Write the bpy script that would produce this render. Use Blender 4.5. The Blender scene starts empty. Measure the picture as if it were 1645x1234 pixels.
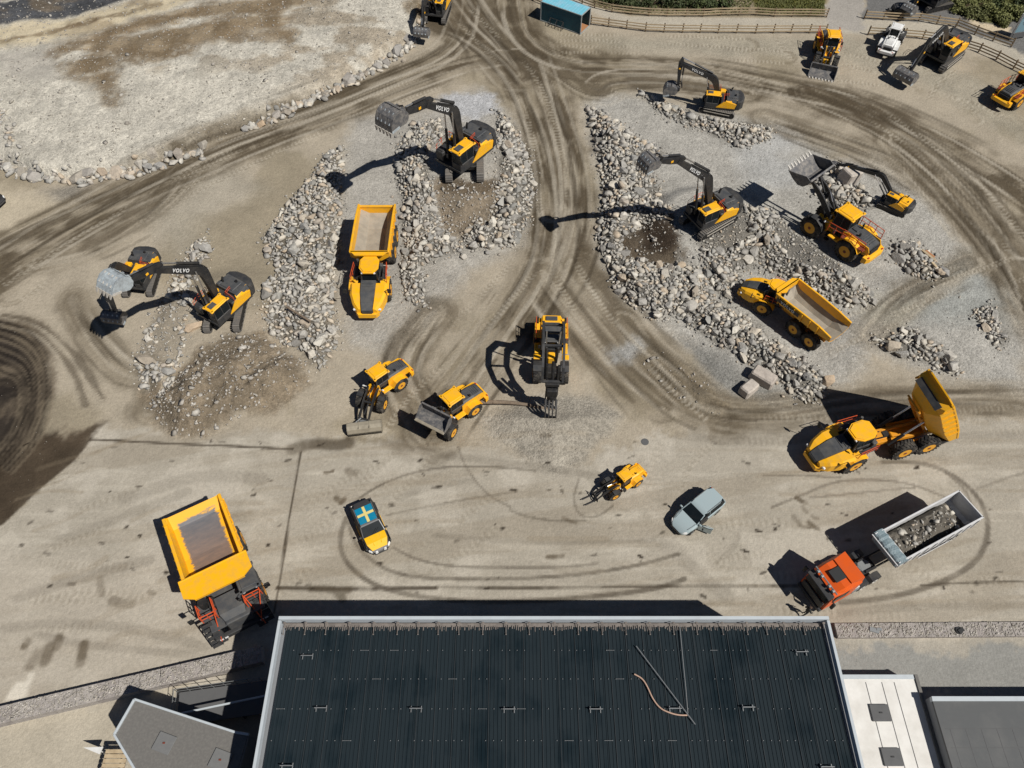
import bpy, bmesh, math, random
import numpy as np
from mathutils import Vector, Matrix
# ---------------------------------------------------------------- camera, sky, sun
scene = bpy.context.scene
F, CX, CY, HC = 1221.6, 822.5, 617.0, 56.69
TH = math.radians(55.355)
S_, C_ = math.sin(TH), math.cos(TH)
cam_d = bpy.data.cameras.new('camera'); cam = bpy.data.objects.new('camera', cam_d)
scene.collection.objects.link(cam)
cam.location = (0, 0, HC); cam.rotation_euler = (math.radians(90) - TH, 0, 0)
cam_d.sensor_width = 36; cam_d.lens = F / 1645 * 36; cam_d.clip_end = 5000; cam_d.clip_start = .5
scene.camera = cam
SUNV = Vector((.641, -.455, 1.0)).normalized()
ELEV = math.asin(SUNV.z)
world = bpy.data.worlds.new('World'); scene.world = world; world.use_nodes = True
wn = world.node_tree; bg = wn.nodes['Background']
sky = wn.nodes.new('ShaderNodeTexSky'); sky.sky_type = 'NISHITA'; sky.sun_disc = False; sky.air_density = .5; sky.dust_density = .2; sky.ozone_density = 1.5
sky.sun_elevation = ELEV; sky.sun_rotation = math.atan2(SUNV.x, SUNV.y)
wn.links.new(sky.outputs[0], bg.inputs[0]); bg.inputs[1].default_value = .05
sun_d = bpy.data.lights.new('sun', 'SUN'); sun_d.energy = 5.0; sun_d.angle = math.radians(.5); sun_d.color = (1, .965, .91)
sun = bpy.data.objects.new('sun', sun_d); scene.collection.objects.link(sun)
sun.rotation_euler = SUNV.to_track_quat('Z', 'Y').to_euler()
scene.view_settings.view_transform = 'Standard'; scene.view_settings.look = 'None'
scene.view_settings.exposure = -.08; scene.view_settings.gamma = 1

# ---------------------------------------------------------------- survey helpers (pixel of the photo -> point of the place)
def G(px, py, h=0.):
    u = (px - CX) / F; v = (py - CY) / F; t = (HC - h) / (S_ + v * C_)
    return (u * t, (C_ - v * S_) * t)
def hit(px, py, ox, oy, hd):
    u = (px - CX) / F; v = (py - CY) / F
    d = (u, C_ - v * S_, -S_ - v * C_); a = math.radians(hd); n = (-math.sin(a), math.cos(a))
    t = (ox * n[0] + oy * n[1]) / (d[0] * n[0] + d[1] * n[1])
    x, y, z = d[0] * t, d[1] * t, HC + d[2] * t
    return ((x - ox) * math.cos(a) + (y - oy) * math.sin(a), z)
R = math.radians

# ---------------------------------------------------------------- materials
MATS = {}
def s2l(c): return tuple(((x / 255) / 12.92 if x / 255 <= .04045 else ((x / 255 + .055) / 1.055) ** 2.4) for x in c)
def mat(name, col, rough=.5, metal=0., dirt=None, dirt_amt=.35, scale=1.5, bump=0., spec=.5, vary=0., detail=5):
    """plain paint / stone / metal with dust and wear from object-space noise"""
    m = bpy.data.materials.new(name); m.use_nodes = True; nt = m.node_tree; N = nt.nodes; L = nt.links
    b = N['Principled BSDF']; b.inputs['Metallic'].default_value = metal
    b.inputs['Specular IOR Level'].default_value = spec
    tc = N.new('ShaderNodeTexCoord')
    nz = N.new('ShaderNodeTexNoise'); nz.inputs['Scale'].default_value = scale; nz.inputs['Detail'].default_value = detail
    nz.inputs['Roughness'].default_value = .65
    L.new(tc.outputs['Object'], nz.inputs['Vector'])
    rp = N.new('ShaderNodeValToRGB'); rp.color_ramp.elements[0].position = .42; rp.color_ramp.elements[1].position = .75
    L.new(nz.outputs['Fac'], rp.inputs[0])
    mx = N.new('ShaderNodeMix'); mx.data_type = 'RGBA'
    ml = N.new('ShaderNodeMath'); ml.operation = 'MULTIPLY'; ml.inputs[1].default_value = dirt_amt
    L.new(rp.outputs[0], ml.inputs[0]); L.new(ml.outputs[0], mx.inputs[0])
    mx.inputs[6].default_value = (*col, 1)
    mx.inputs[7].default_value = (*(dirt if dirt else tuple(c * .6 for c in col)), 1)
    out = mx.outputs[2]
    if vary:
        oi = N.new('ShaderNodeObjectInfo'); hs = N.new('ShaderNodeHueSaturation')
        mr = N.new('ShaderNodeMapRange'); mr.inputs[3].default_value = 1 - vary; mr.inputs[4].default_value = 1 + vary
        L.new(oi.outputs['Random'], mr.inputs[0]); L.new(mr.outputs[0], hs.inputs['Value']); L.new(out, hs.inputs['Color'])
        out = hs.outputs[0]
    L.new(out, b.inputs['Base Color'])
    rr = N.new('ShaderNodeMapRange'); rr.inputs[3].default_value = rough * .85; rr.inputs[4].default_value = min(1, rough * 1.25 + .05)
    L.new(nz.outputs['Fac'], rr.inputs[0]); L.new(rr.outputs[0], b.inputs['Roughness'])
    if bump:
        bp = N.new('ShaderNodeBump'); bp.inputs['Strength'].default_value = bump; bp.inputs['Distance'].default_value = .05
        n2 = N.new('ShaderNodeTexNoise'); n2.inputs['Scale'].default_value = scale * 4; n2.inputs['Detail'].default_value = 6
        L.new(tc.outputs['Object'], n2.inputs['Vector']); L.new(n2.outputs['Fac'], bp.inputs['Height']); L.new(bp.outputs[0], b.inputs['Normal'])
    MATS[name] = m; return m
DUST = (.30, .25, .18)
mat('yellow paint', (.90, .445, .005), .42, dirt=(.50, .31, .10), dirt_amt=.5, scale=2.4, detail=8)
mat('deep yellow paint', (.72, .29, .006), .45, dirt=(.3, .2, .08), dirt_amt=.45, scale=2)
mat('charcoal paint', (.030, .031, .033), .5, dirt=(.12, .105, .085), dirt_amt=.45, scale=1.4)
mat('dark boom paint', (.017, .0175, .019), .5, dirt=(.09, .08, .065), dirt_amt=.4, scale=1.2)
mat('grey hood plastic', (.055, .058, .062), .55, dirt=(.16, .145, .12), dirt_amt=.5, scale=1.3)
mat('black part', (.008, .008, .009), .6, dirt=(.06, .052, .04), dirt_amt=.5, scale=2.5)
mat('tyre rubber', (.020, .0195, .0195), .85, dirt=(.20, .175, .14), dirt_amt=.65, scale=2.2, spec=.2)
mat('track steel', (.15, .14, .128), .6, dirt=(.22, .19, .15), dirt_amt=.7, scale=2, metal=.1)
mat('pale track steel', (.38, .35, .30), .6, dirt=(.2, .17, .13), dirt_amt=.5, scale=3)
mat('worn bucket steel', (.10, .10, .104), .5, dirt=(.32, .29, .25), dirt_amt=.8, scale=2.6, metal=.15)
mat('bright worn steel', (.44, .49, .51), .45, dirt=(.16, .16, .16), dirt_amt=.75, scale=2.6, metal=.15)
mat('tooth steel', (.5, .47, .42), .5, dirt=(.2, .18, .15), dirt_amt=.5, scale=4)
mat('dusty beige steel', (.30, .265, .2), .65, dirt=(.13, .11, .08), dirt_amt=.6, scale=2)
mat('orange rail', (.62, .085, .02), .5, dirt=(.3, .06, .03), scale=4)
mat('rust red', (.20, .035, .015), .6, dirt=(.08, .03, .02), dirt_amt=.7, scale=3)
mat('chrome rod', (.6, .6, .6), .25, metal=.9)
mat('dark glass', (.006, .010, .013), .16, dirt=(.03, .033, .033), dirt_amt=.25, scale=1.5, spec=.18)
mat('car glass', (.008, .012, .015), .3, dirt=(.02, .025, .028), dirt_amt=.3, spec=.08)
mat('white paint', (.72, .72, .70), .45, dirt=(.45, .42, .36), dirt_amt=.5, scale=1.5)
mat('rim yellow', (.80, .38, .02), .5, dirt=(.42, .26, .09), dirt_amt=.4, scale=5)
mat('rim white', (.65, .64, .6), .5, dirt=(.35, .3, .25), dirt_amt=.5, scale=5)
mat('letter white', (.75, .75, .73), .5)
mat('letter black', (.02, .02, .02), .5)
mat('red lamp', (.45, .02, .015), .3)
mat('timber fence', (.42, .33, .21), .8, dirt=(.2, .14, .08), dirt_amt=.6, scale=2, vary=.15)
mat('dark timber', (.10, .065, .035), .85, dirt=(.22, .17, .1), dirt_amt=.5, scale=2, vary=.2)
mat('log bark', (.16, .12, .085), .9, dirt=(.32, .25, .18), dirt_amt=.6, scale=3, bump=.6)
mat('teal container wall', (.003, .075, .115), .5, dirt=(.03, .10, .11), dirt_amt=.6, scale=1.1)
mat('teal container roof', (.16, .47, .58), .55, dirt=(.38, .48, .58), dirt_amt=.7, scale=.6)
mat('container frame', (.30, .33, .33), .6, dirt=(.15, .12, .1), dirt_amt=.6, scale=2)
mat('warm floor', (.40, .17, .07), .8, dirt=(.3, .2, .1), dirt_amt=.6, scale=2)
mat('car grey blue', (.36, .44, .455), .3, dirt=(.38, .41, .41), dirt_amt=.3, scale=1.1, metal=.1)
mat('car dark grey', (.06, .06, .062), .35, dirt=(.12, .11, .1), dirt_amt=.3, scale=2, metal=.3)
mat('flag blue', (.0, .20, .34), .4, dirt=(.05, .22, .32), dirt_amt=.3, scale=4)
mat('flag yellow', (.72, .60, .22), .4)
mat('car yellow', (.85, .47, .01), .3, dirt=(.7, .45, .08), dirt_amt=.4, scale=2)
mat('orange cab paint', (.70, .10, .008), .35, dirt=(.45, .08, .02), dirt_amt=.4, scale=1.2)
mat('trailer white', (.62, .62, .62), .45, dirt=(.42, .40, .36), dirt_amt=.6, scale=1.2)
mat('tarp', (.17, .23, .25), .5, dirt=(.30, .36, .37), dirt_amt=.7, scale=2.5, bump=1)
mat('load soil', (.10, .088, .07), .95, dirt=(.2, .18, .15), dirt_amt=.6, scale=5, bump=1.)
mat('concrete white roof', (.72, .70, .655), .75, dirt=(.42, .39, .34), dirt_amt=.5, scale=.55)
mat('grey membrane', (.095, .098, .098), .85, dirt=(.15, .148, .142), dirt_amt=.7, scale=.5)
mat('speckled felt', (.135, .128, .118), .9, dirt=(.21, .2, .18), dirt_amt=.6, scale=6)
mat('hatch grey', (.10, .10, .10), .7, dirt=(.07, .07, .07))
mat('white flashing', (.47, .51, .53), .5, dirt=(.38, .4, .42), dirt_amt=.6, scale=1.5)
mat('wall cladding', (.20, .21, .22), .7, dirt=(.14, .14, .14), scale=.6)
mat('galvanised', (.26, .27, .27), .5, metal=.5, dirt=(.16, .16, .16), scale=3)
mat('dirty fringe', (.19, .165, .145), .9, dirt=(.08, .07, .065), dirt_amt=.8, scale=3)
mat('hose salmon', (.50, .33, .24), .6)
mat('sign blue grey', (.16, .27, .32), .5, dirt=(.22, .32, .36))
mat('skin', (.55, .33, .23), .6); mat('dark jacket', (.03, .032, .028), .8); mat('dark trousers', (.022, .022, .026), .8)
mat('hair brown', (.06, .035, .02), .8); mat('shoe pale', (.6, .55, .42), .7)
mat('leaf dark', (.045, .062, .018), .7, dirt=(.10, .115, .035), dirt_amt=.7, scale=.9, vary=.25)
mat('leaf olive', (.13, .14, .04), .7, dirt=(.2, .19, .08), dirt_amt=.7, scale=.7, vary=.25)
mat('twig', (.09, .06, .035), .9)
M = MATS

def rock_mat(name, cols, attr=False, bump=.7):
    m = bpy.data.materials.new(name); m.use_nodes = True; nt = m.node_tree; N = nt.nodes; L = nt.links
    b = N['Principled BSDF']; b.inputs['Roughness'].default_value = .9; b.inputs['Specular IOR Level'].default_value = .25
    if attr:
        a = N.new('ShaderNodeAttribute'); a.attribute_name = 'tone'; src = a.outputs['Fac']
    else:
        a = N.new('ShaderNodeObjectInfo'); src = a.outputs['Random']
    rp = N.new('ShaderNodeValToRGB'); cr = rp.color_ramp; cr.interpolation = 'LINEAR'
    for i, c in enumerate(cols):
        e = cr.elements[i] if i < 2 else cr.elements.new(1)
        e.position = i / (len(cols) - 1)
        e.color = (*c, 1)
    L.new(src, rp.inputs[0])
    tc = N.new('ShaderNodeTexCoord'); g = N.new('ShaderNodeNewGeometry')
    nz = N.new('ShaderNodeTexNoise'); nz.inputs['Scale'].default_value = 2.3; nz.inputs['Detail'].default_value = 7; nz.inputs['Roughness'].default_value = .7
    L.new(g.outputs['Position'], nz.inputs['Vector'])
    mr = N.new('ShaderNodeMapRange'); mr.inputs[1].default_value = .3; mr.inputs[2].default_value = .7; mr.inputs[3].default_value = .72; mr.inputs[4].default_value = 1.2
    L.new(nz.outputs['Fac'], mr.inputs[0])
    hs = N.new('ShaderNodeHueSaturation'); L.new(mr.outputs[0], hs.inputs['Value']); L.new(rp.outputs[0], hs.inputs['Color'])
    L.new(hs.outputs[0], b.inputs['Base Color'])
    bp = N.new('ShaderNodeBump'); bp.inputs['Strength'].default_value = bump; bp.inputs['Distance'].default_value = .08
    n2 = N.new('ShaderNodeTexNoise'); n2.inputs['Scale'].default_value = 7; n2.inputs['Detail'].default_value = 6
    L.new(g.outputs['Position'], n2.inputs['Vector']); L.new(n2.outputs['Fac'], bp.inputs['Height']); L.new(bp.outputs[0], b.inputs['Normal'])
    M[name] = m; return m
GR = [tuple(v * k for v, k in zip(c, (1.2, 1.17, 1.12))) for c in [(.18, .175, .165), (.30, .29, .27), (.38, .37, .345), (.24, .235, .225), (.46, .44, .40), (.36, .33, .28), (.33, .325, .31), (.22, .22, .21), (.52, .50, .45), (.40, .33, .25), (.31, .30, .285)]]
rock_mat('grey rock', GR); rock_mat('grey rock mass', GR, True)
BR = [(.36, .33, .28), (.30, .26, .21), (.42, .36, .28), (.52, .50, .45), (.45, .34, .23), (.30, .29, .27), (.40, .36, .31)]
rock_mat('tan boulder', BR); rock_mat('pale pebble', [(.26, .235, .2), (.38, .35, .3), (.50, .47, .42), (.31, .28, .24)], True, .3)
rock_mat('cut granite', [(.42, .37, .32), (.50, .45, .39)], False, .4)

# ---------------------------------------------------------------- mesh builder
def tag(o, label=None, cat=None, group=None, kind=None):
    if label: o['label'] = label
    if cat: o['category'] = cat
    if group: o['group'] = group
    if kind: o['kind'] = kind
    return o
def empty(name, loc=(0, 0, 0), rz=0., parent=None):
    o = bpy.data.objects.new(name, None); scene.collection.objects.link(o); o.location = loc; o.rotation_euler[2] = rz
    o.empty_display_size = .2
    if parent: o.parent = parent
    return o
I4 = Matrix.Identity(4)
class MB:
    def __init__(s, X=None): s.v = []; s.f = []; s.X = X if X is not None else I4
    def add(s, vs, fs):
        k = len(s.v); X = s.X
        s.v += [tuple(X @ Vector(p)) for p in vs]; s.f += [tuple(i + k for i in f) for f in fs]; return s
    def box(s, c, d, ch=None, rot=None, top=None):
        """centre, size; ch = chamfer; top = (sx, sy) taper of the upper face"""
        hx, hy, hz = d[0] / 2, d[1] / 2, d[2] / 2
        if ch is None: ch = min(d) * .12
        ch = min(ch, min(d) * .45); tx, ty = top or (1, 1)
        def ring(ax, ay, z, q, kx, ky):
            ax *= kx; ay *= ky
            return [(-ax + q, -ay, z), (ax - q, -ay, z), (ax, -ay + q, z), (ax, ay - q, z), (ax - q, ay, z), (-ax + q, ay, z), (-ax, ay - q, z), (-ax, -ay + q, z)]
        vs = ring(hx - ch, hy - ch, -hz, ch * .6, 1, 1) + ring(hx, hy, -hz + ch, ch, 1, 1) + ring(hx, hy, hz - ch, ch, tx, ty) + ring(hx - ch, hy - ch, hz, ch * .6, tx, ty)
        fs = [tuple(range(7, -1, -1)), tuple(range(24, 32))]
        for r in range(3):
            for i in range(8):
                j = (i + 1) % 8; fs.append((r * 8 + i, r * 8 + j, r * 8 + 8 + j, r * 8 + 8 + i))
        Mx = Matrix.Translation(Vector(c)) @ (rot if rot is not None else I4)
        return s.add([tuple(Mx @ Vector(p)) for p in vs], fs)
    def bar(s, p, q, w, h=None, ch=None):
        """box beam from p to q, w wide, h deep"""
        p = Vector(p); q = Vector(q); d = q - p; L = d.length
        if L < 1e-5: return s
        h = h or w; x = d / L; up = Vector((0, 0, 1)) if abs(x.z) < .95 else Vector((1, 0, 0))
        y = up.cross(x).normalized(); z = x.cross(y)
        Mx = Matrix((x, y, z)).transposed().to_4x4()
        return s.box(tuple((p + q) / 2), (L, w, h), ch, Mx)
    def cyl(s, p, q, r0, r1=None, n=14, ch=0.):
        p = Vector(p); q = Vector(q); d = (q - p); L = d.length; x = d / L; r1 = r0 if r1 is None else r1
        up = Vector((0, 0, 1)) if abs(x.z) < .9 else Vector((1, 0, 0)); y = up.cross(x).normalized(); z = x.cross(y)
        rings = [(0, r0), (L, r1)] if not ch else [(0, r0 - ch), (ch, r0), (L - ch, r1), (L, r1 - ch)]
        vs = []
        for t, r in rings:
            for i in range(n):
                a = 2 * math.pi * i / n; vs.append(tuple(p + x * t + (y * math.cos(a) + z * math.sin(a)) * r))
        fs = [tuple(range(n - 1, -1, -1)), tuple(range((len(rings) - 1) * n, len(rings) * n))]
        for k in range(len(rings) - 1):
            for i in range(n):
                j = (i + 1) % n; fs.append((k * n + i, k * n + j, k * n + n + j, k * n + n + i))
        return s.add(vs, fs)
    def tube(s, pts, r, n=6):
        for a, b in zip(pts[:-1], pts[1:]): s.cyl(a, b, r, r, n)
        return s
    def prism(s, pts, y0, y1, ch=0.):
        """side profile pts (x, z) extruded across y"""
        n = len(pts)
        a = sum(pts[i][0] * pts[(i + 1) % n][1] - pts[(i + 1) % n][0] * pts[i][1] for i in range(n))
        if a < 0: pts = pts[::-1]
        vs = [(x, y0, z) for x, z in pts] + [(x, y1, z) for x, z in pts]
        fs = [tuple(range(n)), tuple(range(2 * n - 1, n - 1, -1))] + [(i, i + n, (i + 1) % n + n, (i + 1) % n) for i in range(n)]
        return s.add(vs, fs)
    def slab(s, pts, z0, z1):
        """plan outline pts (x, y) between z0 and z1"""
        n = len(pts)
        a = sum(pts[i][0] * pts[(i + 1) % n][1] - pts[(i + 1) % n][0] * pts[i][1] for i in range(n))
        if a < 0: pts = pts[::-1]
        vs = [(x, y, z0) for x, y in pts] + [(x, y, z1) for x, y in pts]
        fs = [tuple(range(n - 1, -1, -1)), tuple(range(n, 2 * n))] + [(i, (i + 1) % n, (i + 1) % n + n, i + n) for i in range(n)]
        return s.add(vs, fs)
    def loft(s, rings, cap=True, closed=True):
        n = len(rings[0]); vs = [p for r in rings for p in r]; fs = []
        for k in range(len(rings) - 1):
            for i in range(n if closed else n - 1):
                j = (i + 1) % n; fs.append((k * n + i, k * n + j, k * n + n + j, k * n + n + i))
        if cap: fs += [tuple(range(n - 1, -1, -1)), tuple(range((len(rings) - 1) * n, len(rings) * n))]
        return s.add(vs, fs)
    def quad(s, *p): return s.add(p, [tuple(range(len(p)))])
    def build(s, name, material, parent=None, smooth=False, label=None):
        me = bpy.data.meshes.new(name); me.from_pydata(s.v, [], s.f); me.validate()
        if smooth:
            me.shade_smooth()
            try: me.set_sharp_from_angle(angle=R(38))
            except Exception: pass
        me.materials.append(M[material] if isinstance(material, str) else material)
        bm = bmesh.new(); bm.from_mesh(me); bmesh.ops.recalc_face_normals(bm, faces=bm.faces); bm.to_mesh(me); bm.free()
        o = bpy.data.objects.new(name, me); scene.collection.objects.link(o)
        if parent: o.parent = parent
        if label: o['label'] = label
        return o
def text(name, s, size, material, parent, Mx, depth=.01, bold=.0):
    cu = bpy.data.curves.new(name, 'FONT'); cu.body = s; cu.size = size; cu.extrude = depth; cu.align_x = 'CENTER'; cu.align_y = 'CENTER'; cu.offset = bold; cu.space_character = 1.3
    t = bpy.data.objects.new('t', cu); scene.collection.objects.link(t)
    bpy.context.view_layer.update()
    me = bpy.data.meshes.new_from_object(t.evaluated_get(bpy.context.evaluated_depsgraph_get()))
    bpy.data.objects.remove(t); me.transform(Mx); me.materials.clear(); me.materials.append(M[material])
    o = bpy.data.objects.new(name, me); scene.collection.objects.link(o); o.parent = parent; return o
def frame(x, y, o=(0, 0, 0)):
    x = Vector(x).normalized(); y = Vector(y); z = x.cross(y).normalized(); y = z.cross(x)
    Mx = Matrix((x, y, z)).transposed().to_4x4(); Mx.translation = Vector(o); return Mx
rnd = random.Random(7)
# ---------------------------------------------------------------- ground: one sheet, heights and soil colours computed in metres
def W(pts, h=0.): return [G(a, b, h) for a, b in pts]
def vnoise(x, y, seed=0):
    xi = np.floor(x).astype(np.int64); yi = np.floor(y).astype(np.int64); fx = x - xi; fy = y - yi
    fx = fx * fx * (3 - 2 * fx); fy = fy * fy * (3 - 2 * fy)
    def h(a, b):
        n = (a * 374761393 + b * 668265263 + seed * 1442695041) & 0x7fffffff
        n = ((n ^ (n >> 13)) * 1274126177) & 0x7fffffff
        return ((n ^ (n >> 16)) & 0xffff) / 65535.
    return (h(xi, yi) * (1 - fx) + h(xi + 1, yi) * fx) * (1 - fy) + (h(xi, yi + 1) * (1 - fx) + h(xi + 1, yi + 1) * fx) * fy
def fbm(x, y, seed=0, o=4):
    r = 0; a = .5; t = 0
    for i in range(o): r = r + a * vnoise(x * 2 ** i, y * 2 ** i, seed + i); t += a; a *= .55
    return r / t
def ss(a, b, x): t = np.clip((x - a) / (b - a), 0, 1); return t * t * (3 - 2 * t)
def pdist(X, Y, P):
    """distance, arclength, side offset to a polyline"""
    best = np.full(X.shape, 1e9); al = np.zeros(X.shape); off = np.zeros(X.shape); acc = 0.
    for (x0, y0), (x1, y1) in zip(P[:-1], P[1:]):
        dx, dy = x1 - x0, y1 - y0; L = math.hypot(dx, dy)
        if L < 1e-6: continue
        t = np.clip(((X - x0) * dx + (Y - y0) * dy) / L / L, 0, 1)
        ex = X - x0 - t * dx; ey = Y - y0 - t * dy; d = np.hypot(ex, ey); c = d < best
        best = np.where(c, d, best); al = np.where(c, acc + t * L, al)
        off = np.where(c, np.sign(dx * ey - dy * ex) * d, off); acc += L
    return best, al, off
def inside(X, Y, P):
    c = np.zeros(X.shape, bool); n = len(P)
    for i in range(n):
        x0, y0 = P[i]; x1, y1 = P[(i + 1) % n]
        if y0 == y1: continue
        c ^= ((y0 > Y) != (y1 > Y)) & (X < (x1 - x0) * (Y - y0) / (y1 - y0) + x0)
    return c
def sdist(X, Y, P):
    """signed distance to polygon, positive inside"""
    d = pdist(X, Y, P + [P[0]])[0]; return np.where(inside(X, Y, P), d, -d)
def smooth_line(P, it=2):
    for _ in range(it):
        Q = [P[0]]
        for a, b in zip(P[:-1], P[1:]):
            Q += [(a[0] * .75 + b[0] * .25, a[1] * .75 + b[1] * .25), (a[0] * .25 + b[0] * .75, a[1] * .25 + b[1] * .75)]
        P = Q + [P[-1]]
    return P
HEAPS = {  # outline (photo px on the ground), mound height, rock radius range, name for labels
 'a': ([(548,240),(520,250),(497,290),(458,330),(425,385),(428,412),(452,430),(432,455),(425,500),(440,545),(480,560),(515,592),(540,560),(545,540),(530,500),(536,470),(540,420),(546,370),(548,300)], .8, (.22,.55), 'grey rock in the long heap left of the parked yellow hauler'),
 'b': ([(705,192),(665,200),(638,235),(636,285),(648,320),(648,350),(652,400),(646,440),(654,484),(682,494),(682,462),(676,430),(700,412),(742,404),(712,372),(702,330),(690,285),(686,256),(715,228)], .9, (.22,.55), 'pale rock in the band between the parked hauler and the largest excavator'),
 'c': ([(800,178),(800,240),(797,285),(795,330),(788,360),(762,360),(740,385),(770,403),(828,398),(848,352),(858,300),(850,255),(832,215),(812,190)], 1.0, (.22,.6), 'pale rock in the heap on the right of the largest excavator'),
 'd': ([(943,172),(968,180),(1008,212),(1062,245),(1034,262),(1062,300),(1052,335),(1084,352),(1092,372),(1040,362),(1000,380),(1000,410),(1050,430),(1095,425),(1128,440),(1150,478),(1120,500),(1060,512),(1012,492),(985,458),(972,420),(960,380),(968,330),(966,280),(952,222)], 1.1, (.23,.6), 'grey rock in the dark heap left of the excavator with the raised shovel'),
 'e': ([(1118,398),(1182,345),(1235,338),(1292,385),(1345,425),(1396,468),(1404,491),(1360,494),(1300,470),(1262,448),(1215,424),(1188,438),(1168,480),(1135,450)], 1.1, (.22,.6), 'grey rock in the heap between the raised-bucket loader and the angled hauler'),
 'f': ([(1070,488),(1130,474),(1185,505),(1242,552),(1292,582),(1328,604),(1322,642),(1288,646),(1238,604),(1172,562),(1108,524)],   .8, (.23,.58), 'grey rock in the long band below the angled hauler'),
 'g': ([(1028,150),(1072,168),(1122,188),(1172,198),(1242,205),(1236,226),(1190,238),(1150,216),(1100,200),(1058,180)], .5, (.2,.5), 'pale rock in the strip below the folded excavator'),
 'h': ([(1435,395),(1470,388),(1502,418),(1516,442),(1490,452),(1458,440),(1440,420)], .7, (.25,.6), 'grey rock in the small heap behind the big loader'),
 'i': ([(1404,548),(1428,540),(1470,528),(1500,552),(1542,590),(1536,606),(1508,592),(1480,580),(1440,570)], .6, (.25,.7), 'grey rock in the small heap above the tipping hauler'),
 'j': ([(1564,500),(1592,490),(1612,542),(1604,558),(1580,534)], .4, (.22,.5), 'grey rock in the little heap near the right edge'),
 'k': ([(330,378),(336,420),(318,440),(304,462),(312,500),(305,545),(285,585),(268,650),(248,655),(216,585),(240,522),(262,484),(285,440),(308,400)], .5, (.25,.65), 'pale slab of rock under the two left excavators'),
 'l': ([(1322,258),(1352,285),(1392,308),(1404,330),(1372,338),(1338,332),(1308,308)], .6, (.25,.6), 'pale rock under the raised loader bucket'),
}
SOILS = [([(372,540),(430,545),(490,580),(502,610),(440,650),(385,672),(330,702),(280,702),(250,672),(244,640),(290,600),(330,562)], 1.4),
         ([(705,306),(740,300),(798,305),(800,335),(790,372),(750,388),(714,366)], .5),
         ([(985,380),(1040,358),(1082,370),(1095,425),(1050,436),(998,412)], .5),
         ([(1008,556),(1080,568),(1130,600),(1175,652),(1160,672),(1080,642),(1040,600)], .3)]
GPILE = W([(778,662),(830,638),(900,632),(965,640),(1012,672),(985,705),(940,735),(890,760),(840,735),(795,705)])
BERM = W([(-420,250),(8,264),(60,287),(125,290),(200,280),(265,264),(330,236),(395,205),(440,190),(480,170),(520,150),(560,128),(592,112),(628,92),(652,74),(682,40),(700,-60),(650,-160),(-420,-160)])
HP = {k: (W(v[0]), v[1]) for k, v in HEAPS.items()}
SP = [(W(p), h) for p, h in SOILS]
PADS = [(-5.2, 67.8, 5.2, 1.2), (-27.2, 47, 4.3, .6), (20.6, 58.9, 4.6, 1.2)]
def hfun(X, Y):
    Z = .05 * (fbm(X * .12, Y * .12, 3) - .5) * ss(24, 34, Y)
    n = fbm(X * .6, Y * .6, 5)
    for P, h in list(HP.values()):
        x0, x1 = min(p[0] for p in P) - 2, max(p[0] for p in P) + 2; y0, y1 = min(p[1] for p in P) - 2, max(p[1] for p in P) + 2
        m = (X > x0) & (X < x1) & (Y > y0) & (Y < y1)
        if m.any():
            sd = sdist(X[m], Y[m], P); Z[m] = np.maximum(Z[m], h * ss(-.3, 2.0, sd) * (.7 + .5 * n[m]))
    for P, h in SP:
        x0, x1 = min(p[0] for p in P) - 2, max(p[0] for p in P) + 2; y0, y1 = min(p[1] for p in P) - 2, max(p[1] for p in P) + 2
        m = (X > x0) & (X < x1) & (Y > y0) & (Y < y1)
        if m.any():
            sd = sdist(X[m], Y[m], P); Z[m] = np.maximum(Z[m], h * ss(-.3, 2.2, sd) * (.5 + .9 * n[m] + .35 * (fbm(X[m] * 1.9, Y[m] * 1.9, 6, 3) - .5)))
    sd = sdist(X, Y, GPILE); Z = np.maximum(Z, 1.1 * ss(-.2, 4.5, sd) * (.75 + .5 * fbm(X * .5, Y * .5, 9)))
    sd = sdist(X, Y, BERM); Z = np.maximum(Z, 1.2 * ss(-.1, 1.2, sd) + ss(0, 14, sd) * .8 * fbm(X * .15, Y * .15, 11) + ss(.5, 3, sd) * (.3 * fbm(X * .8, Y * .8, 12, 5) + .5 * (fbm(X * .35 + 3, Y * .5, 13, 4) > .5) * (fbm(X * .35 + 3, Y * .5, 13, 4) - .5) * .8))
    for x, y, r, h in PADS:
        d = np.hypot(X - x, Y - y); t = 1 - ss(r, r + 2.6, d); Z = Z * (1 - t) + h * t
    return Z
def hz(x, y): return float(hfun(np.array([[float(x)]]), np.array([[float(y)]]))[0, 0])

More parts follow.
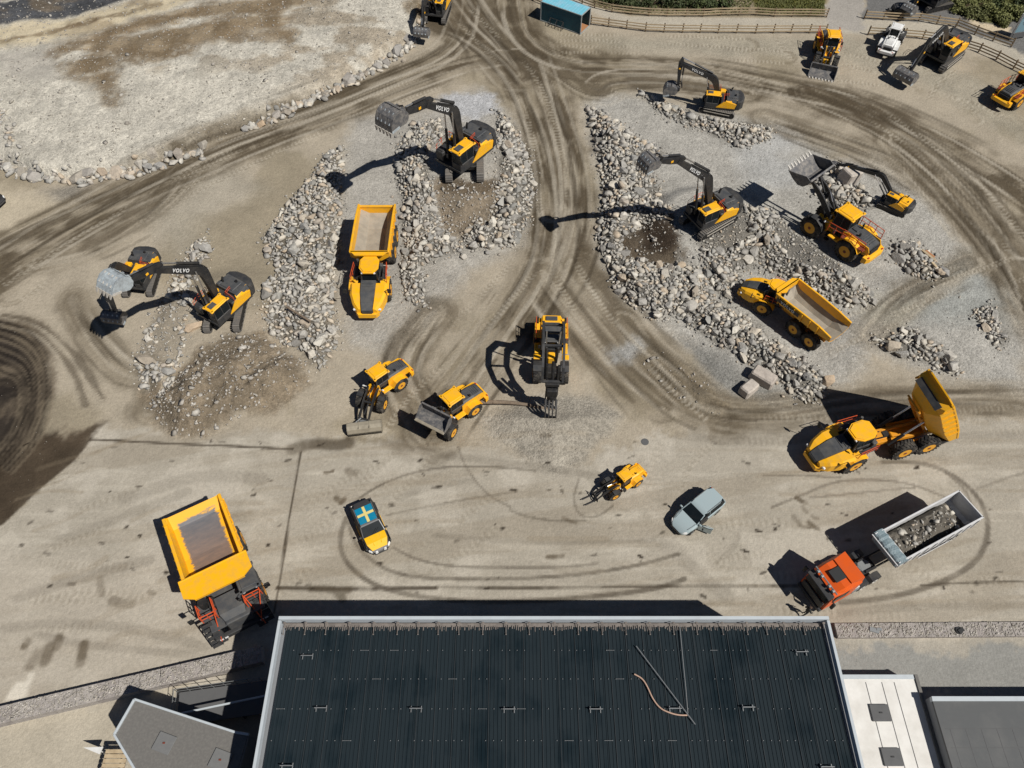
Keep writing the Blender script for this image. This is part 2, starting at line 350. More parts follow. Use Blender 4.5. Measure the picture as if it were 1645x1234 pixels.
def build_ground():
    ys = [2.]
    while ys[-1] < 118: ys.append(ys[-1] + .135 + .0022 * max(0, ys[-1] - 15))
    xs = [0.]
    while xs[-1] < 78: xs.append(xs[-1] + .15 + .0042 * max(0, xs[-1] - 28))
    xs = [-a for a in xs[:0:-1]] + xs
    ext = [6, 18, 45, 110, 300, 900]
    xs = [xs[0] - e for e in ext[::-1]] + xs + [xs[-1] + e for e in ext]
    ys = [ys[0] - e for e in ext[::-1]] + ys + [ys[-1] + e for e in ext]
    X, Y = np.meshgrid(np.array(xs), np.array(ys)); ny, nx = X.shape
    Z = hfun(X, Y)
    far = (np.abs(X) > 90) | (Y > 125); Z[far] = np.minimum(Z[far], 1.2)
    lin = lambda c: np.array(s2l(c))
    dZ = np.zeros((ny, nx)); tracks = []; col = np.zeros((ny, nx, 3)); grav = np.full((ny, nx), .25)
    wX = X + 1.2 * (fbm(X * .25, Y * .25, 21) - .5) * 2; wY = Y + 1.2 * (fbm(X * .25, Y * .25, 22) - .5) * 2
    n1 = fbm(X * .09, Y * .09, 31, 5); n2 = fbm(X * .5, Y * .5, 32, 4); n3 = fbm(X * 2.2, Y * 2.2, 33, 3)
    def mix(c, m, v=0.):
        c = lin(c); k = (1 + v * (n2 - .5) * 2)[..., None]
        col[:] = col * (1 - m[..., None]) + c * k * m[..., None]
    def G_(m, g): grav[:] = grav * (1 - m) + g * m
    one = np.ones_like(X)
    mix((172, 159, 136), one, .12)
    mix((158, 145, 120), ss(.48, .62, n1), .15)
    def poly(pts, c, soft=.8, v=.2, g=None, amt=1., rough=1.):
        if c == (142, 122, 90): amt = amt * ss(.30, .52, fbm(X * .10 + Y * .12, Y * .45 - X * .12, 55, 5))
        P = W(pts) if pts[0][0] > -1e5 else pts
        sd = sdist(wX if rough else X, wY if rough else Y, P) + rough * (n3 - .5) * 1.2
        m = ss(-soft, soft, sd) * amt; mix(c, m, v)
        if g is not None: G_(m, g)
        return m
    def line(pts, w, c, amt, sm=2, seed=0, brk=.0, rel=None):
        P = smooth_line(W(pts), sm); x0, x1 = min(p[0] for p in P) - 2, max(p[0] for p in P) + 2; y0, y1 = min(p[1] for p in P) - 2, max(p[1] for p in P) + 2
        m_ = (X > x0) & (X < x1) & (Y > y0) & (Y < y1)
        d, al, off = pdist(X[m_], Y[m_], P); k = (1 - ss(w * .4, w, d)) * amt
        k = k * (1 - brk * ss(.4, .6, fbm(al * .6, al * 0 + seed, seed, 3)))
        if rel is not None: c_ = col[m_] * rel
        else: c_ = lin(c)
        k = np.clip(k * 1.2, 0, 1); col[m_] = col[m_] * (1 - k[:, None]) + c_ * k[:, None]
    def line0(pts, w, c, amt):
        P = smooth_line(W(pts), 2); x0, x1 = min(p[0] for p in P) - 4, max(p[0] for p in P) + 4; y0, y1 = min(p[1] for p in P) - 4, max(p[1] for p in P) + 4
        m_ = (X > x0) & (X < x1) & (Y > y0) & (Y < y1); d, al, off = pdist(X[m_], Y[m_], P); d = d + (n2[m_] - .5) * w * 2.2; k = (1 - ss(w * .3, w * 1.2, d)) * amt * ss(.35, .6, n3[m_] * .5 + n2[m_] * .5 + .1)
        col[m_] = col[m_] * (1 - k[:, None]) + lin(c) * k[:, None]
    def tread(pts, gauge, amt=.35, w=.42, per=.55, c=(120, 106, 82), c2=(196, 185, 163)):
        P = smooth_line(W(pts)); x0, x1 = min(p[0] for p in P) - 4, max(p[0] for p in P) + 4; y0, y1 = min(p[1] for p in P) - 4, max(p[1] for p in P) + 4
        m_ = (X > x0) & (X < x1) & (Y > y0) & (Y < y1); d, al, off = pdist(X[m_], Y[m_], P)
        for g_ in (-gauge / 2, gauge / 2):
            e = np.abs(off - g_); k = (1 - ss(w * .8, w, e)) * ss(.35, .55, fbm(al * .12 + g_, al * 0, 7, 3)) * amt; s = np.sin(al * 2 * math.pi / per + e * 4)
            kd = k * ss(-.1, .7, s); kl = k * ss(-.1, .7, -s); a_ = col[m_]
            dZ[m_] -= .04 * kd
            a_ = a_ * (1 - kd[:, None]) + lin(c) * kd[:, None]; a_ = a_ * (1 - kl[:, None]) + lin(c2) * kl[:, None]; col[m_] = a_
    # loose grey gravel flats round the heaps on the right and in the middle
    GRV = (168, 161, 147)
    poly([(560,190),(700,180),(770,140),(830,190),(860,300),(850,400),(760,440),(690,520),(640,560),(560,560),(540,430),(550,260)], GRV, 1.5, .18, .7)
    poly([(940,165),(1010,150),(1100,175),(1250,195),(1300,215),(1260,250),(1330,260),(1420,250),(1500,330),(1560,420),(1640,470),(1645,640),(1520,610),(1400,560),(1320,660),(1200,640),(1110,560),(1010,500),(960,400),(965,300)], (168, 162, 149), 1.5, .2, .8)
    poly([(1090,540),(1150,560),(1240,620),(1250,655),(1180,640),(1120,600)], (140, 136, 126), 1., .15, .9)
    poly([(1180,235),(1260,200),(1340,240),(1280,300),(1210,300)], (172, 170, 163), 1.5, .1, .6, .6)
    poly([(1390,500),(1560,400),(1640,480),(1600,520),(1450,520)], (146, 148, 140), 1.5, .2, .7, .6)
    poly([(210,330),(330,240),(420,300),(330,360),(300,420)], (166, 157, 138), 2, .15, .4, .6)
    # pavement apron in front of the hall
    APR = [(172,678),(120,740),(60,790),(6,842),(-300,1000),(-300,1400),(2200,1400),(2200,690),(1645,680),(1400,668),(1180,678),(1040,705),(960,745),(840,742),(780,712),(700,712),(560,705),(430,690),(300,705),(210,690)]
    m = poly(APR, (173, 163, 144), .5, .08, .12)
    pav = m.copy()
    mix((190, 180, 161), pav * ss(.5, .66, fbm(X * .3 + 9, Y * .3, 41, 5)) * .7, .05)
    st = fbm(X * .05 + Y * .02, Y * .7 - X * .12, 42, 5); mix((156, 143, 121), pav * ss(.52, .68, st) * .5, .1)
    st = fbm(X * .13, Y * 1.5, 43, 4); mix((192, 182, 162), pav * ss(.6, .75, st) * .5, .05)
    poly([(-50,900),(300,900),(420,960),(420,1040),(200,1090),(-50,1150)], (184, 172, 152), 2, .06, .12, .55)
    # berm of pale crushed rock, top left
    b = ss(-.3, .5, sdist(X, Y, BERM)); mix((188, 180, 162), b, .2); G_(b, .9)
    bb = fbm(X * .12 + 4, Y * .25, 51, 5)
    band = [(-60,130),(40,110),(110,92),(170,120),(140,150),(190,160),(280,120),(330,95),(420,60),(500,0),(500,-50),(-60,60)]
    poly([(85,112),(100,92),(160,76),(260,45),(350,20),(440,-30),(560,-40),(490,40),(470,84),(400,70),(350,84),(300,95),(270,128),(215,112),(200,140),(190,185),(170,160),(135,145),(125,118)], (142, 122, 90), 1.8, .3, .6, .85)
    poly([(-60,75),(120,45),(240,20),(330,-20),(330,20),(200,62),(60,92),(-60,105)], (196, 180, 146), 1., .15, .3, .9)
    poly([(60,100),(100,98),(110,140),(60,150),(20,140),(10,110)], (168, 160, 146), 1., .15, .3, .6)
    poly([(-80,40),(60,18),(150,-8),(280,-60),(300,-30),(235,8),(205,20),(170,31),(120,42),(60,53),(-80,76)], (90, 90, 90), .4, .45, 1., 1., .5)
    poly([(-80,40),(60,14),(150,-12),(280,-60),(0,-80)], (150, 138, 112), .5, .2, .4)
    poly([(60,310),(140,290),(150,330),(90,335)], (135, 128, 115), 1.5, .2, .9, .8)
    poly([(6,300),(60,315),(150,340),(160,370),(60,380),(-60,400),(-60,300)], (186, 172, 145), 1.5, .1, .3, .9)
    # wheel-worn haul roads: streaks run along each road
    DRK = (92, 79, 58)
    def road(pts, w, amt=.8, c=DRK, fs=1.25, thr=.46, seed=60, base=.52, bc=(136, 123, 100)):
        amt = min(1., amt * 1.0)
        if w > 1.5: tracks.append((pts, w, seed))
        P = smooth_line(W(pts)); x0, x1 = min(p[0] for p in P) - w, max(p[0] for p in P) + w; y0, y1 = min(p[1] for p in P) - w, max(p[1] for p in P) + w
        m_ = (X > x0) & (X < x1) & (Y > y0) & (Y < y1)
        d, al, off = pdist(X[m_], Y[m_], P); env = 1 - ss(w * .35, w, d + (n2[m_] - .5) * w * .5)
        s = fbm(al * .07 + seed, off * fs, seed, 5) * .52 + .1 * fbm(al * .3, off * 4.5, seed + 3, 3) + .38 * fbm(X[m_] * .3, Y[m_] * .3, seed + 7, 3)
        k = ss(thr - .03, thr + .10, s) * env * amt
        cc = col[m_]; bs = (env * base)[:, None]; cc = cc * (1 - bs) + lin(bc) * bs
        pl = ss(.56, .66, fbm(al * .06 + seed * 3, off * 2.3, seed + 11, 4)) * env * .55; cc = cc * (1 - pl[:, None]) + lin((176, 164, 142)) * pl[:, None]
        cc = cc * (1 - k[:, None]) + lin(c) * (1 + .25 * (n3[m_] - .5))[:, None] * k[:, None]; col[m_] = cc
    road([(-60,480),(60,400),(160,340),(260,290),(400,225),(540,175),(660,125),(760,90),(860,80)], 4.2, .85, seed=61)
    road([(-60,420),(80,350),(220,285),(360,215),(480,180),(620,120),(720,80),(740,20),(735,-40)], 2.2, .7, seed=62)
    road([(690,30),(760,60),(820,110),(860,190),(880,280),(885,360),(870,440),(800,540),(740,620),(690,690)], 4.0, .85, seed=63)
    road([(860,60),(880,120),(905,200),(925,280),(925,360),(900,440),(850,520)], 3.0, .85, seed=64)
    road([(720,-40),(760,30),(800,80),(830,120)], 5.0, .8, seed=65)
    road([(820,-20),(830,60),(900,105),(1000,108),(1120,112),(1250,140),(1380,170),(1480,215),(1580,270),(1700,350)], 4.2, .85, seed=66)
    road([(900,110),(960,150),(980,128),(1080,130),(1200,150)], 3., .6, seed=67)
    road([(1300,150),(1400,190),(1480,240),(1560,310),(1640,420),(1700,520)], 4.5, .85, seed=68)
    road([(1440,230),(1540,330),(1620,420),(1660,520)], 4.0, .6, seed=69)
    road([(1230,190),(1300,215),(1400,250),(1500,310)], 3.0, .55, seed=70)
    road([(930,430),(1000,520),(1060,580),(1120,640),(1160,670)], 3.2, .65, seed=71)
    road([(870,440),(930,520),(1000,600),(1060,650)], 3.5, .5, seed=72)
    road([(700,500),(640,580),(660,640),(700,690)], 3.2, .5, seed=73)
    road([(1000,520),(1050,600),(1130,660),(1250,670),(1400,640),(1645,640)], 2.6, .45, seed=74)
    road([(120,480),(150,540),(200,600),(250,600),(240,660)], 2.5, .4, seed=75)
    road([(60,420),(140,400),(260,330),(300,280)], 3, .5, seed=76)
    road([(1560,420),(1500,450),(1440,490),(1400,540)], 2.5, .35, seed=77)
    crisp = ss(-.12, .12, sdist(X, Y, W(APR))); sv = col.copy()
    # dark wet corner and its tyre-churned rim, left edge
    poly([(-120,500),(20,512),(60,530),(82,570),(80,640),(62,700),(100,700),(172,678),(120,740),(60,792),(6,846),(-120,900)], (96, 83, 66), .9, .4, .3, .95)
    poly([(-120,540),(20,535),(52,560),(62,600),(60,660),(40,710),(-120,760)], (60, 53, 46), 1.6, .5, .3, .85)
    dm = ss(.3, 1.5, sdist(wX, wY, W([(-120,500),(20,512),(60,530),(82,570),(80,640),(62,700),(172,678),(6,846),(-120,900)])))
    mix((118, 104, 84), dm * ss(.5, .62, fbm(X * .5, Y * .35, 58, 5)) * .6, .3); mix((44, 38, 33), dm * ss(.55, .66, fbm(X * .35 + 5, Y * .5, 59, 5)) * .6, .3)
    poly([(55,712),(120,700),(175,674),(130,760),(60,810),(6,860),(-60,900),(-60,760)], (84, 71, 54), .5, .5, .3, .85)
    for rr in ([(10,520),(60,528),(95,560),(120,600),(140,650)], [(6,505),(50,512),(90,535),(130,580),(165,640)]):
        road(rr, .8, .6, (88, 76, 58), 2.8, .47, seed=80 + len(rr), base=.15)
    col[:] = col * (1 - crisp[..., None]) + sv * crisp[..., None]
    for k_, (P, h) in HP.items():
        sd = sdist(wX, wY, P) + (n3 - .5); m = ss(-.5, .8, sd) * (.25 if k_ == 'k' else .75); mix((104, 98, 87), m, .35); G_(m, .9)  # grey ground darkened under the heaps, painting in shade between the rocks
    # brown streaks and blotches across the pale slope
    for pts_, w_ in (([(128,135),(150,118),(170,108)],1.6),([(215,105),(230,122),(270,108)],1.1),([(285,80),(296,92),(312,98)],1.2),([(362,62),(375,74),(390,82)],1.0),([(100,105),(120,98),(180,78)],1.0),([(190,70),(260,58),(330,38)],.8),([(330,60),(400,42),(470,10)],1.),([(120,60),(200,45),(260,28)],.5),([(10,85),(90,70),(170,48)],.4),([(180,140),(190,170),(186,186)],1.),([(440,40),(452,70),(470,86)],1.)):
        line0(pts_, w_ * 1.5, (122, 103, 74), .7)
    mix((140, 121, 92), b * ss(.5, .62, fbm(X * .16 - 7, Y * .3 + 5, 57, 5)) * (1 - ss(88, 99, Y) * 0) * ss(80, 90, Y + X * .35 + 12) * .55, .25)
    # brown spoil
    for i, (P, h) in enumerate(SP):
        sd = sdist(wX, wY, P) + (n3 - .5) + 1.6 * (n2 - .5); m = ss(-.6, .6, sd) * (.9, .85, .9, .55)[i]; mix(((132, 117, 94), (130, 114, 90), (98, 83, 62), (126, 112, 88))[i], m, .55); G_(m, .9)
    poly([(1030,358),(1082,368),(1092,402),(1060,412),(1025,400)], (66, 53, 40), .6, .45, .8, .8)
    poly([(715,302),(800,305),(790,325),(715,322)], (92, 78, 58), .5, .3, .6, .7)
    sd = sdist(wX, wY, GPILE); m = ss(-.8, .8, sd) * .8; mix((158, 150, 134), m, .22); G_(m, 1.)
    # pale stone dust where machines stood
    poly([(700,160),(795,148),(800,180),(760,195),(715,185)], (176, 174, 170), .7, .15, .9, .9)
    poly([(1015,545),(1030,560),(1020,590),(990,580),(985,560)], (165, 164, 158), .8, .1, .9, .7)
    poly([(1012,222),(1045,225),(1050,245),(1020,245)], (170, 172, 172), .4, .1, .9, .9)
    poly([(1400,470),(1480,500),(1450,530),(1380,505)], (166, 158, 138), 1.2, .1, .6, .6)
    # foot path, verges, grass beyond the fences
    poly([(860,-40),(930,10),(1000,40),(1100,50),(1330,51),(1390,56),(1480,60),(1560,78),(1700,140),(1760,120),(1620,72),(1500,36),(1390,29),(1330,30),(1240,29),(1100,28),(1010,26),(950,10),(920,-40)], (178, 168, 148), .3, .08, .3, 1, 0.)
    poly([(920,-60),(950,9),(1010,25),(1100,27),(1240,28),(1330,28),(1330,-60)], (150, 136, 108), .3, .3, .6, 1, 0.)
    poly([(1215,-60),(1213,22),(1325,22),(1322,-60)], (104, 100, 40), .4, .35, .9)
    poly([(1328,-60),(1328,46),(1388,50),(1380,-60)], (166, 158, 145), .3, .08, .3)
    poly([(1382,-60),(1388,29),(1450,33),(1540,44),(1620,76),(1760,140),(1760,-60)], (122, 119, 113), .3, .12, .5)
    poly([(1505,-60),(1512,12),(1560,30),(1600,36),(1645,20),(1800,40),(1800,-60)], (96, 96, 44), .6, .4, .9)
    poly([(1545,28),(1600,38),(1622,44),(1612,56),(1580,50)], (196, 178, 146), .4, .1, .3)
    poly([(940,62),(1330,58),(1400,72),(1500,100),(1560,120),(1645,180),(1645,230),(1560,180),(1480,130),(1330,95),(1100,88),(980,82)], (158, 150, 130), 1.5, .2, .6, .6)
    # narrow marks: joints, cracks, skid arcs, ruts
    tr = random.Random(77)
    for pts_, w_, sd_ in tracks:
        base = smooth_line(W(pts_))
        for q in range(int(w_ * 4.6)):
            o0 = tr.gauss(0, w_ * .42); o1 = o0 + tr.gauss(0, w_ * .22); n_ = len(base); a_ = tr.randrange(0, max(1, n_ // 2)); b_ = min(n_, a_ + tr.randrange(n_ // 3, n_)); P = []
            for i in range(a_, b_):
                x, y = base[i]; x2, y2 = base[min(n_ - 1, i + 1)] if i < n_ - 1 else base[i - 1]; L_ = math.hypot(x2 - x, y2 - y) or 1; s_ = 1 if i < n_ - 1 else -1
                o = o0 + (o1 - o0) * (i - a_) / max(1, b_ - a_); P.append((x - s_ * (y2 - y) / L_ * o, y + s_ * (x2 - x) / L_ * o))
            if len(P) < 3: continue
            dark = tr.random() < .62; ww = tr.uniform(.16, .38); x0, x1 = min(p[0] for p in P) - 1, max(p[0] for p in P) + 1; y0, y1 = min(p[1] for p in P) - 1, max(p[1] for p in P) + 1
            m_ = (X > x0) & (X < x1) & (Y > y0) & (Y < y1) & (crisp < .5)
            if not m_.any(): continue
            d, al, off = pdist(X[m_], Y[m_], P); tot = al.max() + 1e-6; k = (1 - ss(ww * .5, ww, d)) * ss(0, 3, al) * ss(0, 3, tot - al) * ss(.3, .5, fbm(al * .15, al * 0 + q, sd_ + q, 3)) * tr.uniform(.2, .6)
            c_ = lin((84, 73, 55)) if dark else lin((182, 171, 150)); col[m_] = col[m_] * (1 - k[:, None]) + c_ * k[:, None]; dZ[m_] -= k * (.07 if dark else -.03)
    for q in range(16):
        e = q * 6.5 + tr.uniform(-2, 2); line([(-30, 508 + e * .8), (24 - e * .25, 512 + e), (62 - e * .5, 534 + e * .8), (84 - e * .62, 580 + e * .35), (86 - e * .6, 640), (68 - e * .5, 705 - e * .2), (20 - e * .4, 760 - e * .3)], tr.uniform(.2, .42), (36, 30, 25) if q % 2 else (128, 114, 92), tr.uniform(.35, .7), 2, q, .5)
    J = (70, 58, 42)
    for tp in ([(30,930),(150,940),(260,930),(300,870)],[(20,1000),(120,975),(240,990),(330,1035)],[(60,870),(160,830),(230,800)],[(690,700),(640,760),(560,830),(470,900),(430,930)],[(1130,690),(1080,730),(1060,800),(1085,870),(1150,940)],[(1180,690),(1400,690),(1640,672)],[(1100,890),(1200,860),(1350,870),(1500,960)],[(460,860),(560,790),(700,720)],[(820,800),(760,850),(680,900)],[(1200,950),(1320,955),(1500,965),(1640,960)],[(880,64),(960,66),(1060,66),(1200,72)],[(880,76),(960,74),(1080,80),(1260,92)],[(1400,180),(1460,220),(1560,300),(1640,400)],[(1340,90),(1420,110),(1500,150),(1560,190)],[(1260,60),(1300,110),(1380,150)],[(1540,95),(1500,120),(1470,160)],[(1640,190),(1560,150),(1440,130),(1350,120)],[(740,20),(790,70),(850,130),(880,230),(890,340)],[(700,130),(560,180),(420,240),(200,350),(20,470)],[(900,420),(960,520),(1040,620),(1120,690)],[(850,420),(760,520),(650,610),(600,680)],[(1560,440),(1480,470),(1400,500)],[(1300,560),(1380,520),(1520,470),(1640,430)],[(250,320),(330,270),(420,230)]):
        tread(tp, 2.4 + (len(tp) % 3) * .3, .2 if min(q[1] for q in tp) > 640 else .36, .36, .5)
    line([(145,706),(300,714),(400,718),(470,722)], .16, J, .8, 0, 1, .2)
    line([(483,726),(465,830),(450,930),(440,985)], .15, J, .75, 0, 2, .2)
    line([(445,945),(520,946),(600,946),(700,945)], .22, J, .7, 0, 3, .5)
    line([(700,943),(830,945),(960,943),(1100,942),(1300,941)], .17, J, .65, 0, 4, .5)
    line([(1480,940),(1560,936),(1645,934)], .14, J, .6, 0, 5, .3)
    line([(470,722),(500,712),(540,716),(560,712)], .8, (92, 80, 62), .7, 1, 6, .4)
    line([(500,946),(530,946),(548,952),(552,966),(540,950),(560,948)], .4, (84, 72, 52), .75, 1, 7, .3)
    SK = (84, 73, 58)
    for i, (p, w, a) in enumerate([
        ([(556,832),(546,860),(548,890),(565,915),(600,940),(650,955),(720,965),(820,967),(920,962),(1050,948),(1100,930)], .28, .6),
        ([(560,838),(568,870),(590,896),(625,918),(670,928),(740,931),(830,930),(930,924),(1030,908),(1090,890)], .22, .55),
        ([(575,802),(600,785),(635,768),(680,755),(730,749),(800,750),(860,757)], .16, .5),
        ([(632,880),(665,898),(720,910),(800,912),(900,912),(960,905)], .16, .45),
        ([(736,718),(745,745),(765,775),(790,800),(820,815)], .14, .4),
        ([(620,828),(680,815),(760,800),(830,790)], .14, .35),
        ([(1418,742),(1470,742),(1520,755),(1560,785),(1585,820),(1588,860),(1575,895),(1545,920),(1490,945),(1420,962),(1350,968)], .3, .55),
        ([(1520,760),(1550,785),(1563,815),(1560,835)], .2, .5),
        ([(1240,815),(1290,795),(1340,773),(1400,770),(1460,776),(1510,795),(1530,805)], .16, .45),
        ([(1225,765),(1300,764),(1350,768)], .14, .4),
        ([(1300,800),(1400,790),(1470,783)], .13, .35),
        ([(1560,790),(1610,770),(1645,760)], .16, .3),
        ([(930,770),(920,800),(930,830),(960,832),(985,812)], .14, .45),
        ([(820,820),(850,832),(900,838),(940,836)], .16, .4),
        ([(700,860),(800,868),(900,875),(1050,868)], .3, .2),
        ([(1060,870),(1090,890),(1130,930),(1170,960)], .8, .18),
        ([(560,700),(620,712),(700,730),(820,745),(960,765)], .5, .22),
        ([(200,800),(330,760),(420,770)], .8, .2), ([(30,960),(120,930),(240,900)], .6, .22), ([(90,870),(200,830),(300,790)], .6, .18),
        ([(6,1010),(100,1000),(220,1010),(330,1040)], .5, .2), ([(60,1020),(160,1040),(300,1050)], .4, .2),
        ([(1090,700),(1200,712),(1300,704),(1645,700)], .6, .15), ([(1350,985),(1450,975),(1645,972)], .4, .18),
        ([(1150,905),(1180,880),(1190,850)], .3, .15), ([(640,800),(700,780),(760,772)], .4, .15)]):
        line(p, w, SK, a, 2, 20 + i, .25)
    sp = random.Random(5)
    for i in range(110):
        px, py = sp.uniform(30, 1630), sp.uniform(700, 960)
        line([(px, py), (px + sp.uniform(-9, 9), py + sp.uniform(-3, 3))], sp.uniform(.08, .2), (60, 50, 38), sp.uniform(.35, .95), 0, i)
    for (x, y, dx, dy, w) in [(135,1035,-6,30,.5),(80,1040,-8,22,.6),(60,1050,-12,20,.5),(95,1025,-4,14,.5),(180,965,30,6,.5),(160,930,4,24,.4),(45,1030,-6,8,.4),(560,757,10,3,.5),(535,757,-14,2,.2),(905,832,20,8,.2),(880,895,24,-2,.25),(1280,800,14,8,.3),(1300,840,14,10,.3),(1275,830,10,12,.3),(1290,815,6,8,.25),(1305,830,8,3,.25),(1285,845,16,3,.2),(540,800,6,5,.35),(548,808,5,-6,.3),(868,705,14,2,.25),(240,950,8,4,.3)]:
        line([(x, y), (x + dx * .5, y + dy * .5 + 1), (x + dx, y + dy)], w, (98, 84, 62), .65, 1, int(x), .5)
    for i in range(26):  # dry braided furrows on the apron
        px, py = sp.uniform(20, 420), sp.uniform(720, 1050)
        line([(px, py), (px + sp.uniform(30, 60), py - sp.uniform(8, 26)), (px + sp.uniform(80, 130), py - sp.uniform(10, 50))], sp.uniform(.15, .4), (146, 130, 104), sp.uniform(.15, .35), 2, i, .4)
    for i in range(60):
        px, py = sp.uniform(450, 1640), sp.uniform(700, 980)
        line([(px, py), (px + sp.uniform(60, 160), py + sp.uniform(-8, 8))], sp.uniform(.12, .35), (148, 132, 106), sp.uniform(.12, .3), 1, i, .4)
    # worn white crossing bars by the lower left
    poly([(28,1095),(46,1096),(33,1124),(8,1126),(14,1112)], (216, 206, 186), .12, .1, .12, .85, 0.)
    poly([(46,1081),(56,1080),(42,1123),(29,1124)], (212, 202, 182), .12, .1, .12, .8, 0.)
    # yards either side of the hall
    poly([(1345,1028),(1700,1026),(1700,1110),(1345,1110)], (150, 148, 140), .3, .12, .15, .95)
    poly([(1345,1026),(1700,1024),(1700,1042),(1345,1046)], (182, 170, 148), .3, .12, .15, .6)
    poly([(-60,1165),(300,1100),(300,1300),(-60,1300)], (186, 174, 150), .6, .08, .15, .8)
    mu = lin((158, 146, 124)); cr = (1 - crisp * .6)[..., None]; col[:] = np.where(col > 0, mu * (np.maximum(col, .002) / mu) ** (1 + .22 * cr), col)
    col *= (.84 + .32 * n3)[..., None] ** (grav[..., None] * 1.0 + .15)
    g_ = col.mean(-1, keepdims=True); col[:] = (col * .80 + g_ * .20) * .845
    np.clip(col, .004, .8, out=col)
    Z += dZ; me = bpy.data.meshes.new('ground'); nv = nx * ny
    me.vertices.add(nv); me.vertices.foreach_set('co', np.stack([X, Y, Z], -1).astype(np.float32).ravel())
    i = np.arange(nv).reshape(ny, nx); q = np.stack([i[:-1, :-1], i[:-1, 1:], i[1:, 1:], i[1:, :-1]], -1).reshape(-1, 4)
    nf = len(q); me.loops.add(nf * 4); me.polygons.add(nf)
    me.loops.foreach_set('vertex_index', q.ravel().astype(np.int32)); me.polygons.foreach_set('loop_start', np.arange(0, nf * 4, 4, dtype=np.int32))
    me.update(calc_edges=True); me.shade_smooth()
    a = me.attributes.new('soil', 'FLOAT_COLOR', 'POINT'); a.data.foreach_set('color', np.concatenate([col, np.ones((ny, nx, 1))], -1).astype(np.float32).ravel())
    a = me.attributes.new('gravel', 'FLOAT', 'POINT'); a.data.foreach_set('value', grav.astype(np.float32).ravel())
    m = bpy.data.materials.new('soil'); m.use_nodes = True; nt = m.node_tree; N = nt.nodes; L = nt.links; b = N['Principled BSDF']
    b.inputs['Roughness'].default_value = .95; b.inputs['Specular IOR Level'].default_value = .15
    at = N.new('ShaderNodeAttribute'); at.attribute_name = 'soil'; ag = N.new('ShaderNodeAttribute'); ag.attribute_name = 'gravel'
    g = N.new('ShaderNodeNewGeometry')
    def noise(sc, det=6, ro=.7):
        n = N.new('ShaderNodeTexNoise'); n.inputs['Scale'].default_value = sc; n.inputs['Detail'].default_value = det; n.inputs['Roughness'].default_value = ro
        L.new(g.outputs['Position'], n.inputs['Vector']); return n.outputs['Fac']
    def mth(op, a_, b_=None, c_=None):
        n = N.new('ShaderNodeMath'); n.operation = op
        for k, v in enumerate((a_, b_, c_)):
            if v is None: continue
            if isinstance(v, (int, float)): n.inputs[k].default_value = v
            else: L.new(v, n.inputs[k])
        return n.outputs[0]
    nA = noise(3.2); nB = noise(11., 3, .6)
    vo = N.new('ShaderNodeTexVoronoi'); vo.inputs['Scale'].default_value = 5.5; L.new(g.outputs['Position'], vo.inputs['Vector'])
    bw = N.new('ShaderNodeRGBToBW'); L.new(vo.outputs['Color'], bw.inputs[0])
    va = mth('MULTIPLY_ADD', mth('SUBTRACT', nA, .5), .62, 1.)
    vb = mth('MULTIPLY', mth('SUBTRACT', nB, .5), mth('MULTIPLY_ADD', ag.outputs['Fac'], .9, .42))
    vc = mth('MULTIPLY', mth('SUBTRACT', bw.outputs[0], .45), mth('MULTIPLY', ag.outputs['Fac'], .6))
    val = mth('ADD', mth('ADD', va, vb), vc)
    hs = N.new('ShaderNodeHueSaturation'); L.new(val, hs.inputs['Value']); L.new(at.outputs['Color'], hs.inputs['Color']); L.new(hs.outputs[0], b.inputs['Base Color'])
    bp = N.new('ShaderNodeBump'); bp.inputs['Distance'].default_value = .12
    L.new(mth('MULTIPLY_ADD', ag.outputs['Fac'], .6, .2), bp.inputs['Strength'])
    L.new(mth('ADD', mth('MULTIPLY', nA, .8), mth('ADD', mth('MULTIPLY', nB, .5), mth('MULTIPLY', mth('SUBTRACT', 1., vo.outputs['Distance']), .5))), bp.inputs['Height'])
    L.new(bp.outputs[0], b.inputs['Normal']); me.materials.append(m)
    o = bpy.data.objects.new('ground', me); scene.collection.objects.link(o); tag(o, kind='structure'); return o
build_ground()
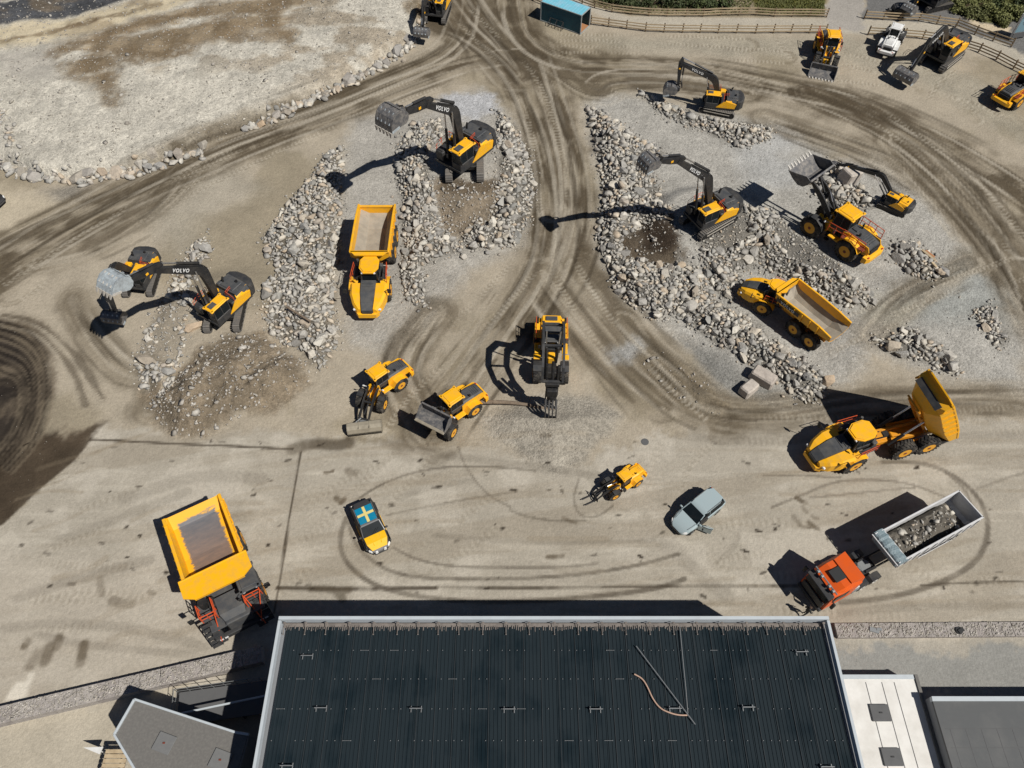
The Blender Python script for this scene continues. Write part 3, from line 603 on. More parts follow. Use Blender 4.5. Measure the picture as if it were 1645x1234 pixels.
# ---------------------------------------------------------------- machine parts
def wheel(parent, x, y, r, w, side, rimc='rim yellow', hubc=None, z=None, steer=0., X=I4):
    """one wheel: tyre with lugs, rim and hub as sub-parts. side = +1 outer face towards +y"""
    z = r if z is None else z
    Mx = X @ Matrix.Translation((x, y, z)) @ Matrix.Rotation(steer, 4, 'Z')
    t = MB(Mx); n = 28
    prof = [(-.5, .53), (-.5, .80), (-.44, .94), (-.3, .985), (.3, .985), (.44, .94), (.5, .80), (.5, .53)]
    rings = [[(math.cos(2 * math.pi * i / n) * r * q, p * w, math.sin(2 * math.pi * i / n) * r * q) for i in range(n)] for p, q in prof]
    t.loft(rings, cap=True)
    nl = 22
    for i in range(nl):
        for s in (-1, 1):
            a = 2 * math.pi * (i + (.5 if s > 0 else 0)) / nl
            Rm = Matrix.Rotation(-a, 4, 'Y') @ Matrix.Translation((r * .985, s * w * .25, 0)) @ Matrix.Rotation(s * .55, 4, 'X')
            t.box((0, 0, 0), (r * .07, w * .5, r * .13), .004, Rm)
    o = t.build('tyre', 'tyre rubber')
    o.name = 'wheel'; o.parent = parent
    m = MB(Mx); k = side * w * .5
    rr = [[(math.cos(2 * math.pi * i / 20) * r * q, k + side * p, math.sin(2 * math.pi * i / 20) * r * q) for i in range(20)] for p, q in ((.012, .53), (.02, .50), (-w * .16, .44), (-w * .2, .30), (-w * .04, .26), (-w * .03, .12))]
    m.loft(rr, cap=True); m.build('rim', rimc, o)
    m = MB(Mx); m.cyl((0, k - side * w * .03, 0), (0, k + side * .03, 0), r * .17, r * .14, 10)
    for i in range(8):
        a = i * math.pi / 4; c = (math.cos(a) * r * .25, k - side * w * .04, math.sin(a) * r * .25); m.cyl(c, (c[0], c[1] + side * .03, c[2]), .03 * r, None, 6)
    m.build('hub', hubc or 'rust red', o)
    return o
def rail(mb, pts, h=.9, r=.022, posts=True, mid=True):
    """hand rail over a floor line"""
    up = [(p[0], p[1], p[2] + h) for p in pts]; mb.tube(up, r)
    if mid: mb.tube([(p[0], p[1], p[2] + h * .5) for p in pts], r * .8)
    if posts:
        for a, b in zip(pts, up): mb.cyl(a, b, r, n=6)
        for (a, b) in zip(pts[:-1], pts[1:]):
            L = math.dist(a, b); k = int(L / .9)
            for i in range(1, k + 1):
                if k and i / (k + 1) < 1:
                    t = i / (k + 1); c = tuple(a[j] * (1 - t) + b[j] * t for j in range(3)); mb.cyl(c, (c[0], c[1], c[2] + h), r, n=6)
def cab_parts(root, X, c, d, roofmat='yellow paint', lean=.0, framemat='charcoal paint', hatch=False, octo=False):
    """cab = frame with glass panes (door, windscreen...) and a roof. c = centre of the floor, d = (len, wid, height)"""
    l, w, h = d; x, y, z = c
    m = MB(X)
    m.box((x, y, z + h * .17), (l, w, h * .34), .04)
    T = .82
    for sx in (-1, 1):
        for sy in (-1, 1): m.bar((x + sx * (l / 2 - .05), y + sy * (w / 2 - .05), z + h * .3), (x + sx * (l / 2 - .05) * (1 if sx < 0 else .93), y + sy * (w / 2 - .05) * .95, z + h), .09, .09)
    m.bar((x, y + w / 2 - .05, z + h * .3), (x, y + (w / 2 - .05) * .95, z + h), .07); m.bar((x, y - w / 2 + .05, z + h * .3), (x, y - (w / 2 - .05) * .95, z + h), .07)
    cab = m.build('cab', framemat, root)
    g = MB(X); g.box((x, y, z + h * .66), (l * .95, w * .95, h * .64), .03, top=(.95, .95)); g.build('window', 'dark glass', cab)
    r = MB(X)
    if octo:
        o = .32; q = [(x - l * .56, y - w * .35), (x - l * .56, y + w * .35), (x - l * .3, y + w * .56), (x + l * .25, y + w * .56), (x + l * .6, y + w * .3), (x + l * .6, y - w * .3), (x + l * .25, y - w * .56), (x - l * .3, y - w * .56)]
        r.slab(q, z + h, z + h + .10); q2 = [(x + (a - x) * .88, y + (b - y) * .88) for a, b in q]; r.slab(q2, z + h + .10, z + h + .16)
    else:
        r.box((x + .02, y, z + h + .06), (l * 1.14, w * 1.12, .14), .05); r.box((x, y, z + h + .15), (l * .85, w * .8, .07), .03)
        for sy in (-1, 1):
            for sx in (-1, 1): r.box((x + sx * l * .53, y + sy * w * .5, z + h + .07), (l * .16, w * .22, .12), .03)
    r.build('cab_roof', roofmat, cab)
    if hatch:
        k = MB(X); k.box((x + l * .25, y, z + h + .2), (l * .4, w * .55, .05), .01); k.build('roof_hatch', 'grey hood plastic', cab)
    for sy in (-1, 1):
        lm = MB(X); lm.box((x + l * .55, y + sy * w * .35, z + h - .02), (.1, .18, .12), .02); lm.build('work_lamp', 'letter white', cab)
    mi = MB(X)
    for sy in (-1, 1):
        mi.tube([(x + l * .48, y + sy * w * .5, z + h * .75), (x + l * .62, y + sy * (w * .5 + .28), z + h * .8)], .02)
        mi.box((x + l * .62, y + sy * (w * .5 + .3), z + h * .66), (.06, .2, .38), .02)
    mi.build('mirror', 'black part', cab)
    return cab
def digging_bucket(root, Xp, wid, size, teeth=True, material='worn bucket steel', flat=False):
    """Xp: frame whose x-z plane is the profile plane, hinge at the origin"""
    s = size
    out = [(0, .05), (.25, .26), (.6, .28), (.95, .10), (1.2, -.25), (1.22, -.62), (1.02, -1.0), (.72, -1.3)] if not flat else [(0, .05), (.2, .2), (.5, .2), (.85, 0), (1.0, -.35), (.9, -.7), (.62, -.9), (.2, -.95)]
    inn = [(x * .93 - .02, z * .93 - .03) for x, z in out]
    out = [(x * s, z * s) for x, z in out]; inn = [(x * s, z * s) for x, z in inn]
    m = MB(Xp)
    m.prism(out + inn[::-1], -wid / 2, wid / 2)
    side = out + [(out[-1][0] * .55, out[-1][1] * .62), (-.05 * s, -.28 * s)]
    for sy in (-1, 1): m.prism(side, sy * wid / 2 - .03, sy * wid / 2 + .03)
    for sy in (-1, 1): m.prism([(-.12 * s, -.1 * s), (-.1 * s, .1 * s), (.1 * s, .42 * s), (.42 * s, .42 * s), (.55 * s, .25 * s), (.1 * s, .0)], sy * wid * .17 - .04, sy * wid * .17 + .04)
    for q in (.35, .75): m.box(((out[3][0] + .0) * 1, 0, out[3][1] + .03), (.1 * s, wid * .96, .04), .01)
    for k in (-.25, .25): m.prism([(a[0] * 1.02, a[1] * 1.02 + .01) for a in out[2:7]] + [(a[0], a[1]) for a in out[6:1:-1]], wid * k - .05, wid * k + .05)
    b = m.build('bucket', material, root)
    k = MB(Xp)
    for sy in (-1, 1): k.bar((out[-1][0] * .97, sy * (wid / 2 + .035), out[-1][1] * .97), (out[-1][0] * .5, sy * (wid / 2 + .035), out[-1][1] * .55 - .02), .05, .16 * s)
    for q in (-.36, -.12, .12, .36): k.bar((out[4][0] + .03, wid * q, out[4][1]), (out[6][0] + .02, wid * q, out[6][1] - .02), .1, .05)
    k.build('wear_plate', 'tooth steel' if 'bright' in material else 'bright worn steel', b)
    if teeth:
        dx, dz = out[-1][0] - out[-2][0], out[-1][1] - out[-2][1]; L = math.hypot(dx, dz); dx /= L; dz /= L
        for i in range(5):
            y = wid * (-.44 + .22 * i); p = Vector((out[-1][0], y, out[-1][1])); q = p + Vector((dx, 0, dz)) * .34 * s
            t = MB(Xp); t.loft([[tuple(p + Vector((0, a, 0)) + Vector((-dz, 0, dx)) * c) for a, c in ((-.1 * s, -.06 * s), (.1 * s, -.06 * s), (.1 * s, .06 * s), (-.1 * s, .06 * s))], [tuple(q + Vector((0, a, 0)) + Vector((-dz, 0, dx)) * c) for a, c in ((-.05 * s, -.012), (.05 * s, -.012), (.05 * s, .012), (-.05 * s, .012))]])
            t.build('tooth', 'tooth steel', b)
    return b
def cylinder(root, X, a, b, r, frac=.55):
    a = Vector(a); b = Vector(b); c = a + (b - a) * frac
    m = MB(X); m.cyl(a, c, r, n=10); o = m.build('hydraulic_cylinder', 'dark boom paint', root)
    k = MB(X); k.cyl(c, b, r * .5, n=8); k.build('rod', 'chrome rod', o); return o
def widths(P, W_):
    """offset outline around a polyline P (x,z) with half widths W_"""
    L, Rr = [], []
    for i, (p, w) in enumerate(zip(P, W_)):
        a = Vector(P[max(0, i - 1)]); b = Vector(P[min(len(P) - 1, i + 1)]); d = (b - a).normalized(); n = Vector((-d.y, d.x))
        L.append((p[0] + n.x * w, p[1] + n.y * w)); Rr.append((p[0] - n.x * w, p[1] - n.y * w))
    return L + Rr[::-1]
def bez(p, q, r, n=5):
    return [((1 - t) ** 2 * p[0] + 2 * t * (1 - t) * q[0] + t * t * r[0], (1 - t) ** 2 * p[1] + 2 * t * (1 - t) * q[1] + t * t * r[1]) for t in [i / n for i in range(n + 1)]]

def excavator(name, label, loc, s, track_deg, house_deg, knee, tip, stick, bang, bsize=1.5, bwid=1.9, cat='excavator', tooth=True, bmat='worn bucket steel', trackmat='track steel', word=True, tilt=False, foot=None, mini=False, panel='yellow paint', rails=True, group='tracked excavators at work in the yard', flat=False, blade=False, pale=False, flip=True):
    """knee/tip/stick are (r, z) in the boom plane, metres from the slew centre, world scale"""
    root = empty(name, loc); tag(root, label, cat, group)
    U = Matrix.Rotation(R(track_deg), 4, 'Z') @ Matrix.Scale(s, 4)
    gauge = 1.32 if not mini else 1.25; tl = 2.45; tr = .44
    for sy in (-1, 1):
        m = MB(U); y = sy * gauge; n = 46; per = 2 * (2 * (tl - tr)) + 2 * math.pi * tr; pts = []
        for i in range(n):
            d = per * i / n; a = 2 * (tl - tr)
            if d < a: p = (-(tl - tr) + d, 2 * tr, 0)
            elif d < a + math.pi * tr: t = (d - a) / tr; p = ((tl - tr) + math.sin(t) * tr, tr + math.cos(t) * tr, t)
            elif d < 2 * a + math.pi * tr: p = ((tl - tr) - (d - a - math.pi * tr), 0, math.pi)
            else: t = (d - 2 * a - math.pi * tr) / tr; p = (-(tl - tr) - math.sin(t) * tr, tr - math.cos(t) * tr, math.pi + t)
            pts.append(p)
            Rm = Matrix.Translation((p[0], y, p[1] + .03)) @ Matrix.Rotation(p[2], 4, 'Y')
            m.box((0, 0, 0), (per / n * .86, .6, .05), .008, Rm); m.box((per / n * .25, 0, .04), (.035, .6, .05), .005, Rm)
        tk = m.build('track', trackmat, root)
        k = MB(U); prof = [(-(tl - tr) - tr * .85, tr), (-(tl - tr), 1.85 * tr), ((tl - tr), 1.85 * tr), ((tl - tr) + tr * .85, tr), ((tl - tr), .12), (-(tl - tr), .12)]
        k.prism(prof, y - .24, y + .24)
        for i in range(7): k.cyl((-1.6 + i * .53, y - .27, .22), (-1.6 + i * .53, y + .27, .22), .17, n=10)
        for sx in (-1, 1): k.cyl((sx * (tl - tr), y - .28, tr), (sx * (tl - tr), y + .28, tr), .3, n=14)
        k.build('track_frame', 'black part', tk)
        if pale:
            k = MB(U); k.box((0, y + (-.33 if sy < 0 else .33), .88), (3.9, .05, .05), .01); k.box((0, y + (-.33 if sy < 0 else .33), .5), (3.6, .06, .12), .01); k.build('track_rail', 'pale track steel', tk)
    m = MB(U); m.box((0, 0, .62), (2.4, 2.1, .45), .08); m.cyl((0, 0, .75), (0, 0, 1.1), .75, n=20)
    m.build('undercarriage', 'black part', root)
    if blade:
        m = MB(U); m.box((2.9, 0, .35), (.12, 2.9, .6), .03); m.bar((1.2, .6, .4), (2.9, .6, .35), .15); m.bar((1.2, -.6, .4), (2.9, -.6, .35), .15); m.build('dozer_blade', 'charcoal paint', root)
    Hh = Matrix.Rotation(R(house_deg), 4, 'Z') @ Matrix.Scale(s, 4)
    m = MB(Hh)
    m.slab([(2.1, -1.42), (2.1, 1.42), (-2.2, 1.42), (-2.2, -1.42)], 1.08, 1.3)
    m.box((-1.15, -.0, 1.75), (2.3, 2.75, .9), .08)
    m.build('slewing_platform', 'charcoal paint', root)
    m = MB(Hh)   # engine hood
    zt = 2.55
    m.loft([[(-2.3, -1.36, zt - .35), (-2.3, 1.36, zt - .35), (-2.3, 1.2, zt - .02), (-2.3, -1.2, zt - .02)], [(-.75, -1.36, zt - .35), (-.75, 1.36, zt - .35), (-.75, 1.2, zt + .03), (-.75, -1.2, zt + .03)]])
    m.box((-1.5, -.1, zt + .06), (1.2, 1.7, .12), .05); m.box((-1.0, -.95, zt + .1), (.45, .35, .16), .04)
    for i in range(4): m.cyl((-1.2 - .3 * i, .95 - .1 * i, zt), (-1.2 - .3 * i, .95 - .1 * i, zt + .06), .05, n=8)
    hood = m.build('engine_hood', 'yellow paint' if mini else 'grey hood plastic', root)
    m = MB(Hh); m.cyl((-1.3, -.75, zt), (-1.3, -.75, zt + .5), .09, n=10); m.cyl((-1.3, -.75, zt + .42), (-1.42, -.75, zt + .62), .1, n=10); m.cyl((-1.9, .3, zt), (-1.9, .3, zt + .3), .12, n=10); m.build('exhaust', 'black part', hood)
    m = MB(Hh); rings = []
    for z, k in ((1.08, .93), (1.25, 1.), (2.3, 1.), (2.52, .93)):
        rings.append([(-2.2, -1.42 * k, z), (-2.65 * (.98 if k < 1 else 1), -1.36 * k, z), (-3.08 * k, -.85, z), (-3.2 * k, 0, z), (-3.08 * k, .85, z), (-2.65 * (.98 if k < 1 else 1), 1.36 * k, z), (-2.2, 1.42 * k, z)])
    m.loft(rings); m.build('counterweight', 'charcoal paint', root)
    # side panels
    for sy in (1, -1):
        m = MB(Hh); y0, y1 = (1.40, 1.46) if sy > 0 else (-1.46, -1.40)
        m.prism([(.55, 1.32), (-2.0, 1.34), (-2.15, 2.0), (-.7, 2.35), (-.3, 2.2)] if sy > 0 else [(1.6, 1.32), (-.6, 1.34), (-.8, 2.2), (1.0, 2.2), (1.6, 1.8)], y0, y1)
        if sy > 0: m.loft([[(-.72, 1.40, 2.3), (-2.15, 1.40, 2.0), (-2.0, 1.40, 1.95), (-.6, 1.40, 2.2)], [(-.74, 1.12, 2.5), (-2.2, 1.12, 2.55), (-2.2, 1.2, 2.5), (-.7, 1.2, 2.45)]])
        p = m.build('side_panel', panel, root)
    m = MB(Hh); m.box((1.15, -1.0, 1.75), (1.7, .8, .9), .06); m.box((1.15, -1.0, 2.24), (1.5, .65, .08), .02)
    m.build('tool_box', 'charcoal paint', root)
    m = MB(Hh); m.box((-.2, -1.0, 2.3), (.7, .7, .35), .05); m.build('tank_cover', panel, root)
    cx = .5 if mini else 1.15
    cab = cab_parts(root, Hh, (cx, .92, 1.3), (1.75, .98, 1.72), panel, hatch=True)
    if rails:
        m = MB(Hh); rail(m, [(1.9, -1.38, 1.9), (1.2, -1.38, 2.25), (.2, -1.38, 2.3)], .65); rail(m, [(.2, -1.38, 2.3), (.2, -.7, 2.3)], .6)
        rail(m, [(-.35, 1.38, 2.2), (-.35, .5, 2.45)], .5); rail(m, [(-.35, .4, 2.4), (-1.0, .4, 2.55)], .4)
        m.build('handrail', 'orange rail', root)
    # boom, in the same plane, world metres
    Pl = Matrix.Rotation(R(house_deg), 4, 'Z')
    ft = foot or (.35 * s, 1.75 * s); kn, tp, st = Vector(knee), Vector(tip), Vector(stick); bw = .25 * s
    mid1 = bez(ft, ((ft[0] + kn.x) / 2 - .05 * s, (ft[1] + kn.y) / 2 + .1 * s), tuple(kn), 3)
    d1 = (Vector(mid1[-1]) - Vector(mid1[-2])).normalized()
    path = mid1[:-1] + bez(tuple(kn - d1 * .5 * s), tuple(kn + d1 * .15 * s), tuple(kn + (tp - kn).normalized() * .8 * s), 4) + [tuple(kn + (tp - kn) * .6), tuple(tp)]
    ws = [.16 * s] + [.33 * s, .42 * s][:len(mid1) - 2] + [.48 * s, .52 * s, .53 * s, .5 * s, .46 * s] + [.36 * s, .2 * s]
    while len(ws) < len(path): ws.insert(1, .3 * s)
    ws = [w * .78 for w in ws[:len(path) - 1]] + [.2 * s]
    m = MB(Pl); m.prism(widths(path, ws), -bw, bw)
    for i in range(3): m.tube([(p[0], (-.12 + .12 * i) * s, p[1]) for p in [(a[0], a[1]) for a in widths(path, [w + .06 * s for w in ws])[1:len(path) - 1]]], .03 * s, 5)
    boom = m.build('boom', 'dark boom paint', root)
    mount = Vector(path[len(path) // 2 - 1]); q = kn + (tp - kn) * .22
    for sy in (-1, 1): cylinder(boom, Pl, (1.5 * s, sy * .42 * s, 1.45 * s), (q.x, sy * .42 * s, q.y), .12 * s, .6)
    # stick with tail
    dS = (st - tp).normalized(); nS = Vector((-dS.y, dS.x)); nS = nS if nS.y > 0 else -nS
    back = tp - dS * .75 * s + nS * .28 * s
    Pst = [tuple(back), tuple(tp + nS * .12 * s), tuple(tp + dS * .9 * s), tuple(st)]
    m = MB(Pl); m.prism(widths(Pst, [.12 * s, .34 * s, .27 * s, .14 * s]), -bw * .75, bw * .75)
    sk = m.build('stick', 'dark boom paint', root)
    up = Vector((-(tp - kn).normalized().y, (tp - kn).normalized().x)); up = up if up.y > 0 else -up
    a = kn + (tp - kn) * .12 + up * .62 * s
    cylinder(boom, Pl, (a.x, 0, a.y), (back.x, 0, back.y), .13 * s, .6)
    b0 = tp + nS * .55 * s; b1 = tp + (st - tp) * .82 + nS * .42 * s
    cylinder(sk, Pl, (b0.x, 0, b0.y), (b1.x, 0, b1.y), .11 * s, .62)
    lk = st + nS * .55 * s + dS * .15 * s
    m = MB(Pl)
    for sy in (-1, 1): m.bar((b1.x, sy * .22 * s, b1.y), (lk.x, sy * .22 * s, lk.y), .06 * s, .14 * s); m.bar((b1.x, sy * .2 * s, b1.y), (tp + (st - tp) * .86).to_tuple()[:1] + (sy * .2 * s,) + (tp + (st - tp) * .86).to_tuple()[1:], .06 * s, .14 * s)
    m.build('linkage', 'black part', sk)
    m = MB(Pl); c = tp + dS * .75 * s; m.box((c.x, -bw * .75 - .03, c.y), (.25 * s, .04, .2 * s), .01); m.box((c.x, bw * .75 + .03, c.y), (.25 * s, .04, .2 * s), .01); m.build('marker_plate', 'yellow paint', sk)
    if word:
        d = (tp - kn).normalized(); n = Vector((-d.y, d.x)); n = n if n.y > 0 else -n; c = kn + (tp - kn) * .5 + n * .02 * s
        for sy in (1, -1):
            xd = (d.x * -sy, 0, d.y * -sy)
            Fm = frame(xd, (n.x, 0, n.y), (c.x, sy * (bw + .015), c.y))
            text('brand_lettering', 'VOLVO', .44 * s, 'letter white', boom, Pl @ Fm, .008, .012)
    Xp = Pl @ Matrix.Translation((st.x, 0, st.y))
    if tilt:
        m = MB(Xp @ Matrix.Rotation(0, 4, 'Y')); m.cyl((0, 0, -.1 * s), (0, 0, -.65 * s), .35 * s, n=14); m.box((0, 0, -.2 * s), (.7 * s, .5 * s, .3 * s), .05); m.cyl((-.1, .55 * s, -.3 * s), (-.1, -.55 * s, -.3 * s), .1 * s, n=8); m.build('tiltrotator', 'black part', root)
        Xp = Xp @ Matrix.Translation((0, 0, -.6 * s))
    digging_bucket(root, Xp @ Matrix.Rotation(-R(bang), 4, 'Y'), bwid, bsize, tooth, bmat, flat)
    return root
def hp(p, loc, hd):
    """photo pixel in the boom plane -> (r, z) relative to the machine's base"""
    r, z = hit(p[0], p[1], loc[0], loc[1], hd); return (r, z - loc[2])
Z7 = lambda o, s, p: (o[0] + p[0] / s, o[1] + p[1] / s)
def build_excavators():
    o, k = (590, 150), 7.477; loc = (-5.2, 67.8, 1.2); hd = 231
    P = [hp(Z7(o, k, p), loc, hd) for p in ((1045, 215), (690, 135), (395, 250))]
    excavator('excavator', 'largest excavator, boom raised over the rocks between hauler and pit with a toothed shovel', loc, 1.28, 272, hd, *P, bang=53, bsize=1.55, bwid=2.1)
    o, k = (130, 370), 5.672; loc = (-27.2, 47.0, .6); hd = 238
    P = [hp(Z7(o, k, p), loc, hd) for p in ((1105, 360), (660, 360), (400, 470))]
    excavator('excavator', 'left excavator lifting a bright scraped toothed bucket in front of another excavator', loc, 1.04, 272, hd, *P, bang=80, bsize=1.25, bwid=1.75, bmat='bright worn steel')
    loc = (-36.7, 51.6, 0); hd = 262
    P = [hp(p, loc, hd) for p in ((204, 442), (186, 478), (209, 512))]
    P = [(2.2, 4.6), (4.6, 4.3), (5.2, 1.6)]
    excavator('excavator', 'excavator half hidden behind its neighbour, flat bucket set on the dirt', loc, .9, 272, hd, *P, bang=70, bsize=1.1, bwid=1.9, tooth=False, tilt=True, word=False, flat=True)
    o, k = (1020, 230), 7.71; loc = (20.3, 58.7, 1.2); hd = 209
    P = [hp(Z7(o, k, p), loc, hd) for p in ((905, 440), (520, 215), (255, 215))]
    excavator('excavator', 'excavator beside the dark soil pit, boom arched over grey rocks with a smooth grey shovel', loc, 1.06, 216, hd, *P, bang=45, bsize=1.0, bwid=1.55, pale=True, bmat='worn bucket steel')
    o, k = (1060, 80), 10.28
    a = G(*Z7(o, k, (640, 1020))); b = G(*Z7(o, k, (1215, 1140))); td = math.degrees(math.atan2(a[1] - b[1], a[0] - b[0]))
    c = ((a[0] + b[0]) / 2, (a[1] + b[1]) / 2); sc = math.dist(a, b) / 4.9; nx, ny = math.sin(R(td)), -math.cos(R(td))
    loc = (c[0] + nx * 1.32 * sc, c[1] + ny * 1.32 * sc, 0); hd = td + 9
    P = [hp(Z7(o, k, p), loc, hd) for p in ((905, 480), (340, 215), (300, 600))]
    excavator('excavator', 'excavator with arched folded boom above the upper strip of pale rocks', loc, sc, td, hd, *P, bang=40, bsize=1.15, bwid=1.3, tooth=False, tilt=True, pale=True, panel='yellow paint')
    o, k = (1380, 30), 9.139
    a = G(*Z7(o, k, (1160, 830))); b = G(*Z7(o, k, (1510, 545))); td = math.degrees(math.atan2(a[1] - b[1], a[0] - b[0]))
    c = ((a[0] + b[0]) / 2, (a[1] + b[1]) / 2); sc = min(1.1, math.dist(a, b) / 4.9); loc = (c[0] + math.sin(R(td)) * 1.35 * sc, c[1] - math.cos(R(td)) * 1.35 * sc, 0); bb = G(1457, 131); hd = math.degrees(math.atan2(bb[1] - loc[1], bb[0] - loc[0])) % 360
    P = [hp(Z7(o, k, p), loc, hd) for p in ((1250, 150), (1000, 390), (740, 780))]
    excavator('excavator', 'excavator beside the white loader, boom reaching down to a dark bucket', loc, sc, td, hd, *P, bang=75, bsize=1.3, bwid=2.6, tooth=False, tilt=True, pale=True, flat=True)
    o, k = (640, 0), 15.42
    a = G(*Z7(o, k, (1120, 640))); td = 262; sc = .95
    loc = (a[0] - math.cos(R(td)) * 2.45 * sc + math.sin(R(td)) * 1.32 * sc, a[1] - math.sin(R(td)) * 2.45 * sc - math.cos(R(td)) * 1.32 * sc, 0); hd = 258
    bb = G(*Z7(o, k, (620, 1080)))
    r = math.hypot(bb[0] - loc[0], bb[1] - loc[1]); hd = math.degrees(math.atan2(bb[1] - loc[1], bb[0] - loc[0])) % 360
    excavator('excavator', 'excavator cut off by the top edge, its bucket resting beside the boulder row', loc, sc, td, hd, (2.6, 4.9), (5.4, 4.2), (r - .3, 1.9), bang=75, bsize=1.1, bwid=1.9, tooth=False, tilt=True, word=False, flat=True)
    # mini excavator
    o, k = (1260, 220), 5.877
    a = G(*Z7(o, k, (850, 690))); b = G(*Z7(o, k, (1060, 775))); td = math.degrees(math.atan2(a[1] - b[1], a[0] - b[0])); sc = .62
    c = ((a[0] + b[0]) / 2, (a[1] + b[1]) / 2); loc = (c[0] + math.sin(R(td)) * 1.25 * sc + .55, c[1] - math.cos(R(td)) * 1.25 * sc + .35, 0); hd = td - 8
    P = [hp(Z7(o, k, p), loc, hd) for p in ((930, 365), (650, 285), (560, 235))]
    P[2] = (P[1][0] + 1.6, P[1][1] - .5)
    excavator('mini_excavator', 'small yellow excavator with thin black boom reaching over the big square stone block', loc, sc, td, hd, *P, bang=20, bsize=.7, bwid=.7, cat='mini excavator', tooth=False, rails=False, word=False, mini=True, tilt=True, group=None)
    # dark grapple excavator beyond the fence
    q = G(1496, 27)
    excavator('dark_excavator', 'dark excavator parked on the asphalt beyond the upper fence, by the shrubs', (q[0] + 1, q[1] + 2.6, 0), .9, 200, 215, (2.2, 4.2), (4.8, 2.9), (5.4, 1.1), bang=80, bsize=1.0, bwid=1.6, tooth=False, rails=False, word=False, panel='charcoal paint', cat='excavator')

# ---------------------------------------------------------------- wheel loaders
def loader(name, label, joint, s, rear_deg, front_deg, arm=(2.6, .9), tilt=0., att='bucket', paint='yellow paint', rim='rim yellow', hood='grey hood plastic', bw=2.75, bs=1.0, rails=False, cat='wheel loader', compact=False, group='wheel loaders at work in the yard', guards=True, bmat='worn bucket steel', teeth=True, wr=.82, word=False, lip=None):
    """joint = articulation point; rear_deg/front_deg = direction each frame faces (forwards)"""
    root = empty(name, (joint[0], joint[1], joint[2] if len(joint) > 2 else 0)); tag(root, label, cat, group)
    Rr = Matrix.Rotation(R(rear_deg), 4, 'Z') @ Matrix.Scale(s, 4); Fr = Matrix.Rotation(R(front_deg), 4, 'Z') @ Matrix.Scale(s, 4)
    wx = 1.75; wy = 1.06; ww = .62
    for sy in (-1, 1):
        wheel(root, -wx, sy * wy, wr, ww, sy, rim, X=Rr); wheel(root, wx, sy * wy, wr, ww, sy, rim, X=Fr)
    # rear frame
    m = MB(Rr); m.box((-1.9, 0, .95), (3.3, .9, .6), .06); m.cyl((0, 0, .5), (0, 0, 1.5), .14, n=10)
    m.build('rear_frame', 'black part', root)
    for sy in (-1, 1):
        m = MB(Rr)
        m.prism([(-3.25, 1.15), (-.75, 1.15), (-.75, 1.95), (-1.2, 2.1), (-3.1, 1.98), (-3.3, 1.6)], sy * .74 - .03, sy * .74 + .03)
        # fenders over the rear wheels
        m.loft([[(-wx + math.cos(a) * (wr + .12), sy * (wy - .33), wr + math.sin(a) * (wr + .12)) for a in (R(20), R(60), R(95), R(130), R(155))] , [(-wx + math.cos(a) * (wr + .12), sy * (wy + .30), wr + math.sin(a) * (wr + .12)) for a in (R(20), R(60), R(95), R(130), R(155))]], cap=False, closed=False)
        m.loft([[(-wx + math.cos(a) * (wr + .16), sy * (wy - .33), wr + math.sin(a) * (wr + .16)) for a in (R(20), R(60), R(95), R(130), R(155))] , [(-wx + math.cos(a) * (wr + .16), sy * (wy + .30), wr + math.sin(a) * (wr + .16)) for a in (R(20), R(60), R(95), R(130), R(155))]], cap=False, closed=False)
        m.box((-.35, sy * .95, 1.12), (1.0, .5, .1), .02)
        m.build('side_panel', paint, root)
    m = MB(Rr); m.loft([[(-.8, -.72, 1.2), (-.8, .72, 1.2), (-.8, .72, 2.02), (-.8, .5, 2.16), (-.8, -.5, 2.16), (-.8, -.72, 2.02)], [(-2.2, -.72, 1.2), (-2.2, .72, 1.2), (-2.2, .72, 2.0), (-2.2, .5, 2.14), (-2.2, -.5, 2.14), (-2.2, -.72, 2.0)], [(-3.2, -.7, 1.2), (-3.2, .7, 1.2), (-3.2, .66, 1.8), (-3.2, .45, 1.92), (-3.2, -.45, 1.92), (-3.2, -.66, 1.8)]])
    m.box((-1.3, 0, 2.2), (.5, .5, .12), .03)
    for i in range(4): m.box((-2.3 - .2 * i, 0, 2.12 - .035 * i), (.07, .8, .06), .01)
    hd = m.build('engine_hood', hood, root)
    m = MB(Rr); m.cyl((-1.5, -.45, 2.1), (-1.5, -.45, 2.65), .07, n=8); m.cyl((-1.9, .4, 2.1), (-1.9, .4, 2.4), .09, n=8); m.build('exhaust', 'black part', hd)
    m = MB(Rr)
    m.loft([[(-3.15, -1.15, .75), (-3.15, 1.15, .75), (-3.15, 1.15, 1.3), (-3.15, -1.15, 1.3)], [(-3.5, -1.1, .8), (-3.5, 1.1, .8), (-3.5, 1.1, 1.25), (-3.5, -1.1, 1.25)], [(-3.66, -.75, .85), (-3.66, .75, .85), (-3.66, .75, 1.2), (-3.66, -.75, 1.2)]])
    m.build('counterweight', paint, root)
    m = MB(Rr); m.box((-3.28, 0, 1.45), (.1, 1.1, .45), .02)
    for i in range(6): m.box((-3.34, 0, 1.28 + .07 * i), (.03, 1.0, .025), .004)
    m.build('radiator_grille', 'black part', root)
    for sy in (-1, 1):
        m = MB(Rr); m.box((-3.5, sy * .85, 1.27), (.1, .2, .1), .02); m.build('tail_lamp', 'red lamp', root)
    cab_parts(root, Rr, (-.25, 0, 1.5), (1.45, 1.35, 1.62), paint, framemat='charcoal paint' if paint != 'white paint' else paint)
    m = MB(Rr)
    for sy in (-1, 1):
        for i in range(3): m.box((.25 + .03 * i, sy * (.95 - .05 * i), .55 + .28 * i), (.4, .3, .04), .01)
    m.build('step', 'black part', root)
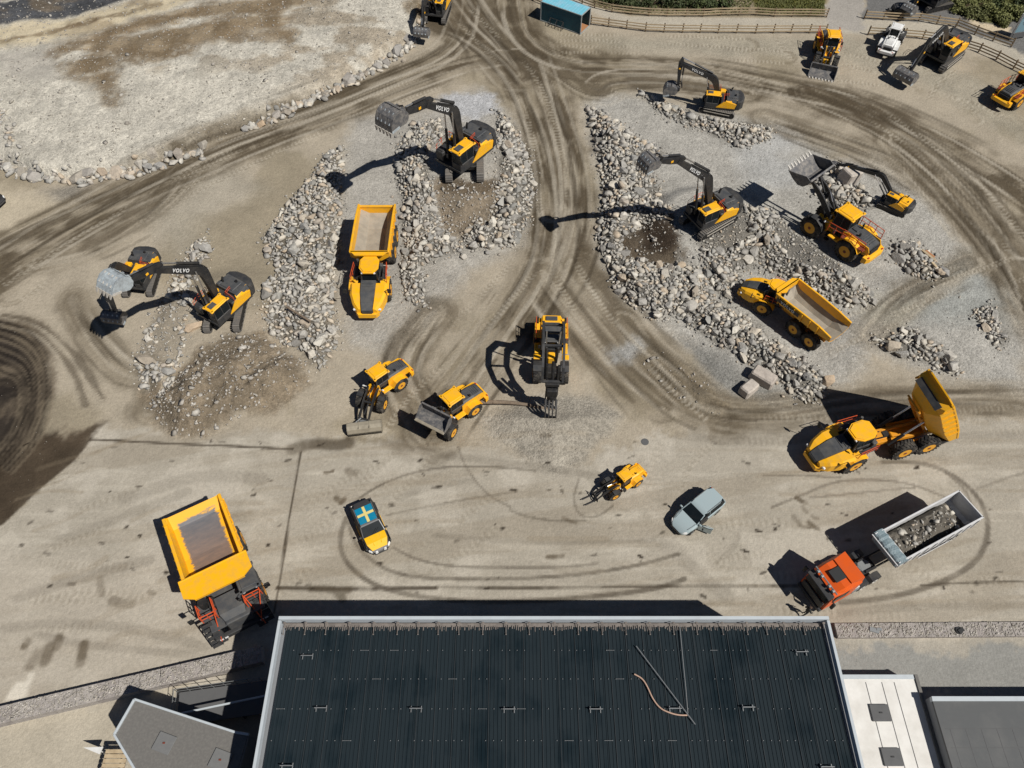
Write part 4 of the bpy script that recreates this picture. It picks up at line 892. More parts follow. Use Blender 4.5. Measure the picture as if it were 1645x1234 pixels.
    if rails:
        m = MB(Rr)
        for sy in (-1, 1): rail(m, [(-.9, sy * 1.2, 1.75), (-2.9, sy * 1.15, 1.75)], .8, .03); rail(m, [(.4, sy * 1.15, 1.5), (-.9, sy * 1.2, 1.7)], .8, .03)
        m.build('handrail', 'orange rail', root)
        for sy in (-1, 1):
            m = MB(Rr); m.box((-1.9, sy * .98, 1.72), (2.1, .45, .06), .01); m.build('walkway', 'rust red', root)
    # front frame
    m = MB(Fr); m.box((1.2, 0, .95), (1.7, .8, .7), .06)
    for sy in (-1, 1): m.prism([(.5, 1.0), (1.5, 1.0), (1.3, 1.7), (.9, 2.15), (.6, 2.1)], sy * .42 - .07, sy * .42 + .07)
    m.build('front_frame', paint, root)
    for sy in (-1, 1):
        m = MB(Fr); A = [R(75), R(105), R(140), R(165)]
        for d in (.1, .14): m.loft([[(wx + math.cos(a) * (wr + d), sy * (wy - .3), wr + math.sin(a) * (wr + d)) for a in A], [(wx + math.cos(a) * (wr + d), sy * (wy + .3), wr + math.sin(a) * (wr + d)) for a in A]], cap=False, closed=False)
        m.build('mudguard', 'charcoal paint' if guards else paint, root)
    for sy in (-1, 1):
        m = MB(Fr)
        m.tube([(.8, sy * .5, 1.7), (.9, sy * .95, 1.95)], .03); m.box((.95, sy * .98, 2.0), (.12, .22, .16), .03)
        m.build('headlight', 'letter white', root)
    ax, az = arm   # bucket hinge, local metres of the front frame
    piv = (.75, 2.0); elbow = ((piv[0] + ax) / 2 + .15, (piv[1] + az) / 2 + .32)
    m = MB(Fr)
    pth = bez(piv, (elbow[0] + .05, elbow[1] + .1), (ax, az), 6)
    for sy in (-1, 1): m.prism(widths(pth, [.14, .2, .24, .25, .22, .16, .12]), sy * .46 - .06, sy * .46 + .06)
    m.cyl((pth[3][0], -.46, pth[3][1]), (pth[3][0], .46, pth[3][1]), .12, n=10); m.cyl((ax, -.6, az), (ax, .6, az), .09, n=10)
    arm_o = m.build('lift_arm', 'dark boom paint' if paint != 'white paint' else paint, root)
    for sy in (-1, 1): cylinder(arm_o, Fr, (.95, sy * .3, 1.05), (pth[3][0], sy * .3, pth[3][1]), .09, .6)
    Xb = Fr @ Matrix.Translation((ax, 0, az)) @ Matrix.Rotation(-R(tilt), 4, 'Y')
    m = MB(Fr); z0 = Vector((ax, az)); up = Vector((math.sin(R(-tilt)) * -1 * .0 - .0, .55)); top = (ax - math.sin(R(tilt)) * .5, az + math.cos(R(tilt)) * .5)
    bc = ((piv[0] + top[0]) / 2, (piv[1] + top[1]) / 2 + .3)
    m.prism(widths([(bc[0], bc[1] + .3), bc, (bc[0] + .05, bc[1] - .5)], [.08, .14, .08]), -.1, .1); m.bar((bc[0] + .05, 0, bc[1] - .5), (top[0], 0, top[1]), .12)
    lk = m.build('bell_crank', 'dark boom paint', arm_o); cylinder(arm_o, Fr, (piv[0] - .1, 0, piv[1] + .1), (bc[0], 0, bc[1] + .3), .1, .6)
    if att in ('bucket', 'openbucket'):
        h = bw / 2; q = bs
        prof = [(.12, .62), (.0, .35), (.02, -.05), (.25, -.32), (.7, -.42), (1.25, -.42)]
        prof = [(x * q, z * q) for x, z in prof]; inn = [(x * .97 + .05, z * .93 + .02) for x, z in prof]
        m = MB(Xb); m.prism(prof + inn[::-1], -h, h)
        for sy in (-1, 1): m.prism(prof + [(.95 * q, -.1 * q), (.45 * q, .55 * q)], sy * h - .03, sy * h + .03)
        m.box((.12 * q, 0, .62 * q), (.16, bw, .1), .02)
        for sy in (-1, 1): m.prism([(-.12, -.15), (.1, -.2), (.1, .6), (-.12, .5)], sy * .46 - .1, sy * .46 + .1)
        b = m.build('bucket', bmat, root)
        if lip: t = MB(Xb); t.box((1.2 * q, 0, -.36 * q), (.28, bw + .04, .1), .02); t.box((.5 * q, -h - .03, 0), (.5, .05, .6), .01); t.build('cutting_edge', lip, b)
        if teeth:
            for i in range(8):
                t = MB(Xb); y = -h + bw * (i + .5) / 8; t.loft([[(1.2 * q, y - .09, -.44 * q), (1.2 * q, y + .09, -.44 * q), (1.2 * q, y + .09, -.36 * q), (1.2 * q, y - .09, -.36 * q)], [(1.5 * q, y - .05, -.43 * q), (1.5 * q, y + .05, -.43 * q), (1.5 * q, y + .05, -.41 * q), (1.5 * q, y - .05, -.41 * q)]]); t.build('tooth', 'tooth steel', b)
    elif att == 'sweeper':
        Xb = Fr @ Matrix.Translation((ax, 0, 0)) @ Matrix.Rotation(R(tilt), 4, 'Z')
        m = MB(Xb); h = bw / 2
        ring = [(.25, .15), (.25, .75), (.45, 1.0), (.85, 1.02), (1.15, .85), (1.3, .45), (1.3, .3)]
        m.prism(ring + [(1.22, .3), (1.1, .78), (.85, .94), (.45, .92), (.33, .72), (.33, .15)], -h, h)
        for sy in (-1, 1): m.prism(ring + [(1.25, .15)], sy * h - .03, sy * h + .03)
        for y in (-.5, .5): m.box((.75, y, 1.02), (.9, .05, .05), .01)
        b = m.build('sweeper_hood', 'dusty beige steel', root)
        m = MB(Xb); m.cyl((.78, -h + .08, .42), (.78, h - .08, .42), .4, n=20)
        for i in range(26): m.box((1.33, -h + bw * (i + .5) / 26, .22), (.06, .05, .3), .004)
        m.build('brush', 'black part', b)
        m = MB(Xb); m.bar((.1, -.5, .5), (.1, .5, .5), .2, .3); m.bar((.0, .4, .6), (.4, .4, .9), .1); m.bar((.0, -.4, .6), (.4, -.4, .9), .1); m.cyl((-.1, -.3, .8), (.5, -.9, .9), .07); m.build('coupler', 'galvanised', root)
    elif att == 'forks':
        Xb = Fr @ Matrix.Translation((ax, 0, az - .1))
        m = MB(Xb)
        for z in (.0, .55): m.bar((.1, -.75, z), (.1, .75, z), .1)
        for y in (-.75, 0, .75): m.bar((.1, y, 0), (.1, y, .75), .07)
        cg = m.build('fork_carriage', 'black part', root)
        for y in (-.45, .45):
            m = MB(Xb); m.bar((.2, y, .55), (.2, y, -.05), .09, .06); m.box((.95, y, -.06), (1.6, .14, .05), .015); m.build('fork', 'charcoal paint', cg)
    return root

def log_handler():
    """high-lift loader standing with both arms up over its own front, grapple hanging down on a log"""
    s = 1.08; jx, jy = 3.55, 41.7; hd = 268
    root = empty('log_loader', (jx, jy, 0)); tag(root, 'high lift log loader with two dark arched arms and a grapple clamped on a log', 'log loader')
    X = Matrix.Rotation(R(hd), 4, 'Z') @ Matrix.Scale(s, 4); wr = .88
    for sy in (-1, 1): wheel(root, -1.8, sy * 1.12, wr, .72, sy, X=X); wheel(root, 1.8, sy * 1.12, wr, .72, sy, X=X)
    m = MB(X); m.box((-1.9, 0, .95), (3.4, 1.0, .7), .06); m.box((1.2, 0, 1.0), (2.0, .9, .8), .06); m.build('chassis', 'black part', root)
    for sy in (-1, 1):
        m = MB(X)
        m.prism([(-3.4, 1.2), (-.8, 1.2), (-.8, 2.0), (-1.3, 2.2), (-3.2, 2.1), (-3.45, 1.6)], sy * .82 - .04, sy * .82 + .04)
        m.build('side_panel', 'yellow paint', root); m = MB(X); m.box((-1.9, sy * 1.12, 1.92), (1.7, .6, .12), .05); m.build('fender', 'yellow paint', root); m = MB(X); m.box((-.5, sy * 1.15, 1.2), (1.1, .5, .16), .04); m.build('step', 'yellow paint', root); m = MB(X); m.box((.85, sy * 1.18, 1.78), (.5, .6, .12), .04); m.build('fender', 'yellow paint', root)
        m = MB(X); m.box((-3.0, sy * .98, 1.5), (.6, .3, .7), .06); m.build('rear_box', 'yellow paint', root)
    m = MB(X); m.box((-3.3, 0, 1.1), (.5, 2.4, .55), .08); m.box((-2.9, 0, 2.15), (.8, 1.6, .14), .04)
    m.build('counterweight', 'yellow paint', root); m = MB(X); m.box((.9, 0, 1.75), (.7, .6, .8), .08)
    m.build('front_tower', 'yellow paint', root)
    m = MB(X); m.box((-2.1, 0, 1.75), (2.2, 1.5, .9), .08); m.box((-2.9, 0, 2.28), (.45, 1.0, .1), .03); m.build('engine_hood', 'grey hood plastic', root)
    for sy in (-1, 1):
        m = MB(X); m.cyl((-2.6, sy * 1.15, 2.0), (-2.6, sy * 1.15, 2.7), .08, n=8); m.build('exhaust', 'black part', root)
    cab_parts(root, X, (-.45, 0, 1.6), (1.5, 1.45, 1.6), 'grey hood plastic')
    m = MB(X); rail(m, [(-.9, -1.3, 1.9), (-2.7, -1.3, 2.0)], .7, .03); m.build('handrail', 'orange rail', root); m = MB(X); rail(m, [(-.9, 1.3, 1.9), (-2.7, 1.3, 2.0)], .7, .03); m.build('handrail', 'orange rail', root)
    for sy in (-1, 1):
        m = MB(X)
        for d in (.1, .14):
            A = [R(60), R(90), R(125), R(150)]; m.loft([[(1.8 + math.cos(a) * (wr + d), sy * .78, wr + math.sin(a) * (wr + d)) for a in A], [(1.8 + math.cos(a) * (wr + d), sy * 1.47, wr + math.sin(a) * (wr + d)) for a in A]], cap=False, closed=False)
        m.build('mudguard', 'charcoal paint', root)
    # arms: from the front tower up and forward in an arch, then down
    P = [(.35, 2.3), (.2, 4.2), (.75, 5.9), (2.0, 6.9), (3.6, 6.9), (4.8, 5.9), (5.3, 4.6)]
    m = MB(X)
    for sy in (-1, 1):
        m.prism(widths(P, [.2, .26, .3, .32, .3, .26, .18]), sy * .78 - .09, sy * .78 + .09)
    for i in (1, 2, 4): m.bar((P[i][0], -.74, P[i][1]), (P[i][0], .74, P[i][1]), .16, .22)
    m.bar((P[6][0], -.8, P[6][1]), (P[6][0], .8, P[6][1]), .2)
    arm = m.build('lift_arm', 'charcoal paint', root)
    for sy in (-1, 1): cylinder(arm, X, (1.1, sy * .4, 1.4), (P[3][0], sy * .55, P[3][1] - .2), .12, .5)
    m = MB(X)
    for sy in (-1, 1): m.bar((P[5][0], sy * .45, P[5][1] + .1), (5.45, sy * .4, 3.1), .16, .3)
    m.box((5.4, 0, 3.4), (.6, .9, .9), .08); m.cyl((5.4, 0, 3.0), (5.4, 0, 2.4), .35, n=14); m.box((5.4, 0, 4.4), (.35, 1.1, .4), .06); m.cyl((4.6, 0, 6.2), (5.4, 0, 3.6), .12, n=8)
    m.build('grapple_head', 'black part', root)
    for sy in (-1, 1):
        for y in (-.42, -.14, .14, .42):
            m = MB(X); pts = [(5.4 + sy * .2, 2.6), (5.4 + sy * .75, 2.1), (5.4 + sy * .9, 1.3), (5.4 + sy * .6, .55), (5.4 + sy * .1, .25)]
            m.prism(widths(pts, [.1, .12, .12, .1, .05]), y - .05, y + .05); m.build('claw', 'charcoal paint', root)
    a = G(773, 651); b = G(955, 668); n = 10; r0 = random.Random(3)
    m = MB(); pts = []
    for i in range(11):
        t = i / 10; pts.append((a[0] * (1 - t) + b[0] * t + r0.uniform(-.06, .06), a[1] * (1 - t) + b[1] * t + .25 * math.sin(t * 5) + 0, .38 + .12 * math.sin(t * 4 + 1)))
    off = Vector((jx + math.cos(R(hd)) * 5.4 * s, jy + math.sin(R(hd)) * 5.4 * s, .5))
    rings = []
    for i, p in enumerate(pts):
        rr = .2 - .012 * i + r0.uniform(-.015, .015); rings.append([(p[0], p[1] + rr * math.cos(2 * math.pi * k / 9), p[2] + rr * math.sin(2 * math.pi * k / 9)) for k in range(9)])
    m.loft(rings)
    for i in (1, 2, 2, 7): p = pts[i]; m.cyl(p, (p[0] - .9, p[1] + r0.uniform(-.5, .5), p[2] + .2), .06, .03, 6)
    o = m.build('log', 'log bark'); tag(o, 'long bare log lying across the gravel pile in the grapple', 'log')
def build_loaders():
    # big loader with raised bucket
    front = Vector((30.75, 58.3)); rear = Vector((33.7, 54.5)); d = (front - rear).normalized(); n = Vector((d.y, -d.x)); s = 1.28
    ctr = (front + rear) / 2 + n * 1.3 * s; hd = math.degrees(math.atan2(d.y, d.x))
    r, z = hit(1312, 285, ctr.x, ctr.y, hd)
    loader('wheel_loader', 'big wheel loader with orange railings holding a toothed bucket high', (ctr.x, ctr.y, 0), s, hd, hd + 3, arm=(r / s, z / s), tilt=38, bw=3.0, bs=1.35, rails=True, wr=.92, bmat='worn bucket steel')
    # loader top centre-right, bucket on the ground facing the camera
    a = G(*Z7((1280, 30), 11.75, (210, 1090))); b = G(*Z7((1280, 30), 11.75, (690, 1190))); c = Vector(((a[0] + b[0]) / 2, (a[1] + b[1]) / 2)); hd = 249
    s = 1.08; back = Vector((math.cos(R(hd)), math.sin(R(hd)))); j = c - back * 4.0 * s
    loader('wheel_loader', 'wheel loader by the path fence, wide dark bucket flat on the ground', (j.x, j.y, 0), s, hd + 14, hd, arm=(2.75, .48), tilt=0, bw=2.95, bs=1.05, rails=True, paint='yellow paint')
    # white loader
    a = G(1405.2, 92.5); b = G(1429.2, 101); c = Vector(((a[0] + b[0]) / 2, (a[1] + b[1]) / 2)); hd = 61; s = .92
    j = c + Vector((math.cos(R(hd)), math.sin(R(hd)))) * 3.66 * s
    loader('white_loader', 'white wheel loader seen from its engine end beside the path fence', (j.x, j.y, 0), s, hd, hd - 4, arm=(2.6, .7), tilt=10, paint='white paint', rim='rim white', hood='white paint', bw=2.4, bs=.85, guards=True, teeth=False)
    # loader at right edge
    a = G(1579.9, 166); b = G(1615.6, 187); c = Vector(((a[0] + b[0]) / 2, (a[1] + b[1]) / 2)); w = Vector((b[0] - a[0], b[1] - a[1])); hd = math.degrees(math.atan2(w.y, w.x)) + 90; s = 1.1
    j = c + Vector((math.cos(R(hd)), math.sin(R(hd)))) * 3.66 * s
    loader('wheel_loader', 'wheel loader cut off by the right edge, engine end towards the dirt track', (j.x, j.y, 0), s, hd, hd - 5, arm=(2.7, .6), tilt=5, rails=True)
    # sweeper loader
    rw = Vector(G(*Z7((540, 560), 6.327, (660, 395)))); fw = Vector(G(*Z7((540, 560), 6.327, (525, 650)))); s = .92
    hr, hf = 222, 254
    def joint(fw, rw, hf, hr, s, side=1):
        f = Vector((math.cos(R(hf)), math.sin(R(hf)))); g = Vector((math.cos(R(hr)), math.sin(R(hr)))); fl = Vector((-f.y, f.x)) * side; gl = Vector((-g.y, g.x)) * side
        return ((fw - f * 1.75 * s - fl * 1.35 * s) + (rw + g * 1.75 * s - gl * 1.35 * s)) / 2
    j = joint(fw, rw, hf, hr, s)
    loader('sweeper_loader', 'articulated yellow loader carrying a long beige sweeper hood at the end of its arms', (j.x, j.y, 0), s, hr, hf, arm=(3.75, .75), tilt=24, att='sweeper', bw=3.2, cat='sweeper loader')
    # loader with bucket lifted
    rw = Vector(G(*Z7((540, 560), 6.327, (1420, 665)))); fw = Vector(G(*Z7((540, 560), 6.327, (1200, 930)))); hr, hf = 220, 240; s = .95
    j = joint(fw, rw, hf, hr, s)
    r, z = hit(*Z7((540, 560), 6.327, (1030, 655)), j.x, j.y, hf)
    loader('wheel_loader', 'articulated wheel loader lifting a worn empty bucket, left of the log', (j.x, j.y, 0), s, hr, hf, arm=(r / s, z / s), tilt=2, bw=3.0, bs=1.1, teeth=False, bmat='worn bucket steel', lip='dusty beige steel')
    # compact loader with forks
    fw = Vector(G(990.5, 804.5)); rw = Vector(G(1021.5, 781.5)); hr, hf = 216, 206; s = .62
    j = joint(fw, rw, hf, hr, s)
    loader('compact_loader', 'small yellow loader with long pallet forks on the open apron', (j.x, j.y, 0), s, hr, hf, arm=(4.0, .55), att='forks', cat='compact loader', group=None, hood='yellow paint')
    log_handler()
# ---------------------------------------------------------------- haulers

mat('worn hauler floor', (.36, .32, .255), .6, dirt=(.2, .18, .15), dirt_amt=.7, scale=1.3, metal=.1)
def patch_mat(name, base, inner, blue, x0, x1, wy):
    """yellow steel with a scraped, rusty patch where the load rubs (object space, own ragged outline)"""
    m = bpy.data.materials.new(name); m.use_nodes = True; nt = m.node_tree; N = nt.nodes; L = nt.links; b = N['Principled BSDF']; b.inputs['Roughness'].default_value = .5
    tc = N.new('ShaderNodeTexCoord'); sp = N.new('ShaderNodeSeparateXYZ'); L.new(tc.outputs['Object'], sp.inputs[0])
    nz = N.new('ShaderNodeTexNoise'); nz.inputs['Scale'].default_value = 1.; nz.inputs['Detail'].default_value = 7; nz.inputs['Roughness'].default_value = .75
    mp = N.new('ShaderNodeMapping'); mp.inputs['Scale'].default_value = (3.2, .7, 1); L.new(tc.outputs['Object'], mp.inputs[0]); L.new(mp.outputs[0], nz.inputs['Vector'])
    def mth(op, a, b_=None, cl=False):
        n = N.new('ShaderNodeMath'); n.operation = op; n.use_clamp = cl
        for k, v in enumerate((a, b_)):
            if v is None: continue
            if isinstance(v, (int, float)): n.inputs[k].default_value = v
            else: L.new(v, n.inputs[k])
        return n.outputs[0]
    dx = mth('SUBTRACT', (x1 - x0) / 2, mth('ABSOLUTE', mth('SUBTRACT', sp.outputs[0], (x0 + x1) / 2)))
    dy = mth('SUBTRACT', wy, mth('ABSOLUTE', sp.outputs[1]))
    d = mth('ADD', mth('MINIMUM', dx, dy), mth('MULTIPLY', mth('SUBTRACT', nz.outputs['Fac'], .5), 1.0))
    k = mth('MULTIPLY', d, 7., True)
    mx = N.new('ShaderNodeMix'); mx.data_type = 'RGBA'; L.new(k, mx.inputs[0]); mx.inputs[6].default_value = (*base, 1)
    m2 = N.new('ShaderNodeMix'); m2.data_type = 'RGBA'
    rp = N.new('ShaderNodeMapRange'); rp.inputs[1].default_value = x1; rp.inputs[2].default_value = x0
    L.new(mth('ADD', sp.outputs[0], mth('MULTIPLY', mth('SUBTRACT', nz.outputs['Fac'], .5), 3.5)), rp.inputs[0]); L.new(rp.outputs[0], m2.inputs[0])
    m2.inputs[6].default_value = (*inner, 1); m2.inputs[7].default_value = (*blue, 1)
    hs = N.new('ShaderNodeHueSaturation'); mr = N.new('ShaderNodeMapRange'); mr.inputs[3].default_value = .45; mr.inputs[4].default_value = 1.5; L.new(nz.outputs['Fac'], mr.inputs[0]); L.new(mr.outputs[0], hs.inputs['Value']); L.new(m2.outputs[2], hs.inputs['Color'])
    L.new(hs.outputs[0], mx.inputs[7]); L.new(mx.outputs[2], b.inputs['Base Color']); M[name] = m
patch_mat('scraped body floor', (.80, .40, .01), (.27, .15, .08), (.13, .14, .155), -.75, 5.2, 1.5)

def dump_body(root, X, L, w, h, material='yellow paint', gate=.0, floor='worn hauler floor', canopy=.5, tail=True, name='dump_body', word=False, nar=.0):
    """open tub. origin = lower rear hinge; +x forwards. Returns the body object"""
    # sections from the front (x = L) to the tail: (x, floor z, lower half width, half width, rim z)
    wr = w - nar
    sec = [(L, .95, w * .55, w, h), (L - .7, .25, w * .5, w, h), (L * .45, .12, w * .5, (w + wr) / 2, h), (.6, .15, wr * .5, wr, h * .97), (-.9, .62, wr * .5, wr, h * .86)]
    t = .11
    def ring(x, f, a, b, z, i): # i=0 outer, 1 inner
        q = t * i; zz = f + (.0 if not i else t)
        return [(x, -(b - q), z), (x, -(b - q) * .98, f + (z - f) * .45 + q * .5), (x, -(a - q * .3), zz), (x, (a - q * .3), zz), (x, (b - q) * .98, f + (z - f) * .45 + q * .5), (x, b - q, z)]
    m = MB(X)
    O = [ring(*s_, 0) for s_ in sec]; m.loft(O, cap=False, closed=False)
    m.add([p for r in O[:1] for p in r], [(0, 1, 2, 3, 4, 5)])
    for k in range(len(sec) - 1):   # rims
        for sy in (-1, 1):
            a, b = sec[k], sec[k + 1]; m.bar((a[0], sy * (a[3] - t / 2), a[4]), (b[0], sy * (b[3] - t / 2), b[4]), t + .06, .14)
    m.bar((L, -w, h), (L, w, h), .14, .16)
    for k in range(6):   # outer ribs
        x = L * .92 - k * L * .165
        for sy in (-1, 1): m.bar((x, sy * (w + .03), h - .08), (x, sy * (w * .985 + .02), h * .5), .12, .08)
    if gate:
        s_ = sec[-1]; m.box((s_[0] - .03, 0, s_[1] + (h * gate) / 2), (.1, wr * 1.95, h * gate), .02); m.bar((s_[0] - .03, -wr, s_[1] + h * gate), (s_[0] - .03, wr, s_[1] + h * gate), .2, .14)
    b = m.build(name, material, root)
    m = MB(X); I = [ring(*s_, 1) for s_ in sec]
    m.loft([[r[0], r[1]] for r in I], cap=False, closed=False); m.loft([[r[4], r[5]] for r in I], cap=False, closed=False)
    m.build('inner_wall', material, b)
    m = MB(X); m.loft([[r[1], r[2], r[3], r[4]] for r in I], cap=False, closed=False); f0 = [(p[0] - t, p[1], p[2]) for p in I[0]]; m.add(f0, [(1, 2, 3, 4)]); m.build('body_floor', floor, b)
    m = MB(X); f1 = [(p[0] - t, p[1], p[2]) for p in O[0]]; m.add(f1, [(0, 1, 4, 5)]); m.build('headboard', material, b)
    if canopy:
        m = MB(X); m.slab([(L - .1, -w), (L + canopy, -w * .7), (L + canopy, w * .7), (L - .1, w)], h - .02, h + .08); m.build('spill_guard', material, b)
    if word:
        for sy in (1, -1):
            m = MB(X); y = sy * (w + .09); m.box((L - 1.6, y, h - .42), (2.7, .03, .42), .01); q = m.build('name_plate', 'letter black', b)
            Fm = frame((-sy, 0, 0), (0, 0, 1), (L - 1.6, y + sy * .02, h - .42)); text('brand_lettering', 'VOLVO', .42, 'letter white', b, X @ Fm, .006, .008)
    return b
def hauler(name, label, joint, s, front_deg, rear_deg, tip=0., gate=0., dusty=False, L=6.0, word=False, floor='worn hauler floor', nar=0.):
    root = empty(name, (joint[0], joint[1], 0)); tag(root, label, 'articulated hauler', 'articulated haulers in the yard')
    Fr = Matrix.Rotation(R(front_deg), 4, 'Z') @ Matrix.Scale(s, 4); Rr = Matrix.Rotation(R(rear_deg), 4, 'Z') @ Matrix.Scale(s, 4)
    wr, ww = .92, .68; yw = 1.28
    for sy in (-1, 1):
        wheel(root, 1.55, sy * yw, wr, ww, sy, X=Fr)
        for x in (-2.75, -4.7): wheel(root, x, sy * yw, wr, ww, sy, X=Rr)
    # tractor
    m = MB(Fr); m.box((1.4, 0, 1.05), (3.6, 1.0, .5), .06); m.cyl((0, 0, .6), (0, 0, 1.5), .3, n=14); m.box((.35, 0, 1.5), (.5, 2.2, .25), .05); m.build('chassis', 'black part', root)
    m = MB(Fr)
    # nose cowl: two yellow flanks and a bumper ring
    for sy in (-1, 1):
        rings = []
        for x, yo, yi, z0, z1 in ((1.9, 1.52, .62, 1.5, 2.12), (2.9, 1.46, .6, 1.0, 2.02), (3.7, 1.2, .56, .9, 1.82), (4.25, .82, .5, .9, 1.6)):
            rings.append([(x, sy * yo, z0), (x, sy * yo, z1 - .18), (x, sy * (yo - .18), z1), (x, sy * yi, z1), (x, sy * yi, z0)])
        m.loft(rings)
        m.loft([[(1.55 + math.cos(a) * (wr + .16), sy * (yw - .35), wr + math.sin(a) * (wr + .16)) for a in (R(25), R(60), R(95), R(130), R(160))], [(1.55 + math.cos(a) * (wr + .16), sy * (yw + .36), wr + math.sin(a) * (wr + .16)) for a in (R(25), R(60), R(95), R(130), R(160))]], cap=False, closed=False)
        m.loft([[(1.55 + math.cos(a) * (wr + .2), sy * (yw - .35), wr + math.sin(a) * (wr + .2)) for a in (R(25), R(60), R(95), R(130), R(160))], [(1.55 + math.cos(a) * (wr + .2), sy * (yw + .36), wr + math.sin(a) * (wr + .2)) for a in (R(25), R(60), R(95), R(130), R(160))]], cap=False, closed=False)
    m.loft([[(4.1, -.95, .7), (4.1, .95, .7), (4.1, .95, 1.2), (4.1, -.95, 1.2)], [(4.45, -.72, .75), (4.45, .72, .75), (4.45, .72, 1.15), (4.45, -.72, 1.15)]])
    m.build('nose_cowl', 'yellow paint', root)
    m = MB(Fr); m.loft([[(1.75, -.66, 1.9), (1.75, .66, 1.9), (1.75, .6, 2.3), (1.75, -.6, 2.3)], [(2.9, -.64, 1.8), (2.9, .64, 1.8), (2.9, .56, 2.16), (2.9, -.56, 2.16)], [(3.8, -.58, 1.5), (3.8, .58, 1.5), (3.8, .48, 1.86), (3.8, -.48, 1.86)], [(4.3, -.5, 1.1), (4.3, .5, 1.1), (4.3, .42, 1.5), (4.3, -.42, 1.5)]])
    for i in range(5): m.box((2.1 + .28 * i, 0, 2.29 - .035 * i - .012 * i * i), (.05, .9, .04), .01)
    m.build('engine_hood', 'grey hood plastic', root)
    m = MB(Fr); m.box((4.34, 0, 1.3), (.06, .8, .3), .01)
    for sy in (-1, 1): m.box((.6, sy * 1.15, 1.95), (1.5, .35, .12), .03)
    m.build('deck', 'charcoal paint', root)
    for sy in (-1, 1):
        m = MB(Fr); m.box((4.05, sy * .98, 1.35), (.16, .3, .16), .03); m.build('headlight', 'letter white', root)
    cab_parts(root, Fr, (.95, .12, 1.6), (1.6, 1.4, 1.62), 'yellow paint', octo=True)
    m = MB(Fr); m.box((.1, -.45, 2.2), (.35, .9, 1.2), .06); m.box((.0, .75, 1.9), (.4, .5, .9), .05); m.cyl((.0, -1.0, 1.6), (.0, -1.0, 2.9), .1, n=10); m.box((-.25, .1, 1.4), (.5, 1.2, .4), .05); m.build('air_cleaner', 'grey hood plastic', root)
    for sy in (-1, 1): m = MB(Fr); rail(m, [(.1, sy * 1.35, 1.95), (1.7, sy * 1.45, 1.95)], .75, .025); m.build('handrail', 'orange rail', root)
    for sy in (-1, 1):
        m = MB(Fr); m.tube([(2.5, sy * 1.4, 1.9), (2.9, sy * 1.75, 2.4)], .025); m.box((2.92, sy * 1.78, 2.3), (.08, .3, .5), .03); m.build('mirror', 'black part', root)
    # rear frame
    m = MB(Rr)
    for sy in (-1, 1): m.bar((-.3, sy * .45, 1.15), (-5.6, sy * .45, 1.2), .2, .4)
    m.box((-1.2, 0, 1.25), (1.2, .7, .35), .05); m.box((-3.7, 0, .95), (2.6, .8, .3), .05)
    for sy in (-1, 1): m.box((-3.7, sy * .85, 1.05), (2.4, .18, .25), .04)
    m.cyl((-5.4, -.8, 1.45), (-5.4, .8, 1.45), .16, n=12)
    m.build('rear_frame', 'deep yellow paint', root)
    m = MB(Rr); m.tube([(-.2, .3, 1.5), (-1.2, .3, 1.55), (-2.0, .2, 1.45)], .05); m.tube([(-.2, -.3, 1.5), (-1.4, -.25, 1.5)], .05); m.box((-1.8, 0, 1.35), (.5, .5, .3), .05)
    m.build('hydraulics', 'black part', root)
    hinge = Matrix.Translation((-5.4 if not tip else -4.75, 0, 1.45)) @ Matrix.Rotation(-R(tip), 4, 'Y')
    bx = Rr @ hinge
    body = dump_body(root, bx, L - .55, 1.62, 1.95, gate=gate, floor=floor, canopy=.45, word=word, nar=nar)
    m = MB(bx)
    for sy in (-1, 1): m.bar((-.3, sy * .5, -.02), (L * .8, sy * .5, -.02), .18, .2)
    for i in range(4): m.bar((.6 + i * 1.3, -.8, .02), (.6 + i * 1.3, .8, .02), .14, .14)
    m.build('body_beam', 'deep yellow paint', body)
    if tip:
        m = MB(bx); m.box((L - .55 + .04, 0, 1.1), (.05, 2.6, .5), .01); m.build('front_sheet', 'charcoal paint', body); m = MB(bx); m.box((-.95, 0, 1.1), (.1, 3.1, 1.1), .03); m.build('tail_sheet', 'charcoal paint', body)
        m = MB(bx); m.box((-.98, .3, 1.2), (.12, .5, .25), .02); m.build('tail_lamp', 'red lamp', body)
        for sy in (-1, 1):
            e = hinge @ Vector((2.6, sy * .75, .1)); cylinder(root, Rr, (-1.7, sy * .75, 1.2), tuple(e), .13, .45)
    return root
